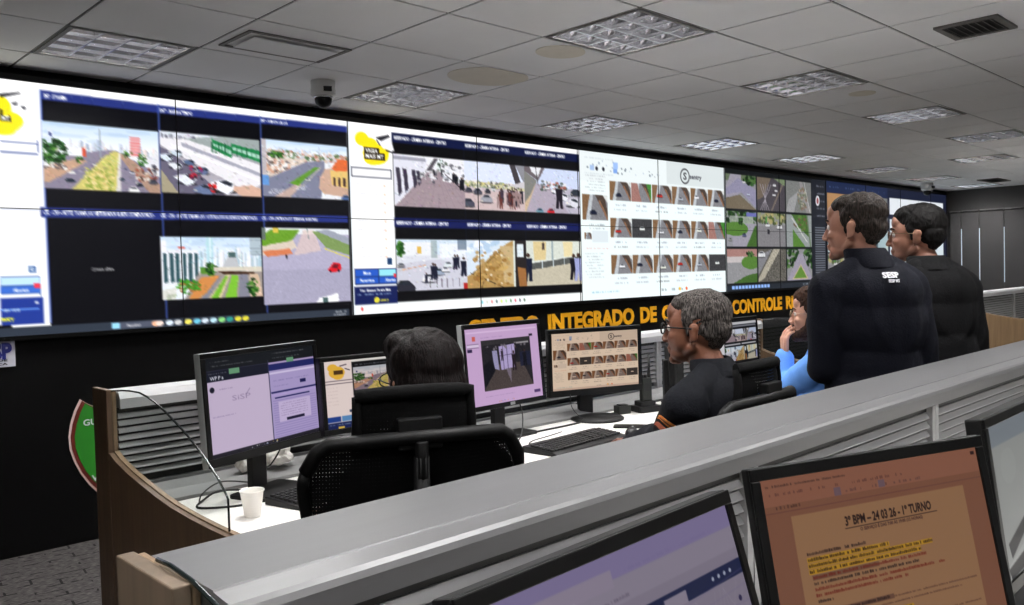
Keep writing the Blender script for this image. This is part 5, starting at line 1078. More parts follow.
# ------------------------------------------------------------------ partitions with aluminium slats
def slat_bay(bm, x0, x1, zt, zb, yf, sgn, pitch=0.0242):
    """horizontal sloping slats; yf is the face, sgn -1 faces the camera side"""
    z = zt
    while z - pitch > zb:
        prism(bm, [(yf, z - pitch + 0.006), (yf, z - pitch + 0.009), (yf - sgn * 0.009, z - 0.002), (yf - sgn * 0.016, z - 0.002), (yf - sgn * 0.016, z - pitch + 0.006)], x1 - x0, axis='x', a=x0)
        z -= pitch
    box(bm, x0, x1, min(yf - sgn * 0.022, yf - sgn * 0.018), max(yf - sgn * 0.022, yf - sgn * 0.018), zb, zt, 1)
def partition(label, x0, x1, y0, y1, zt, posts, cap='near', slat_bot=0.76):
    t = thing('partition', label, 'partition')
    bm = bmesh.new()
    if cap == 'near':      # flat slab behind, rounded nosing towards the camera
        pr_ = [(y1, zt - 0.05), (y1, zt - 0.004), (y1 - 0.004, zt), (y0 + 0.052, zt), (y0 + 0.050, zt - 0.002), (y0 + 0.012, zt - 0.006), (y0 + 0.004, zt - 0.010), (y0, zt - 0.018), (y0, zt - 0.046), (y0 + 0.01, zt - 0.046), (y0 + 0.01, zt - 0.044)]
    else:
        pr_ = [(y1, zt - 0.05), (y1, zt - 0.004), (y1 - 0.004, zt), (y0 + 0.012, zt), (y0, zt - 0.02), (y0, zt - 0.052), (y0 + 0.01, zt - 0.052), (y0 + 0.01, zt - 0.05)]
    prism(bm, pr_, x1 - x0, axis='x', a=x0)
    mobj('cap_rail', bm, M['alu_cap' if cap == 'near' else 'alu_light'], t)
    bm = bmesh.new(); box(bm, x0, x1, y0 + 0.045, y1 - 0.02, 0.02, zt - 0.05); mobj('core', bm, M['alu_dark'], t)
    bm = bmesh.new(); box(bm, x0, x1, y0 + 0.028, y0 + 0.046, zt - 0.068, zt - 0.044); mobj('recess', bm, M['alu_dark'], t)
    ps = list(posts)
    for p in ps:
        bm = bmesh.new(); box(bm, p - 0.022, p - 0.002, y0 + 0.012, y0 + 0.046, 0.03, zt - 0.052); box(bm, p + 0.002, p + 0.022, y0 + 0.012, y0 + 0.046, 0.03, zt - 0.052); box(bm, p - 0.002, p + 0.002, y0 + 0.02, y0 + 0.046, 0.03, zt - 0.052)
        mobj('post', bm, M['alu'], t)
    eds = [x0] + ps + [x1]
    for a, b in zip(eds, eds[1:]):
        if b - a < 0.1: continue
        bm = bmesh.new(); slat_bay(bm, a + (0.022 if a in ps else 0.0), b - (0.022 if b in ps else 0.0), zt - 0.068, slat_bot, y0 + 0.02, -1)
        mobj('slat_panel', bm, [M['alu'], M['vent_dark']], t)
        bm = bmesh.new(); box(bm, a + 0.022, b - 0.022, y0 + 0.02, y0 + 0.044, 0.04, slat_bot - 0.004); mobj('lower_panel', bm, M['alu'], t)
    return t
near = partition('long grey aluminium partition crossing the foreground with a wide flat cap', 0.40, 7.6, 0.85, 1.08, 1.10, [1.475, 2.44, 3.405, 4.37, 5.33, 6.3])
bm = bmesh.new(); prism(bm, [(0.93, 0), (1.10, 0), (1.10, 1.104), (0.93, 1.104)], 0.022, axis='x', a=0.366); mobj('end_post', bm, M['wood_grey'], near, bevel=0.002)
bm = bmesh.new(); prism(bm, [(0.93, 0), (1.095, 0), (1.095, 1.101), (0.93, 1.101)], 0.010, axis='x', a=0.3895); mobj('end_post_edge', bm, M['wood_edge'], near, bevel=0.002)

far = partition('low slatted partition behind the white desk under the lettering', 0.978, 5.02, 2.84, 2.985, 1.092, [2.44, 3.9], cap='far', slat_bot=0.79)
far2 = partition('distant slatted partition past the standing people on the right', 9.24, 14.0, 2.84, 2.985, 1.13, [10.45, 11.8], cap='far', slat_bot=0.79)

def end_panel(t, X, th, ye, mface, medge, zlift=0.0, post_y=(2.855, 2.985)):
    prof = [(post_y[0], 0.905), (2.80, 0.885), (2.70, 0.862), (2.60, 0.845), (2.49, 0.828), (2.38, 0.815), (2.25, 0.807), (2.12, 0.803), (ye, 0.802)]
    prof = [(y, z + zlift) for y, z in prof]
    bm = bmesh.new(); prism(bm, [(post_y[0], 0)] + [(y, z - 0.004) for y, z in prof] + [(ye, 0)], th * 0.5, axis='x', a=X); mobj('side_panel', bm, mface, t)
    bm = bmesh.new(); prism(bm, [(post_y[0], 0)] + prof + [(ye, 0)], th * 0.46, axis='x', a=X + th * 0.53); mobj('side_panel_edge', bm, medge, t)
    bm = bmesh.new(); prism(bm, [(post_y[0], 0), (post_y[1], 0), (post_y[1], 1.104), (post_y[0], 1.104)], th * 0.55, axis='x', a=X - 0.001); mobj('end_post', bm, mface, t, bevel=0.002)
    bm = bmesh.new(); prism(bm, [(post_y[0] + 0.004, 0), (post_y[1], 0), (post_y[1], 1.098), (post_y[0] + 0.004, 1.098)], th * 0.42, axis='x', a=X + th * 0.56); mobj('end_post_edge', bm, medge, t, bevel=0.002)
W1 = thing('desk_end_panel', 'brown wood end panel with a swooping top edge at the desk left end', 'end panel')
end_panel(W1, 0.942, 0.032, 1.95, M['wood'], M['wood_edge'])
W2_ = thing('desk_end_panel', 'brown wood end panel at the desk right end before the seated man in blue', 'end panel')
end_panel(W2_, 5.022, 0.032, 1.95, M['wood'], M['wood_edge'])
W3 = thing('desk_end_panel', 'light wood end panel with curved top seen past the standing man at the far right', 'end panel')
end_panel(W3, 9.2, 0.034, 1.7, M['wood_light'], M['wood_edge'], 0.05)

def glass_panel(label, X, pts, zb):
    """pts: top edge outline (y,z); zb: bottom outline (y,z) list reversed"""
    t = thing('glass_divider', label, 'glass divider')
    bm = bmesh.new(); prism(bm, pts + zb, 0.008, axis='x', a=X); mobj('pane', bm, M['glass'], t)
    bm = bmesh.new(); tube(bm, [(X + 0.004, y, z) for y, z in pts], 0.0029, 8); mobj('edge', bm, M['glass_edge'], t)
    return t
def glass_curve(y0, y1, z0, z1, n=16):
    out = []
    for k in range(n + 1):
        s = k / n; a = s * PI / 2
        out.append((y0 + (y1 - y0) * (0.12 * s + 0.88 * (1 - math.cos(a)) * 0.55 + 0.88 * 0.45 * s), z0 + (z1 - z0) * (s ** 1.7)))
    return out
gt = [(2.85, 1.100), (2.76, 1.109), (2.695, 1.113), (2.614, 1.114), (2.55, 1.106), (2.495, 1.095), (2.44, 1.08), (2.385, 1.062), (2.33, 1.043), (2.269, 1.02), (2.185, 0.983), (2.14, 0.958), (2.096, 0.93), (2.06, 0.903), (2.046, 0.888), (2.045, 0.806)]
gb = [(2.12, 0.804), (2.25, 0.81), (2.38, 0.818), (2.49, 0.831), (2.6, 0.848), (2.7, 0.866), (2.8, 0.888), (2.85, 0.905)]
glass_panel('clear glass divider with a curved top standing on the left desk end panel', 0.953, gt, gb)
glass_panel('clear glass divider on the desk end by the seated man in blue', 5.034, gt, gb)
glass_panel('clear glass divider edge at the bottom left corner of the near partition', 0.386, [(1.03, 1.108), (0.99, 1.110), (0.93, 1.106), (0.87, 1.094), (0.80, 1.066), (0.7, 1.01), (0.62, 0.95), (0.6, 0.84), (0.6, 0.80)], [(0.925, 0.80), (0.925, 1.09), (0.932, 1.1048), (1.03, 1.1048)])

# ------------------------------------------------------------------ desks
def desk(label, x0, x1, y0, y1, legs):
    t = thing('desk', label, 'desk')
    bm = bmesh.new(); box(bm, x0, x1, y0, y1, 0.712, 0.74); mobj('desktop', bm, M['white_desk'], t, bevel=0.003)
    for x in legs:
        bm = bmesh.new(); box(bm, x - 0.02, x + 0.02, y0 + 0.12, y1 - 0.05, 0.0, 0.711); mobj('leg', bm, M['white_desk'], t)
    return t
dk = desk('long white desk holding the row of monitors in front of the far partition', 0.977, 5.018, 1.99, 2.835, [1.0, 2.4, 3.8, 4.99])
bm = bmesh.new(); prism(bm, [(2.70, 0.7405), (2.70, 0.752), (2.735, 0.775), (2.834, 0.782), (2.834, 0.7405)], 4.03, axis='x', a=0.98); mobj('cable_duct', bm, M['alu_mid'], dk)
dk2 = desk('white desk with perforated cable tray below the near partition', 0.41, 6.9, 0.06, 0.842, [0.45, 2.4, 4.5, 6.8])
bm = bmesh.new(); box(bm, 0.45, 6.85, 0.70, 0.84, 0.7405, 0.752)
for k in range(160):
    for q in range(3): box(bm, 0.5 + k * 0.02, 0.506 + k * 0.02, 0.74 + q * 0.022 + (k % 2) * 0.01, 0.746 + q * 0.022 + (k % 2) * 0.01, 0.752, 0.7523, 1)
mobj('cable_tray', bm, [M['white_desk'], M['vent_dark']], dk2)
desk('distant white desk past the standing people', 9.25, 13.9, 1.9, 2.835, [9.4, 13.8])

# ------------------------------------------------------------------ monitors
def monitor(label, P, w, h, im, base, shell='black_plastic', bz=(0.016, 0.016, 0.016, 0.022), stand='square', thick=0.034, mark=None, zdesk=0.74, nb=(0, 0)):
    x, y, z, yaw, tilt = P
    t = thing('monitor', label, 'monitor', (base[0], base[1], zdesk), R(yaw))
    Lm = (Matrix.Translation((base[0], base[1], zdesk)) @ Matrix.Rotation(R(yaw), 4, 'Z')).inverted()
    T = Lm @ Matrix.Translation((x, y, z)) @ Matrix.Rotation(R(yaw), 4, 'Z') @ Matrix.Rotation(-R(tilt), 4, 'X')
    l, r, tp, b = bz
    bm = bmesh.new()      # front frame ring
    for q in ((-w / 2, w / 2, h / 2 - tp, h / 2), (-w / 2, w / 2, -h / 2, -h / 2 + b), (-w / 2, -w / 2 + l, -h / 2 + b, h / 2 - tp), (w / 2 - r, w / 2, -h / 2 + b, h / 2 - tp)):
        box(bm, q[0], q[1], 0, 0.005, q[2], q[3], mtx=T)
    mobj('front_frame', bm, M['bezel'], t, bevel=0.0015)
    bm = bmesh.new()
    box(bm, -w / 2 - 0.001, w / 2 + 0.001, 0.0045, thick, -h / 2 - 0.001, h / 2 + 0.001, mtx=T)
    pr_ = [(-w * 0.3, thick), (w * 0.3, thick), (w * 0.22, thick + 0.022), (-w * 0.22, thick + 0.022)]
    vs = [[bm.verts.new(T @ Vector((a, c, zz))) for a, c in pr_] for zz in (-h * 0.36, h * 0.3)]
    bm.faces.new(vs[0][::-1]); bm.faces.new(vs[1])
    for k in range(4): bm.faces.new((vs[0][k], vs[0][(k + 1) % 4], vs[1][(k + 1) % 4], vs[1][k]))
    mobj('rear_shell', bm, M[shell], t, bevel=0.003)
    R3 = T.to_3x3()
    o = T @ Vector((-w / 2 + l, 0.004, h / 2 - tp))
    picture_mesh('screen', im, M['screen'], t, tuple(o), tuple(R3 @ Vector((1, 0, 0))), tuple(R3 @ Vector((0, 0, -1))), w - l - r, h - tp - b)
    if mark:
        bm = bmesh.new(); box(bm, mark - 0.014, mark + 0.014, -0.0012, 0.0, -h / 2 + 0.004, -h / 2 + b - 0.003, mtx=T); mobj('badge', bm, M['silver_plastic'], t)
    # stand
    A = T @ Vector((0, thick + 0.02, -h * 0.1)); zc = A.z
    bm = bmesh.new()
    A.x += nb[0]; yb = A.y
    nw = 0.034 if stand != 'round' else 0.038
    box(bm, -nw + A.x, nw + A.x, yb - 0.004, yb + 0.022, 0.012, zc + 0.05)
    mobj('stand_neck', bm, M['black_matte'], t, bevel=0.004)
    bm = bmesh.new()
    if stand == 'round': lathe(bm, [(0.005, 0.0), (0.125, 0.0), (0.127, 0.006), (0.118, 0.013), (0.03, 0.016), (0.005, 0.016)], c=(A.x, yb - 0.055 + nb[1], 0), seg=36)
    else: prism(bm, rrect(0.24, 0.15, 0.02, cx=A.x, cy=yb - 0.05), 0.012, axis='z', a=0)
    mobj('stand_base', bm, M['black_matte'], t, bevel=0.002 if stand != 'round' else 0)
    return t
monitor('left desk monitor with silver rim showing two purple browser windows', (1.3531, 2.5748, 1.0484, 18.84, 3.42), 0.53, 0.35, pic_two_windows(), (1.34, 2.60), 'silver_plastic', (0.018, 0.017, 0.016, 0.026), thick=0.03)
monitor('desk monitor half hidden by the dark-haired woman, showing a white side list and street feed', (1.79, 2.577, 1.0272, -3.5, 4.5), 0.44, 0.275, pic_vigia(), (1.80, 2.62), 'black_plastic', (0.016, 0.016, 0.016, 0.02))
monitor('desk monitor with pink frame page around a dark corridor camera image', (2.522, 2.655, 1.0523, 2.0, 5.0), 0.48, 0.365, pic_camera(), (2.52, 2.70), 'silver_plastic', (0.014, 0.018, 0.020, 0.020), mark=0.02, thick=0.034)
monitor('desk monitor with a beige search page of small vehicle pictures', (3.1232, 2.6528, 1.0117, -20.38, 0.5), 0.51, 0.32, pic_search(), (3.11, 2.71), 'black_plastic', (0.017, 0.02, 0.02, 0.03), 'round', mark=0.0, nb=(-0.035, -0.055))
monitor('desk monitor showing six grey camera feeds beside the seated officer head', (4.35, 2.63, 1.008, -0.35, 3.0), 0.49, 0.285, pic_feeds(), (4.36, 2.68), 'black_plastic', (0.014, 0.014, 0.014, 0.016))
monitor('desk monitor turned edge-on just left of the seated officer face', (3.66, 2.56, 0.955, 44, 0.0), 0.36, 0.29, pic_feeds(), (3.63, 2.60), 'black_matte', (0.014, 0.014, 0.014, 0.016))
monitor('large foreground monitor at the bottom centre showing a map page', (0.7565, 0.5715, 0.984, 2.314, 16.5), 0.51, 0.32, pic_map(), (0.77, 0.66), 'black_plastic', (0.017, 0.014, 0.018, 0.022))
monitor('large foreground monitor with an orange-brown document on screen', (1.277, 0.513, 1.0033, -19.62, 12.59), 0.48, 0.31, pic_document(), (1.26, 0.60), 'black_plastic', (0.016, 0.016, 0.018, 0.022), thick=0.02)
monitor('foreground monitor cut by the right edge of the photo with a pale grey screen', (1.9328, 0.4924, 0.9931, 0.87, 7.5), 0.51, 0.32, pic_grey(), (1.94, 0.56), 'black_plastic', (0.018, 0.018, 0.018, 0.022))
gm = Img(60, 34, (0.1, 0.11, 0.13)); gm.speck(0, 0, 1, 1, ((0.3, 0.3, 0.35), (0.15, 0.2, 0.3)), 20, 0.1)
monitor('distant black monitor at the right edge on the far desk', (10.75, 2.6, 1.0, 5, 2), 0.5, 0.30, gm, (10.75, 2.66), 'black_plastic')

# ------------------------------------------------------------------ small things on the desk
def keyboard(label, x, y, rz, w=0.455, d=0.155):
    t = thing('keyboard', label, 'keyboard', (x, y, 0.74), R(rz))
    bm = bmesh.new(); prism(bm, [(-d / 2, 0), (-d / 2, 0.010), (-d / 2 + 0.03, 0.016), (d / 2, 0.026), (d / 2, 0)], w, axis='x', a=-w / 2); mobj('case', bm, M['black_plastic'], t, bevel=0.003)
    bm = bmesh.new()
    for r_ in range(6):
        yy = -d / 2 + 0.036 + r_ * 0.0195; n = 22 if r_ else 16
        x_ = -w / 2 + 0.01; k = 0
        while x_ < w / 2 - 0.018:
            kw = 0.0155
            if r_ == 0 and 4 <= k < 5: kw = 0.1
            if -w / 2 + 0.288 < x_ < -w / 2 + 0.296 or -w / 2 + 0.352 < x_ < -w / 2 + 0.362: x_ += 0.008
            zt = 0.017 + (yy + d / 2 - 0.03) * 0.08
            box(bm, x_, x_ + kw, yy - 0.0078, yy + 0.0078, zt - 0.002, zt + 0.0065); x_ += kw + 0.0035; k += 1
    mobj('keys', bm, M['key'], t, bevel=0.0012)
    return t
keyboard('black keyboard in front of the beige search page monitor', 2.56, 2.29, 4, 0.475, 0.175)
keyboard('black keyboard under the left monitor partly behind the chair', 1.50, 2.42, 14)
bm = bmesh.new(); lathe(bm, [(0.022, 0.0), (0.0235, 0.002), (0.034, 0.074), (0.0365, 0.076), (0.0365, 0.079), (0.0345, 0.079), (0.0335, 0.074), (0.0225, 0.004)], seg=32)
tag(mobj('plastic_cup', bm, M['paper_cup'], loc=(1.175, 2.352, 0.7402)), 'small white plastic cup standing on the left end of the desk', 'cup')
def phone(label, x, y, rz, w=0.072, l=0.15):
    t = thing('smartphone', label, 'phone', (x, y, 0.7402), R(rz))
    bm = bmesh.new(); prism(bm, rrect(l, w, 0.01), 0.007, axis='z', a=0); mobj('body', bm, M['black_plastic'], t, bevel=0.0015)
    bm = bmesh.new(); prism(bm, rrect(l - 0.006, w - 0.006, 0.008), 0.0006, axis='z', a=0.0071); mobj('glass', bm, M['bezel'], t)
    return t
phone('black smartphone lying flat on the desk by the two-way radio', 3.0, 2.36, -55)
t = thing('computer_mouse', 'black computer mouse on the desk beside the officer sleeve', 'mouse', (2.85, 2.235, 0.7402), R(30))
bm = bmesh.new(); bmesh.ops.create_uvsphere(bm, u_segments=20, v_segments=12, radius=1)
for v in bm.verts: v.co = Vector((v.co.x * 0.052, v.co.y * 0.031, max(v.co.z, -0.05) * 0.034 + 0.0018))
mobj('body', bm, M['black_plastic'], t, smooth=True)
bm = bmesh.new(); lathe(bm, [(0.004, -0.003), (0.008, -0.003), (0.008, 0.003), (0.004, 0.003)], seg=16)
bmesh.ops.transform(bm, matrix=Matrix.Translation((0.028, 0, 0.029)) @ Matrix.Rotation(PI / 2, 4, 'X'), verts=bm.verts); mobj('scroll_wheel', bm, M['silver_plastic'], t)
t2 = thing('computer_mouse', 'black computer mouse at the right edge of the woman chair', 'mouse', (2.055, 2.185, 0.7402), R(-20))
bm = bmesh.new(); bmesh.ops.create_uvsphere(bm, u_segments=20, v_segments=12, radius=1)
for v in bm.verts: v.co = Vector((v.co.x * 0.056, v.co.y * 0.033, max(v.co.z, -0.05) * 0.03 + 0.0018))
mobj('body', bm, M['black_plastic'], t2, smooth=True)
# two-way radio in its charger
t = thing('radio_charger', 'black desk charger base holding the two-way radio', 'charger', (3.395, 2.57, 0.7402), R(-20))
bm = bmesh.new(); prism(bm, rrect(0.135, 0.10, 0.02), 0.03, axis='z', a=0); mobj('base', bm, M['black_plastic'], t, bevel=0.004)
bm = bmesh.new(); prism(bm, rrect(0.09, 0.07, 0.012, cx=-0.005), 0.022, axis='z', a=0.030); mobj('cradle', bm, M['black_matte'], t, bevel=0.003)
t = thing('two_way_radio', 'two-way radio with a tall antenna standing in the desk charger', 'radio', (3.395, 2.57, 0.7925), R(-20))
bm = bmesh.new(); prism(bm, rrect(0.056, 0.036, 0.008, cx=0.0), 0.115, axis='z', a=0); mobj('body', bm, M['led_green'], t, bevel=0.004)
bm = bmesh.new(); tube(bm, [(0.02, 0, 0.115), (0.02, 0, 0.13), (0.0215, 0, 0.155), (0.023, 0, 0.235)], [0.0085, 0.008, 0.0065, 0.0045], 10); mobj('antenna', bm, M['rubber'], t)
for x_ in (-0.02, 0.0):
    bm = bmesh.new(); tube(bm, [(x_, 0, 0.115), (x_, 0, 0.13)], 0.0075, 12); mobj('knob', bm, M['rubber'], t)
bm = bmesh.new(); box(bm, -0.02, 0.018, -0.0195, -0.018, 0.05, 0.09); mobj('speaker_grille', bm, M['rubber'], t)
t = thing('battery_pack', 'small black battery block on the desk left of the two-way radio', 'battery', (3.27, 2.62, 0.7402), R(-20))
bm = bmesh.new(); prism(bm, rrect(0.075, 0.05, 0.008), 0.04, axis='z', a=0); mobj('body', bm, M['led_green'], t, bevel=0.003)
bm = bmesh.new(); box(bm, -0.02, 0.02, -0.02, 0.02, 0.0402, 0.0445); mobj('contacts', bm, M['rubber'], t)
# crumpled paper bags behind the left monitor
def crumple(label, x, y, s, z0=0.778):
    bm = bmesh.new(); bmesh.ops.create_icosphere(bm, subdivisions=3, radius=1)
    for v in bm.verts:
        k = noise.noise(v.co * 1.7 + Vector((x * 9, y, 0))) * 0.5 + noise.noise(v.co * 5) * 0.2
        v.co = v.co * (1 + k); v.co = Vector((v.co.x * s[0], v.co.y * s[1], v.co.z * s[2]))
    zm = min(v.co.z for v in bm.verts)
    for v in bm.verts: v.co.z -= zm
    return tag(mobj('crumpled_paper', bm, M['paper'], loc=(x, y, z0)), label, 'paper')
crumple('crumpled white paper left of the left monitor stand', 1.352, 2.76, (0.028, 0.024, 0.036), 0.780)
crumple('crumpled white paper right of the left monitor stand', 1.475, 2.745, (0.055, 0.028, 0.032), 0.780)
def cable(label, pts, r=0.003, m='rubber'):
    bm = bmesh.new(); tube(bm, smoothcurve(pts, 36), r, 6)
    return tag(mobj('cable', bm, M[m]), label, 'cable')
cable('black cable looping from the left monitor base across the desk to the left', [(1.32, 2.60, 0.747), (1.22, 2.66, 0.757), (1.14, 2.62, 0.746), (1.10, 2.56, 0.744), (1.16, 2.50, 0.744), (1.24, 2.47, 0.744)], 0.0035)
cable('second thin black cable running beside the looping one at the left monitor', [(1.34, 2.66, 0.76), (1.24, 2.69, 0.778), (1.16, 2.66, 0.76), (1.12, 2.60, 0.744)], 0.0025)
cable('black cable hanging behind the left monitor stand', [(1.43, 2.61, 0.92), (1.44, 2.66, 0.86), (1.42, 2.70, 0.80), (1.40, 2.74, 0.785)])
cable('thin black cable rising from the keyboard under the left monitor', [(1.60, 2.50, 0.765), (1.68, 2.53, 0.79), (1.70, 2.60, 0.80), (1.66, 2.68, 0.785)], 0.0022)
cable('long black cable lying along the grey duct behind the keyboards', [(1.98, 2.60, 0.745), (2.3, 2.595, 0.745), (2.65, 2.60, 0.745), (2.9, 2.60, 0.745), (3.2, 2.64, 0.745), (3.5, 2.63, 0.745), (3.58, 2.56, 0.745)], 0.0042)
cable('thin black cable curving beside the pink page monitor', [(2.60, 2.66, 0.88), (2.58, 2.62, 0.82), (2.50, 2.55, 0.76), (2.42, 2.50, 0.744), (2.36, 2.46, 0.744)], 0.0028)
cable('black cable hanging left of the round monitor stand', [(2.98, 2.70, 0.86), (2.96, 2.67, 0.80), (2.97, 2.60, 0.75), (3.0, 2.54, 0.744)], 0.0026)
cable('black cable hanging right of the round monitor stand', [(3.20, 2.74, 0.86), (3.17, 2.77, 0.82), (3.12, 2.79, 0.79)], 0.0026)
cable('thin keyboard cable on the white desk in front of the round stand', [(2.48, 2.385, 0.76), (2.44, 2.44, 0.744), (2.50, 2.48, 0.743), (2.62, 2.50, 0.743), (2.72, 2.52, 0.743)], 0.002)
t = thing('tablet_tray', 'flat black rectangular tray on the desk below the pink page monitor', 'tray', (2.20, 2.47, 0.7402), R(0))
bm = bmesh.new(); prism(bm, rrect(0.16, 0.09, 0.01), 0.014, axis='z', a=0); mobj('body', bm, M['black_plastic'], t, bevel=0.003)
bm = bmesh.new(); prism(bm, rrect(0.13, 0.06, 0.008), 0.002, axis='z', a=0.0141); mobj('top_plate', bm, M['bezel'], t)

# ------------------------------------------------------------------ office chairs
def chair_mesh_mat():
    m = mat('woven_chair_mesh', (0.03, 0.03, 0.032), 0.9, spec=0.1)
    nt = m.node_tree; b = nt.nodes['Principled BSDF']; out = nt.nodes['Material Output']
    tc = nt.nodes.new('ShaderNodeTexCoord'); sx = nt.nodes.new('ShaderNodeSeparateXYZ'); nt.links.new(tc.outputs['Object'], sx.inputs[0])
    vals = []
    for ax, fr in (('X', 900.0), ('Z', 700.0)):
        mu = nt.nodes.new('ShaderNodeMath'); mu.operation = 'MULTIPLY'; mu.inputs[1].default_value = fr; nt.links.new(sx.outputs[ax], mu.inputs[0])
        si = nt.nodes.new('ShaderNodeMath'); si.operation = 'SINE'; nt.links.new(mu.outputs[0], si.inputs[0])
        gt_ = nt.nodes.new('ShaderNodeMath'); gt_.operation = 'GREATER_THAN'; gt_.inputs[1].default_value = 0.91; nt.links.new(si.outputs[0], gt_.inputs[0]); vals.append(gt_)
    an = nt.nodes.new('ShaderNodeMath'); an.operation = 'MULTIPLY'; nt.links.new(vals[0].outputs[0], an.inputs[0]); nt.links.new(vals[1].outputs[0], an.inputs[1])
    tr = nt.nodes.new('ShaderNodeBsdfTransparent'); mx = nt.nodes.new('ShaderNodeMixShader')
    nt.links.new(an.outputs[0], mx.inputs[0]); nt.links.new(b.outputs[0], mx.inputs[1]); nt.links.new(tr.outputs[0], mx.inputs[2]); nt.links.new(mx.outputs[0], out.inputs[0])
    return m
M['weave'] = chair_mesh_mat()
def sheet(bm, f, nu, nv, mi=0):
    g_ = [[bm.verts.new(f(u / nu * 2 - 1, v / nv)) for u in range(nu + 1)] for v in range(nv + 1)]
    for a in range(nv):
        for b in range(nu):
            q = bm.faces.new((g_[a][b], g_[a][b + 1], g_[a + 1][b + 1], g_[a + 1][b])); q.smooth = True; q.material_index = mi
def make_chair(label, loc, rz, z_back=1.07, head=True, head_dz=0.0):
    t = thing('office_chair', label, 'chair', (loc[0], loc[1], 0), R(rz))
    def back(u, v):
        hw = 0.185 + 0.072 * v ** 0.7
        z = 0.60 + (z_back - 0.60) * v + 0.012 * (1 - u * u) * v
        rc = max(0.0, abs(u) - 0.80) / 0.20; z -= (0.055 * rc ** 2) * (1 if v > 0.5 else 0) * ((v - 0.5) * 2) - (0.03 * rc ** 2 if v < 0.2 else 0)
        hw *= 1 - 0.05 * max(0, (v - 0.86) / 0.14) ** 2
        y = -0.235 - 0.055 * (1 - u * u) - 0.05 * v + 0.05 * math.sin(v * PI) * 0.6
        return Vector((u * hw, y, z))
    bm = bmesh.new(); sheet(bm, back, 24, 18); mobj('backrest', bm, M['weave'], t)
    bm = bmesh.new()
    ring = [back(-1 + 2 * k / 20, 1) for k in range(21)] + [back(1, 1 - k / 14) for k in range(1, 15)] + [back(1 - 2 * k / 20, 0) for k in range(1, 21)] + [back(-1, k / 14) for k in range(1, 15)]
    rr = [0.017] * 21 + [0.014] * 14 + [0.014] * 20 + [0.014] * 14
    tube(bm, ring, rr, 10); mobj('back_frame', bm, M['chair_plastic'], t)
    bm = bmesh.new()      # rear support spine and lumbar pad
    tube(bm, [(0, -0.10, 0.44), (0, -0.26, 0.46), (0, -0.325, 0.56), (0, -0.335, 0.72), (0, -0.33, 0.86), (0, -0.345, z_back - 0.03)], [0.024, 0.026, 0.026, 0.024, 0.02, 0.018], 10)
    tube(bm, [(-0.15, -0.30, 0.86), (0, -0.325, 0.84), (0.15, -0.30, 0.86)], 0.012, 8); mobj('spine', bm, M['chair_plastic'], t)
    if head:
        zb = z_back - 0.015 + head_dz
        bm = bmesh.new()
        def hr(u, v): return Vector((u * (0.134 - 0.006 * v), -0.275 - 0.035 * (1 - u * u) - 0.01 * v - 0.012 * math.sin(v * PI), zb + 0.125 * v - 0.008 * u * u))
        sheet(bm, hr, 16, 8)
        o = mobj('headrest', bm, M['weave'], t)
        bm = bmesh.new(); ring = [hr(-1 + 2 * k / 14, 1) for k in range(15)] + [hr(1, 1 - k / 5) for k in range(1, 6)] + [hr(1 - 2 * k / 14, 0) for k in range(1, 15)] + [hr(-1, k / 5) for k in range(1, 6)]
        tube(bm, ring, [0.017] * 15 + [0.012] * 5 + [0.013] * 14 + [0.012] * 5, 10); mobj('headrest_frame', bm, M['chair_pad'], t)
        bm = bmesh.new(); box(bm, -0.05, 0.05, -0.345, -0.315, zb + 0.0, zb + 0.07); tube(bm, [(0, -0.345, z_back - 0.08), (0, -0.35, zb + 0.02)], 0.016, 8); mobj('headrest_bracket', bm, M['chair_plastic'], t, bevel=0.004)
    bm = bmesh.new(); prism(bm, rrect(0.49, 0.46, 0.07, cy=0.01), 0.055, axis='z', a=0.435)
    mobj('seat', bm, M['chair_pad'], t, bevel=0.018)
    for s in (-1, 1):
        bm = bmesh.new(); tube(bm, [(s * 0.17, 0.0, 0.425), (s * 0.285, -0.01, 0.43), (s * 0.295, -0.01, 0.5), (s * 0.295, -0.01, 0.655)], 0.016, 8)
        a = mobj('armrest', bm, M['chair_plastic'], t)
        bm = bmesh.new(); prism(bm, rrect(0.08, 0.24, 0.03, cx=s * 0.29, cy=0.01), 0.026, axis='z', a=0.655); mobj('arm_pad', bm, M['chair_pad'], a, bevel=0.006)
    bm = bmesh.new(); lathe(bm, [(0.09, 0.41), (0.09, 0.434), (0.03, 0.434)], seg=20); lathe(bm, [(0.026, 0.10), (0.026, 0.28), (0.018, 0.28), (0.018, 0.42)], seg=16); mobj('gas_column', bm, M['chair_plastic'], t)
    bm = bmesh.new()
    for k in range(5):
        a = 2 * PI * k / 5 + 0.3; c, s_ = math.cos(a), math.sin(a)
        tube(bm, [(0, 0, 0.10), (0.12 * c, 0.12 * s_, 0.095), (0.29 * c, 0.29 * s_, 0.068)], [0.03, 0.024, 0.016], 8)
    mobj('star_base', bm, M['chair_plastic'], t)
    for k in range(5):
        a = 2 * PI * k / 5 + 0.3; c, s_ = math.cos(a), math.sin(a); bm = bmesh.new()
        for q in (-0.016, 0.016):
            bm2 = bmesh.new(); lathe(bm, [(0.008, q - 0.009), (0.026, q - 0.009), (0.027, q), (0.026, q + 0.009), (0.008, q + 0.009)], seg=14); bm2.free()
        bmesh.ops.transform(bm, matrix=Matrix.Translation((0.29 * c, 0.29 * s_, 0.027)) @ Matrix.Rotation(a + 0.8, 4, 'Z') @ Matrix.Rotation(PI / 2, 4, 'X'), verts=bm.verts)
        tube(bm, [(0.29 * c, 0.29 * s_, 0.03), (0.29 * c, 0.29 * s_, 0.07)], 0.007, 6); mobj('caster', bm, M['chair_plastic'], t)
    return t
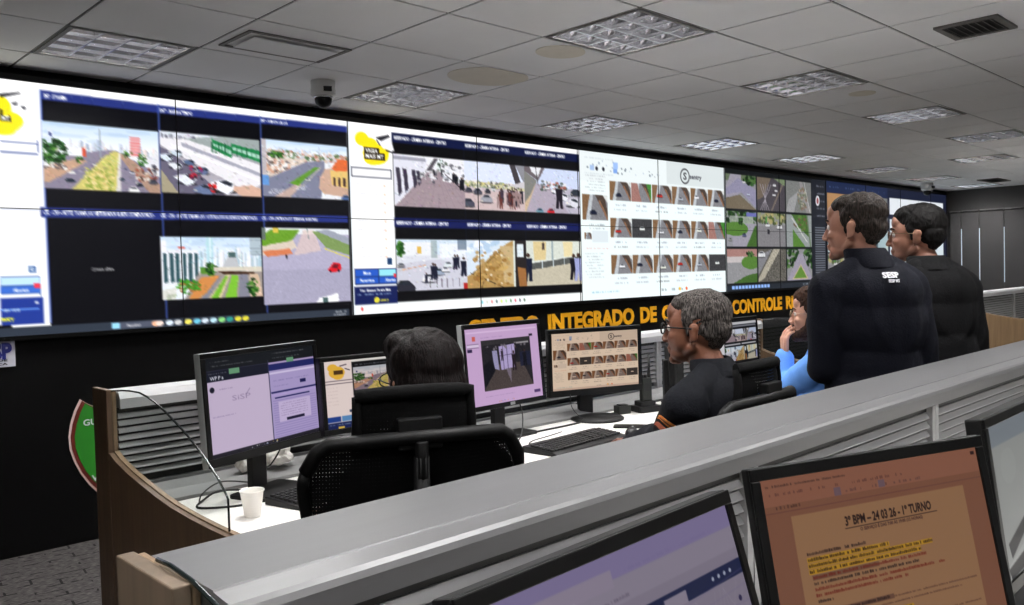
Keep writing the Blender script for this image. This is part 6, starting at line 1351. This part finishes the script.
make_chair('black mesh office chair with headrest in front of the camera, under the dark-haired woman', (1.285, 1.79), -25, z_back=1.075)
make_chair('black mesh office chair behind the seated officer with glasses', (2.262, 1.60), 4, z_back=1.045, head_dz=0.0)
make_chair('black office chair under the seated man in the light blue shirt', (3.86, 1.80), 12, z_back=0.86, head=False)

# ------------------------------------------------------------------ people
def add_ell(bm, c, r, rot=None):
    m_ = Matrix.Translation(c) @ (rot if rot is not None else Matrix.Identity(4)) @ Matrix.Diagonal((r[0], r[1], r[2], 1))
    bmesh.ops.create_uvsphere(bm, u_segments=20, v_segments=14, radius=1, matrix=m_)
def add_cap(bm, a, ra, b, rb, flat=None):
    a, b = Vector(a), Vector(b); b2 = bmesh.new()
    bmesh.ops.create_uvsphere(b2, u_segments=16, v_segments=10, radius=ra, matrix=Matrix.Translation(a))
    bmesh.ops.create_uvsphere(b2, u_segments=16, v_segments=10, radius=rb, matrix=Matrix.Translation(b))
    r = bmesh.ops.convex_hull(b2, input=b2.verts[:])
    gone = [v for v in b2.verts if not v.link_faces]
    bmesh.ops.delete(b2, geom=gone, context='VERTS')
    inner = list({e for e in r['geom_interior'] if isinstance(e, bmesh.types.BMVert) and e.is_valid}); bmesh.ops.delete(b2, geom=inner, context='VERTS')
    me = bpy.data.meshes.new('x'); b2.to_mesh(me); b2.free(); bm.from_mesh(me); bpy.data.meshes.remove(me)
def chain(bm, pts, rs):
    for i in range(len(pts) - 1): add_cap(bm, pts[i], rs[i], pts[i + 1], rs[i + 1])
def fuse(name, bm, m, parent, voxel=0.006, smooth=4, folds=0.0, fscale=7, fstretch=(1, 1, 1), fine=0.0, cut=None):
    """merge overlapping volumes into one skin; folds displaces it along the normal"""
    me = bpy.data.meshes.new(name); bm.to_mesh(me); bm.free()
    o = bpy.data.objects.new(name, me); COL.objects.link(o)
    md = o.modifiers.new('r', 'REMESH'); md.mode = 'VOXEL'; md.voxel_size = voxel
    sm = o.modifiers.new('s', 'SMOOTH'); sm.factor = 0.5; sm.iterations = smooth
    dg = bpy.context.evaluated_depsgraph_get(); dg.update()
    me2 = bpy.data.meshes.new_from_object(o.evaluated_get(dg)); me2.name = name
    o.modifiers.clear(); o.data = me2; bpy.data.meshes.remove(me)
    if folds or fine:
        n = len(me2.vertices); co = np.zeros(n * 3); no = np.zeros(n * 3)
        me2.vertices.foreach_get('co', co); me2.vertices.foreach_get('normal', no); co = co.reshape(-1, 3); no = no.reshape(-1, 3)
        d = np.zeros(n)
        for i in range(n):
            p = co[i]
            if folds:
                q = Vector((p[0] * fscale * fstretch[0], p[1] * fscale * fstretch[1], p[2] * fscale * fstretch[2]))
                w = noise.noise(q * 0.5); d[i] += folds * (1 - abs(noise.noise(q + Vector((w, w, w)) * 2)) * 3.0)
            if fine: d[i] += fine * noise.noise(Vector((p[0] * 70, p[1] * 70, p[2] * 30)))
        co += no * d[:, None]; me2.vertices.foreach_set('co', co.ravel()); me2.update()
    me2.polygons.foreach_set('use_smooth', np.ones(len(me2.polygons), bool)); me2.materials.clear(); me2.materials.append(m)
    if parent: o.parent = parent
    return o
def head_parts(bm, H, s=1.0, jaw=1.0):
    """H: 4x4 head frame; +y is where the face looks, origin between the ears"""
    def E(c, r, rot=None): add_ell(bm, H @ (Vector(c) * s), [q * s for q in r], H.to_quaternion().to_matrix().to_4x4() @ (rot or Matrix.Identity(4)))
    def Cc(a, ra, b, rb): add_cap(bm, H @ (Vector(a) * s), ra * s, H @ (Vector(b) * s), rb * s)
    E((0, -0.018, 0.050), (0.074, 0.094, 0.080)); E((0, 0.022, 0.022), (0.068, 0.070, 0.078)); E((0, 0.035, -0.022), (0.060 * jaw, 0.056, 0.066)); E((0, -0.04, -0.005), (0.064, 0.06, 0.06))
    E((0, 0.044, -0.072), (0.044 * jaw, 0.042, 0.030)); E((0, 0.076, -0.094), (0.020, 0.016, 0.016)); Cc((-0.052 * jaw, 0.0, -0.05), 0.016, (0, 0.062, -0.092), 0.018); Cc((0.052 * jaw, 0.0, -0.05), 0.016, (0, 0.062, -0.092), 0.018)
    Cc((-0.032, 0.080, 0.034), 0.010, (0.032, 0.080, 0.034), 0.010); E((0, 0.070, 0.062), (0.05, 0.022, 0.036))
    Cc((0, 0.087, 0.016), 0.0085, (0, 0.104, -0.022), 0.0105); E((0, 0.107, -0.026), (0.0115, 0.010, 0.010)); E((-0.011, 0.101, -0.031), (0.008, 0.010, 0.007)); E((0.011, 0.101, -0.031), (0.008, 0.010, 0.007))
    E((-0.038, 0.066, -0.020), (0.020, 0.019, 0.020)); E((0.038, 0.066, -0.020), (0.020, 0.019, 0.020))
    E((0, 0.086, -0.056), (0.024, 0.011, 0.0065)); E((0, 0.084, -0.067), (0.020, 0.011, 0.0075)); E((0, 0.080, -0.045), (0.018, 0.012, 0.010))
    for sx in (-1, 1):
        rt = Matrix.Rotation(R(sx * 22), 4, 'Z') @ Matrix.Rotation(R(-12), 4, 'X')
        E((sx * 0.079, -0.012, -0.002), (0.0070, 0.018, 0.030), rt); E((sx * 0.083, -0.019, 0.013), (0.008, 0.015, 0.016), rt); E((sx * 0.073, -0.004, -0.024), (0.006, 0.009, 0.011), rt)
    Cc((0, -0.018, -0.05), 0.052, (0, -0.035, -0.13), 0.055)
def hand_parts(bm, wrist, palm_dir, palm_n, thumb_side, curl=0.4, s=1.0):
    """palm_dir fingers direction, palm_n direction the palm faces, thumb_side +1/-1"""
    d = Vector(palm_dir).normalized(); n = Vector(palm_n).normalized(); n = (n - d * n.dot(d)).normalized(); sd = d.cross(n) * thumb_side; w = Vector(wrist)
    for k in (-1, 0, 1): add_cap(bm, w + sd * 0.014 * k * s, 0.014 * s, w + d * 0.085 * s + sd * 0.026 * k * s, 0.0125 * s)
    for k, L_f, a0 in ((0, 0.070, 0), (1, 0.080, 0.03), (2, 0.074, 0.08), (3, 0.058, 0.14)):
        b = w + d * (0.088 - 0.004 * abs(k - 1)) * s + sd * (0.030 - 0.020 * k) * s; dirn = d.copy(); p = b
        for j, f in enumerate((0.45, 0.32, 0.23)):
            an = (curl + a0) * (0.7 if j == 0 else 1.0); dirn = (dirn * math.cos(an) + n * math.sin(an)).normalized()
            n2 = (n - dirn * n.dot(dirn)); q = p + dirn * L_f * f * s; add_cap(bm, p, (0.0088 - 0.0008 * j) * s, q, (0.0082 - 0.0009 * j) * s); p = q
    p = w + d * 0.025 * s + sd * 0.026 * s; dirn = (sd * 0.75 + d * 0.6 + n * 0.35).normalized()
    for L_f, r_ in ((0.042, 0.0115), (0.034, 0.0098), (0.026, 0.009)):
        q = p + dirn * L_f * s; add_cap(bm, p, r_ * s, q, r_ * 0.9 * s); p = q; dirn = (dirn + d * 0.35 + n * 0.18).normalized()

def person(name, label, P, look):
    """P: world joints (Vectors).  look: dict of materials and options"""
    t_loc = Vector((P['pelvis'].x, P['pelvis'].y, 0))
    s = look.get('s', 1.0)
    H = Matrix.Translation(P['head'] - t_loc) @ Matrix.Rotation(P['head_yaw'], 4, 'Z') @ Matrix.Rotation(P.get('head_pitch', 0), 4, 'X') @ Matrix.Rotation(P.get('head_roll', 0), 4, 'Y')
    J = {k: (v - t_loc) for k, v in P.items() if isinstance(v, Vector)}
    T_ = Matrix.Rotation(P['torso_yaw'], 4, 'Z')
    right = T_ @ Vector((1, 0, 0)); fwd = T_ @ Vector((0, 1, 0))
    Rq = T_
    pel, che, nek = J['pelvis'], J['chest'], J['neck']
    shL, shR = nek - right * look.get('shw', 0.185) * s - Vector((0, 0, 0.085)) + J.get('shrug', Vector()) , nek + right * look.get('shw', 0.185) * s - Vector((0, 0, 0.085))
    up = (nek - pel).normalized()
    def rotm(): return Matrix(((right.x, fwd.x, up.x, 0), (right.y, fwd.y, up.y, 0), (right.z, fwd.z, up.z, 0), (0, 0, 0, 1)))
    RM = rotm(); bl = look.get('belly', 1.0)
    def torso(bm, k, top=True):
        add_ell(bm, che + up * 0.02 - fwd * 0.0, ((0.165 + k) * s, (0.108 + k) * s, (0.165 + k) * s), RM)
        add_ell(bm, che + up * 0.12 - fwd * 0.02, ((0.15 + k) * s, (0.088 + k) * s, (0.10 + k) * s), RM)
        add_ell(bm, pel.lerp(che, 0.5) + fwd * 0.012, ((0.150 + k) * s * (0.5 + bl / 2), (0.108 + k) * s * bl, (0.16 + k) * s), RM)
        add_ell(bm, pel + up * 0.02, ((0.165 + k) * s, (0.118 + k) * s, (0.13 + k) * s), RM)
        for sx in (-1, 1): add_cap(bm, nek + right * sx * 0.045 * s - fwd * 0.012 - up * 0.01, (0.042 + k * 0.6) * s, (shL if sx < 0 else shR) + up * 0.012, (0.050 + k * 0.7) * s)
    def arms(bm, k, upto=1.0, only=None):
        for sd_, sh_ in (('L', shL), ('R', shR)):
            e, w = J['elbow' + sd_], J['wrist' + sd_]; w2 = e.lerp(w, upto)
            chain(bm, [sh_, sh_.lerp(e, 0.35), e, e.lerp(w2, 0.3), w2], [(0.056 + k) * s, (0.051 + k) * s, (0.041 + k) * s, (0.041 + k * 1.1) * s, (0.028 + k * 1.2 + (1 - upto) * 0.02) * s])
    def legs(bm, k, upto=1.0):
        for sd_, sx in (('L', -1), ('R', 1)):
            hp = pel + right * sx * 0.085 * s - Vector((0, 0, 0.03)); kn, an = J['knee' + sd_], J['ankle' + sd_]; a2 = kn.lerp(an, upto)
            chain(bm, [hp, kn, kn.lerp(a2, 0.35), a2], [(0.088 + k) * s, (0.058 + k) * s, (0.056 + k) * s, (0.038 + k * 1.3) * s])
    # the body, one skin
    bm = bmesh.new(); head_parts(bm, H, look.get('hs', 1.0), look.get('jaw', 1.0))
    add_cap(bm, H @ Vector((0, -0.03, -0.09)), 0.054, nek - up * 0.03, 0.062)
    torso(bm, -0.012); arms(bm, -0.008); legs(bm, -0.012)
    for sd_, sx in (('L', 1), ('R', -1)):
        hd = J.get('hand' + sd_); pn = P.get('palm' + sd_)
        w, e = J['wrist' + sd_], J['elbow' + sd_]
        d = P.get('fdir' + sd_) or (w - e); pn = P.get('palm' + sd_) or Vector((0, 0, -1))
        hand_parts(bm, w, d, pn, P.get('thumb' + sd_, sx), P.get('curl' + sd_, 0.35), s)
        ft = J['ankle' + sd_]; fd = P.get('foot_dir') or fwd
        add_cap(bm, ft + Vector((0, 0, -0.03)), 0.032, ft + fd * 0.13 + Vector((0, 0, -0.052)), 0.024)
    body = fuse(name, bm, look['skin'], None, 0.0042, 5)
    body.location = t_loc; tag(body, label, 'person')
    # eyes and brows
    hs = look.get('hs', 1.0)
    for sx in (-1, 1):
        bm = bmesh.new(); add_ell(bm, H @ (Vector((sx * 0.031, 0.0745, 0.012)) * hs), (0.0125 * hs,) * 3); e = mobj('eye', bm, M['eye_white'], body, smooth=True)
        bm = bmesh.new(); add_ell(bm, H @ (Vector((sx * 0.031, 0.0840, 0.012)) * hs), (0.0052 * hs,) * 3); mobj('iris', bm, M['iris'], e, smooth=True)
        bm = bmesh.new(); tube(bm, [H @ (Vector(q) * hs) for q in ((sx * 0.014, 0.0925, 0.033), (sx * 0.030, 0.0905, 0.0385), (sx * 0.050, 0.0755, 0.034))], [0.0035, 0.0045, 0.0025], 6); mobj('eyebrow', bm, look['hair'], body)
    # clothing
    top = bmesh.new(); k = look.get('puff', 0.018)
    torso(top, k); arms(top, k * 0.85, look.get('sleeve', 0.97))
    hem = pel - Vector((0, 0, look.get('hem', 0.06)))
    add_ell(top, hem + up * 0.05, ((0.172 + k) * s, (0.124 + k) * s * (0.6 + 0.4 * bl), 0.11), RM)
    jk = fuse(look.get('top_name', 'jacket'), top, look['top'], body, 0.0075, look.get('csm', 9), folds=look.get('folds', 0.004), fscale=look.get('fscale', 9), fstretch=look.get('fstretch', (1, 1, 0.5)))
    bm = bmesh.new(); legs(bm, 0.014, 0.95); add_ell(bm, pel, (0.172 * s, 0.124 * s, 0.12), RM); fuse('trousers', bm, look.get('trousers', M['dark_cloth']), body, 0.010, 6, folds=0.003, fscale=8)
    bm = bmesh.new()
    for sd_ in 'LR':
        ft = J['ankle' + sd_]; fd = P.get('foot_dir') or fwd
        add_cap(bm, ft + Vector((0, 0, -0.036)) - fd * 0.02, 0.042, ft + fd * 0.15 + Vector((0, 0, -0.048)), 0.031); add_ell(bm, ft, (0.045, 0.045, 0.05))
    z0 = -1
    so = fuse('shoes', bm, M['shoe'], body, 0.008, 4)
    for v in so.data.vertices:
        if v.co.z < 0.003: v.co.z = 0.003
    # collar
    if look.get('collar'):
        hc, rr, th = look['collar']; nv = H @ Vector((0, -0.03, -0.09)); ax = (nv - nek).normalized()
        bm = bmesh.new(); nU = 30
        c0 = nek + up * 0.016
        rows = []
        for zz, ro in ((-0.022, rr + 0.012), (0.0, rr + 0.010), (hc * 0.55, rr + 0.004), (hc, rr), (hc + 0.003, rr - 0.004), (hc, rr - 0.008), (0.0, rr - 0.004)):
            row = []
            for q in range(nU + 1):
                a = R(-250 + 320 * q / nU) + 0  # open at the front
                v = right * math.cos(a) * ro * 1.06 + fwd * math.sin(a) * ro + ax * zz * (1 - 0.35 * max(0, math.sin(a))) 
                row.append(bm.verts.new(c0 + v - fwd * 0.010))
            rows.append(row)
        for a_, b_ in zip(rows, rows[1:]):
            for q in range(nU): bm.faces.new((a_[q], a_[q + 1], b_[q + 1], b_[q])).smooth = True
        mobj('collar', bm, look['top'], jk)
    # hair
    def HE(bm, c, r, rx=0): add_ell(bm, H @ (Vector(c) * hs), [q * hs for q in r], H.to_quaternion().to_matrix().to_4x4() @ Matrix.Rotation(R(rx), 4, 'X'))
    st = look['style']; bm = bmesh.new()
    if st in ('short', 'full', 'curly'):
        e_ = {'short': -0.003, 'full': 0.002, 'curly': 0.006}[st]
        HE(bm, (0, -0.026, 0.058), (0.080 + e_, 0.096 + e_, 0.082 + e_)); HE(bm, (0, 0.022, 0.093 + e_ * 0.5), (0.062, 0.062 + e_, 0.040 + e_), -12)
        HE(bm, (0, -0.052, 0.010), (0.0735 + e_ * 0.6, 0.066 + e_ * 0.8, 0.062)); HE(bm, (0, -0.058, -0.028), (0.054, 0.034, 0.032))
        for sx in (-1, 1): HE(bm, (sx * 0.064, 0.008, 0.042), (0.013, 0.022, 0.036)); HE(bm, (sx * 0.068, 0.008, 0.008), (0.006, 0.007, 0.024))
        hr_ = fuse('hair', bm, look['hair'], body, 0.0042, 3, folds=0.0022 if st != 'curly' else 0.005, fscale=38 if st == 'curly' else 30, fine=0.0025 if st == 'curly' else 0.0018)
    else:
        HE(bm, (0, -0.024, 0.060), (0.090, 0.108, 0.088)); HE(bm, (0, -0.05, 0.0), (0.092, 0.085, 0.10)); HE(bm, (0, -0.055, -0.09), (0.095, 0.062, 0.12)); HE(bm, (0, -0.06, -0.20), (0.10, 0.05, 0.10))
        HE(bm, (0.03, 0.02, 0.095), (0.055, 0.07, 0.045)); HE(bm, (-0.03, 0.015, 0.10), (0.05, 0.07, 0.042))
        HE(bm, (0.075, 0.01, -0.04), (0.022, 0.04, 0.11)); HE(bm, (-0.074, -0.022, -0.06), (0.022, 0.032, 0.11))
        fuse('hair', bm, look['hair'], body, 0.0045, 4, folds=0.003, fscale=30, fstretch=(1, 1, 0.2), fine=0.002)
    if look.get('beard'):
        bm = bmesh.new(); HE(bm, (0, 0.050, -0.088), (0.047, 0.046, 0.034)); HE(bm, (0, 0.078, -0.103), (0.026, 0.022, 0.022)); HE(bm, (0, 0.090, -0.0475), (0.022, 0.010, 0.006))
        for sx in (-1, 1): add_cap(bm, H @ Vector((sx * 0.062, 0.012, 0.0)), 0.0105, H @ Vector((sx * 0.054, 0.024, -0.055)), 0.018); add_cap(bm, H @ Vector((sx * 0.054, 0.024, -0.055)), 0.018, H @ Vector((sx * 0.02, 0.068, -0.092)), 0.022)
        fuse('beard', bm, look['hair'], body, 0.0042, 3, folds=0.002, fscale=40, fine=0.002)
    if look.get('glasses'):
        fm, rim = look['glasses']
        g_ = bmesh.new()
        for sx in (-1, 1):
            ring = []
            for q in range(25):
                a = 2 * PI * q / 24; ring.append(H @ (Vector((sx * 0.034 + 0.026 * math.cos(a) * (1 if abs(math.cos(a)) < 0.9 else 0.98), 0.1015 - 0.05 * abs(sx * 0.034 + 0.026 * math.cos(a)) ** 1.5 * 3, 0.010 + 0.0175 * math.sin(a))) * hs))
            tube(g_, ring, rim, 6)
            tube(g_, [H @ (Vector(q) * hs) for q in ((sx * 0.060, 0.090, 0.016), (sx * 0.073, 0.080, 0.017), (sx * 0.0815, 0.03, 0.014), (sx * 0.083, -0.010, 0.012), (sx * 0.079, -0.03, -0.008))], rim, 6)
        tube(g_, [H @ (Vector(q) * hs) for q in ((-0.009, 0.1015, 0.014), (0, 0.1055, 0.017), (0.009, 0.1015, 0.014))], rim, 6)
        gg = mobj('glasses', g_, fm, body)
        for sx in (-1, 1):
            b2 = bmesh.new(); ring = []
            for q in range(24):
                a = 2 * PI * q / 24; ring.append(b2.verts.new(H @ (Vector((sx * 0.034 + 0.025 * math.cos(a), 0.1015 - 0.05 * abs(sx * 0.034 + 0.026 * math.cos(a)) ** 1.5 * 3, 0.010 + 0.0165 * math.sin(a))) * hs)))
            b2.faces.new(ring); mobj('lens', b2, M['glass'], gg)
    return body, jk, dict(H=H, right=right, fwd=fwd, up=up, che=che, nek=nek, shL=shL, shR=shR, t=t_loc, J=J)
V = Vector
def yaw_of(dx, dy): return math.atan2(dy, dx) - PI / 2       # +y turned to face (dx,dy)

# 1: standing man in the navy jacket, back to the camera, looking left
def standing(x, y, top, ty, hy, s=1.0, arms='crossed', head_off=(0, 0)):
    r = Matrix.Rotation(ty, 4, 'Z'); ri, fw = r @ V((1, 0, 0)), r @ V((0, 1, 0)); hz = top - 0.132
    B = V((x, y, 0)); nk = hz - 0.135
    P = dict(pelvis=B + V((0, 0, 0.94)), chest=B + V((0, 0, nk - 0.22)) + fw * 0.0, neck=B + V((0, 0, nk)) + fw * 0.01 + ri * head_off[0] * 0.4, head=B + V((0, 0, hz)) + fw * (0.05 + head_off[1]) + ri * head_off[0], torso_yaw=ty, head_yaw=hy)
    for sd_, sx in (('L', -1), ('R', 1)):
        P['elbow' + sd_] = B + ri * sx * 0.19 + fw * 0.02 + V((0, 0, nk - 0.36)); P['wrist' + sd_] = B - ri * sx * (0.0) + ri * sx * 0.04 + fw * 0.225 + V((0, 0, nk - 0.34 + 0.03 * sx))
        P['fdir' + sd_] = -ri * sx; P['palm' + sd_] = -fw; P['curl' + sd_] = 0.3
        P['knee' + sd_] = B + ri * sx * 0.10 + fw * 0.015 + V((0, 0, 0.50)); P['ankle' + sd_] = B + ri * sx * 0.12 + V((0, 0, 0.085))
    return P
P1 = standing(3.07, 1.285, 1.700, yaw_of(0.60, 0.80), yaw_of(-0.12, 0.99), head_off=(-0.052, 0))
b1, j1, d1 = person('person', 'standing man with greying brown hair in a navy jacket with white back print', P1,
                dict(skin=M['skin_tan'], hair=M['hair_brown'], style='short', top=M['navy'], top_name='jacket', puff=0.022, collar=(0.052, 0.070, 0), shw=0.150, folds=0.005, fscale=7, hem=0.10))
P2 = standing(3.70, 1.315, 1.682, yaw_of(0.62, 0.78), yaw_of(-0.26, 0.96), head_off=(-0.035, 0.01))
b2_, j2, d2 = person('person', 'standing man with black hair and thin glasses in a black jacket', P2,
                dict(skin=M['skin_mid'], hair=M['hair_black'], style='full', top=M['black_cloth'], top_name='jacket', puff=0.028, collar=(0.045, 0.072, 0), shw=0.145, glasses=(M['gold_frame'], 0.0014), jaw=1.12, belly=1.15, folds=0.005, fscale=7, hem=0.10))

# 2: seated people
def seated(x, y, top, ty, hy, lean=0.03, hands=None, side=0.0, pelz=0.615, head_fwd=0.06, seat_y=None):
    r = Matrix.Rotation(ty, 4, 'Z'); ri, fw = r @ V((1, 0, 0)), r @ V((0, 1, 0)); hz = top - 0.132; nk = hz - 0.13
    B = V((x, y, 0)); pel = B - fw * lean + V((0, 0, pelz))
    P = dict(pelvis=pel, chest=V((0, 0, 0)) + B + V((0, 0, nk - 0.21)), neck=B + V((0, 0, nk)) + fw * 0.01, head=B + V((0, 0, hz)) + fw * head_fwd, torso_yaw=ty, head_yaw=hy)
    for sd_, sx in (('L', -1), ('R', 1)):
        P['elbow' + sd_] = B + ri * sx * 0.23 + fw * 0.16 + V((0, 0, nk - 0.29)); P['wrist' + sd_] = B + ri * sx * 0.15 + fw * 0.40 + V((0, 0, 0.775))
        P['fdir' + sd_] = fw; P['palm' + sd_] = V((0, 0, -1)); P['curl' + sd_] = 0.18
        P['knee' + sd_] = pel + ri * sx * 0.13 + fw * 0.42 + V((0, 0, -0.06)); P['ankle' + sd_] = V((P['knee' + sd_].x, P['knee' + sd_].y, 0)) + fw * 0.02 + V((0, 0, 0.085))
    return P
P3 = seated(2.322, 1.485, 1.374, yaw_of(-0.15, 0.99), yaw_of(-0.32, 0.95))
P3['elbowL'] = V((2.262, 1.625, 0.90)); P3['wristL'] = V((2.45, 1.92, 0.80)); P3['fdirL'] = V((0.6, 0.7, 0)); P3['wristR'] = V((2.62, 2.04, 0.765)); P3['elbowR'] = V((2.63, 1.77, 0.86)); P3['fdirR'] = V((0.3, 0.9, 0))
b3, j3, d3 = person('person', 'seated officer with short grey hair, dark glasses and orange sleeve chevrons', P3,
                dict(skin=M['skin_brown'], hair=M['hair_grey'], style='short', top=M['officer_cloth'], top_name='uniform_shirt', puff=0.016, collar=(0.034, 0.066, 0), shw=0.19, glasses=(M['bezel'], 0.0026), jaw=1.1, belly=1.1, hs=0.99, folds=0.004))
P4 = seated(1.285, 1.63, 1.298, yaw_of(0.30, 0.95), yaw_of(0.10, 0.99))
b4, j4, d4 = person('person', 'seated woman with dark hair seen from behind over a black headrest', P4,
                dict(skin=M['skin_light'], hair=M['hair_dark_red'], style='long', top=M['black_cloth'], top_name='blouse', puff=0.012, shw=0.165, s=0.94, hs=1.0, glasses=(M['bezel'], 0.0018)))
P5 = seated(3.845, 1.84, 1.335, yaw_of(-0.30, 0.95), yaw_of(-0.36, 0.93))
hd5 = P5['head']
P5['elbowL'] = V((3.70, 2.03, 0.83)); P5['wristL'] = V((3.755, 2.01, 1.01)); P5['fdirL'] = V((0.0, 0.02, 1)); P5['palmL'] = V((0.55, -0.5, 0.1)); P5['curlL'] = 0.5
b5, j5, d5 = person('person', 'seated bearded man in a light blue shirt resting his chin on his hand', P5,
                dict(skin=M['skin_light'], hair=M['hair_chestnut'], style='curly', top=M['blue_cloth'], top_name='shirt', puff=0.016, collar=(0.03, 0.064, 0), shw=0.18, glasses=(M['gold_frame'], 0.0014), beard=True, folds=0.005))

# ---- marks on the clothing, laid on the cloth surface
def on_surface(o, p, d):
    """p, d in the object's own space -> hit point and normal"""
    ok, loc, nor, _ = o.ray_cast(p, d)
    return (loc, nor) if ok else (None, None)
def decal(name, o, m, poly2, origin, axis_u, axis_v, direction, lift=0.0025, grid=10):
    """poly2: list of closed outlines in metres on a plane, pressed onto the cloth along direction"""
    bm = bmesh.new()
    for pl in poly2:
        vs = []
        for u, v in pl:
            p = origin + axis_u * u + axis_v * v - direction * 0.25
            loc, nor = on_surface(o, p, direction)
            if loc is None: vs = None; break
            vs.append(bm.verts.new(loc + nor * lift))
        if vs and len(vs) > 2: bm.faces.new(vs)
    x = mobj(name, bm, m, o)
    sd_ = x.modifiers.new('thick', 'SOLIDIFY'); sd_.thickness = 0.0012; sd_.offset = 0
    return x
def strip_grid(fn, n):
    """quads between two curves"""
    return [[fn(k / n, 0), fn((k + 1) / n, 0), fn((k + 1) / n, 1), fn(k / n, 1)] for k in range(n)]
# white letters on the back of the navy jacket
v_, tr_ = text_tris('SESP', 0.04)
sc_ = 0.058 / v_[:, 0].max()
tris = [[((v_[q][0] * sc_) - 0.029, v_[q][1] * 0.026) for q in t3] for t3 in tr_]
v2_, tr2_ = text_tris('SESP MT', 0.04)
tris += [[(v2_[q][0] * 0.040 / v2_[:, 0].max() - 0.014, v2_[q][1] * 0.014 - 0.016) for q in t3] for t3 in tr2_]
decal('back_print', j1, M['white_cloth'], tris, d1['nek'] - d1['up'] * 0.042 + d1['right'] * 0.012, d1['right'], d1['up'], d1['fwd'])
# orange chevrons on the officer's left sleeve
shl, el = d3['shL'], d3['J']['elbowL']
axis = (el - shl).normalized()
outw = V((-0.80, -0.60, 0.30)).normalized(); outw = (outw - axis * outw.dot(axis)).normalized(); sidev = axis.cross(outw)
def chev(off, w, bend):
    def fn(a, b):
        u = (a - 0.5) * 0.098; return (u, off + b * w - bend * (1 - (2 * a - 1) ** 2) ** 0.6 * 1.0)
    return strip_grid(fn, 14)
mid = shl.lerp(el, 0.22)
decal('sleeve_chevron', j3, M['orange_patch'], chev(0.0, 0.036, 0.055), mid, sidev, axis, -outw)
decal('sleeve_chevron', j3, M['rust_patch'], chev(0.062, 0.034, 0.055), mid, sidev, axis, -outw)
decal('chevron_line', j3, M['patch_dark'], chev(0.016, 0.004, 0.055), mid, sidev, axis, -outw, lift=0.0042)
# white shoulder tab on the blue shirt
s5 = (d5['nek'] - d5['right'] * 0.085 + d5['up'] * 0.0)
decal('shoulder_tab', j5, M['white_cloth'], strip_grid(lambda a, b: ((a - 0.5) * 0.07, (b - 0.5) * 0.038), 4), s5, d5['right'], d5['fwd'], V((0, 0, -1)))
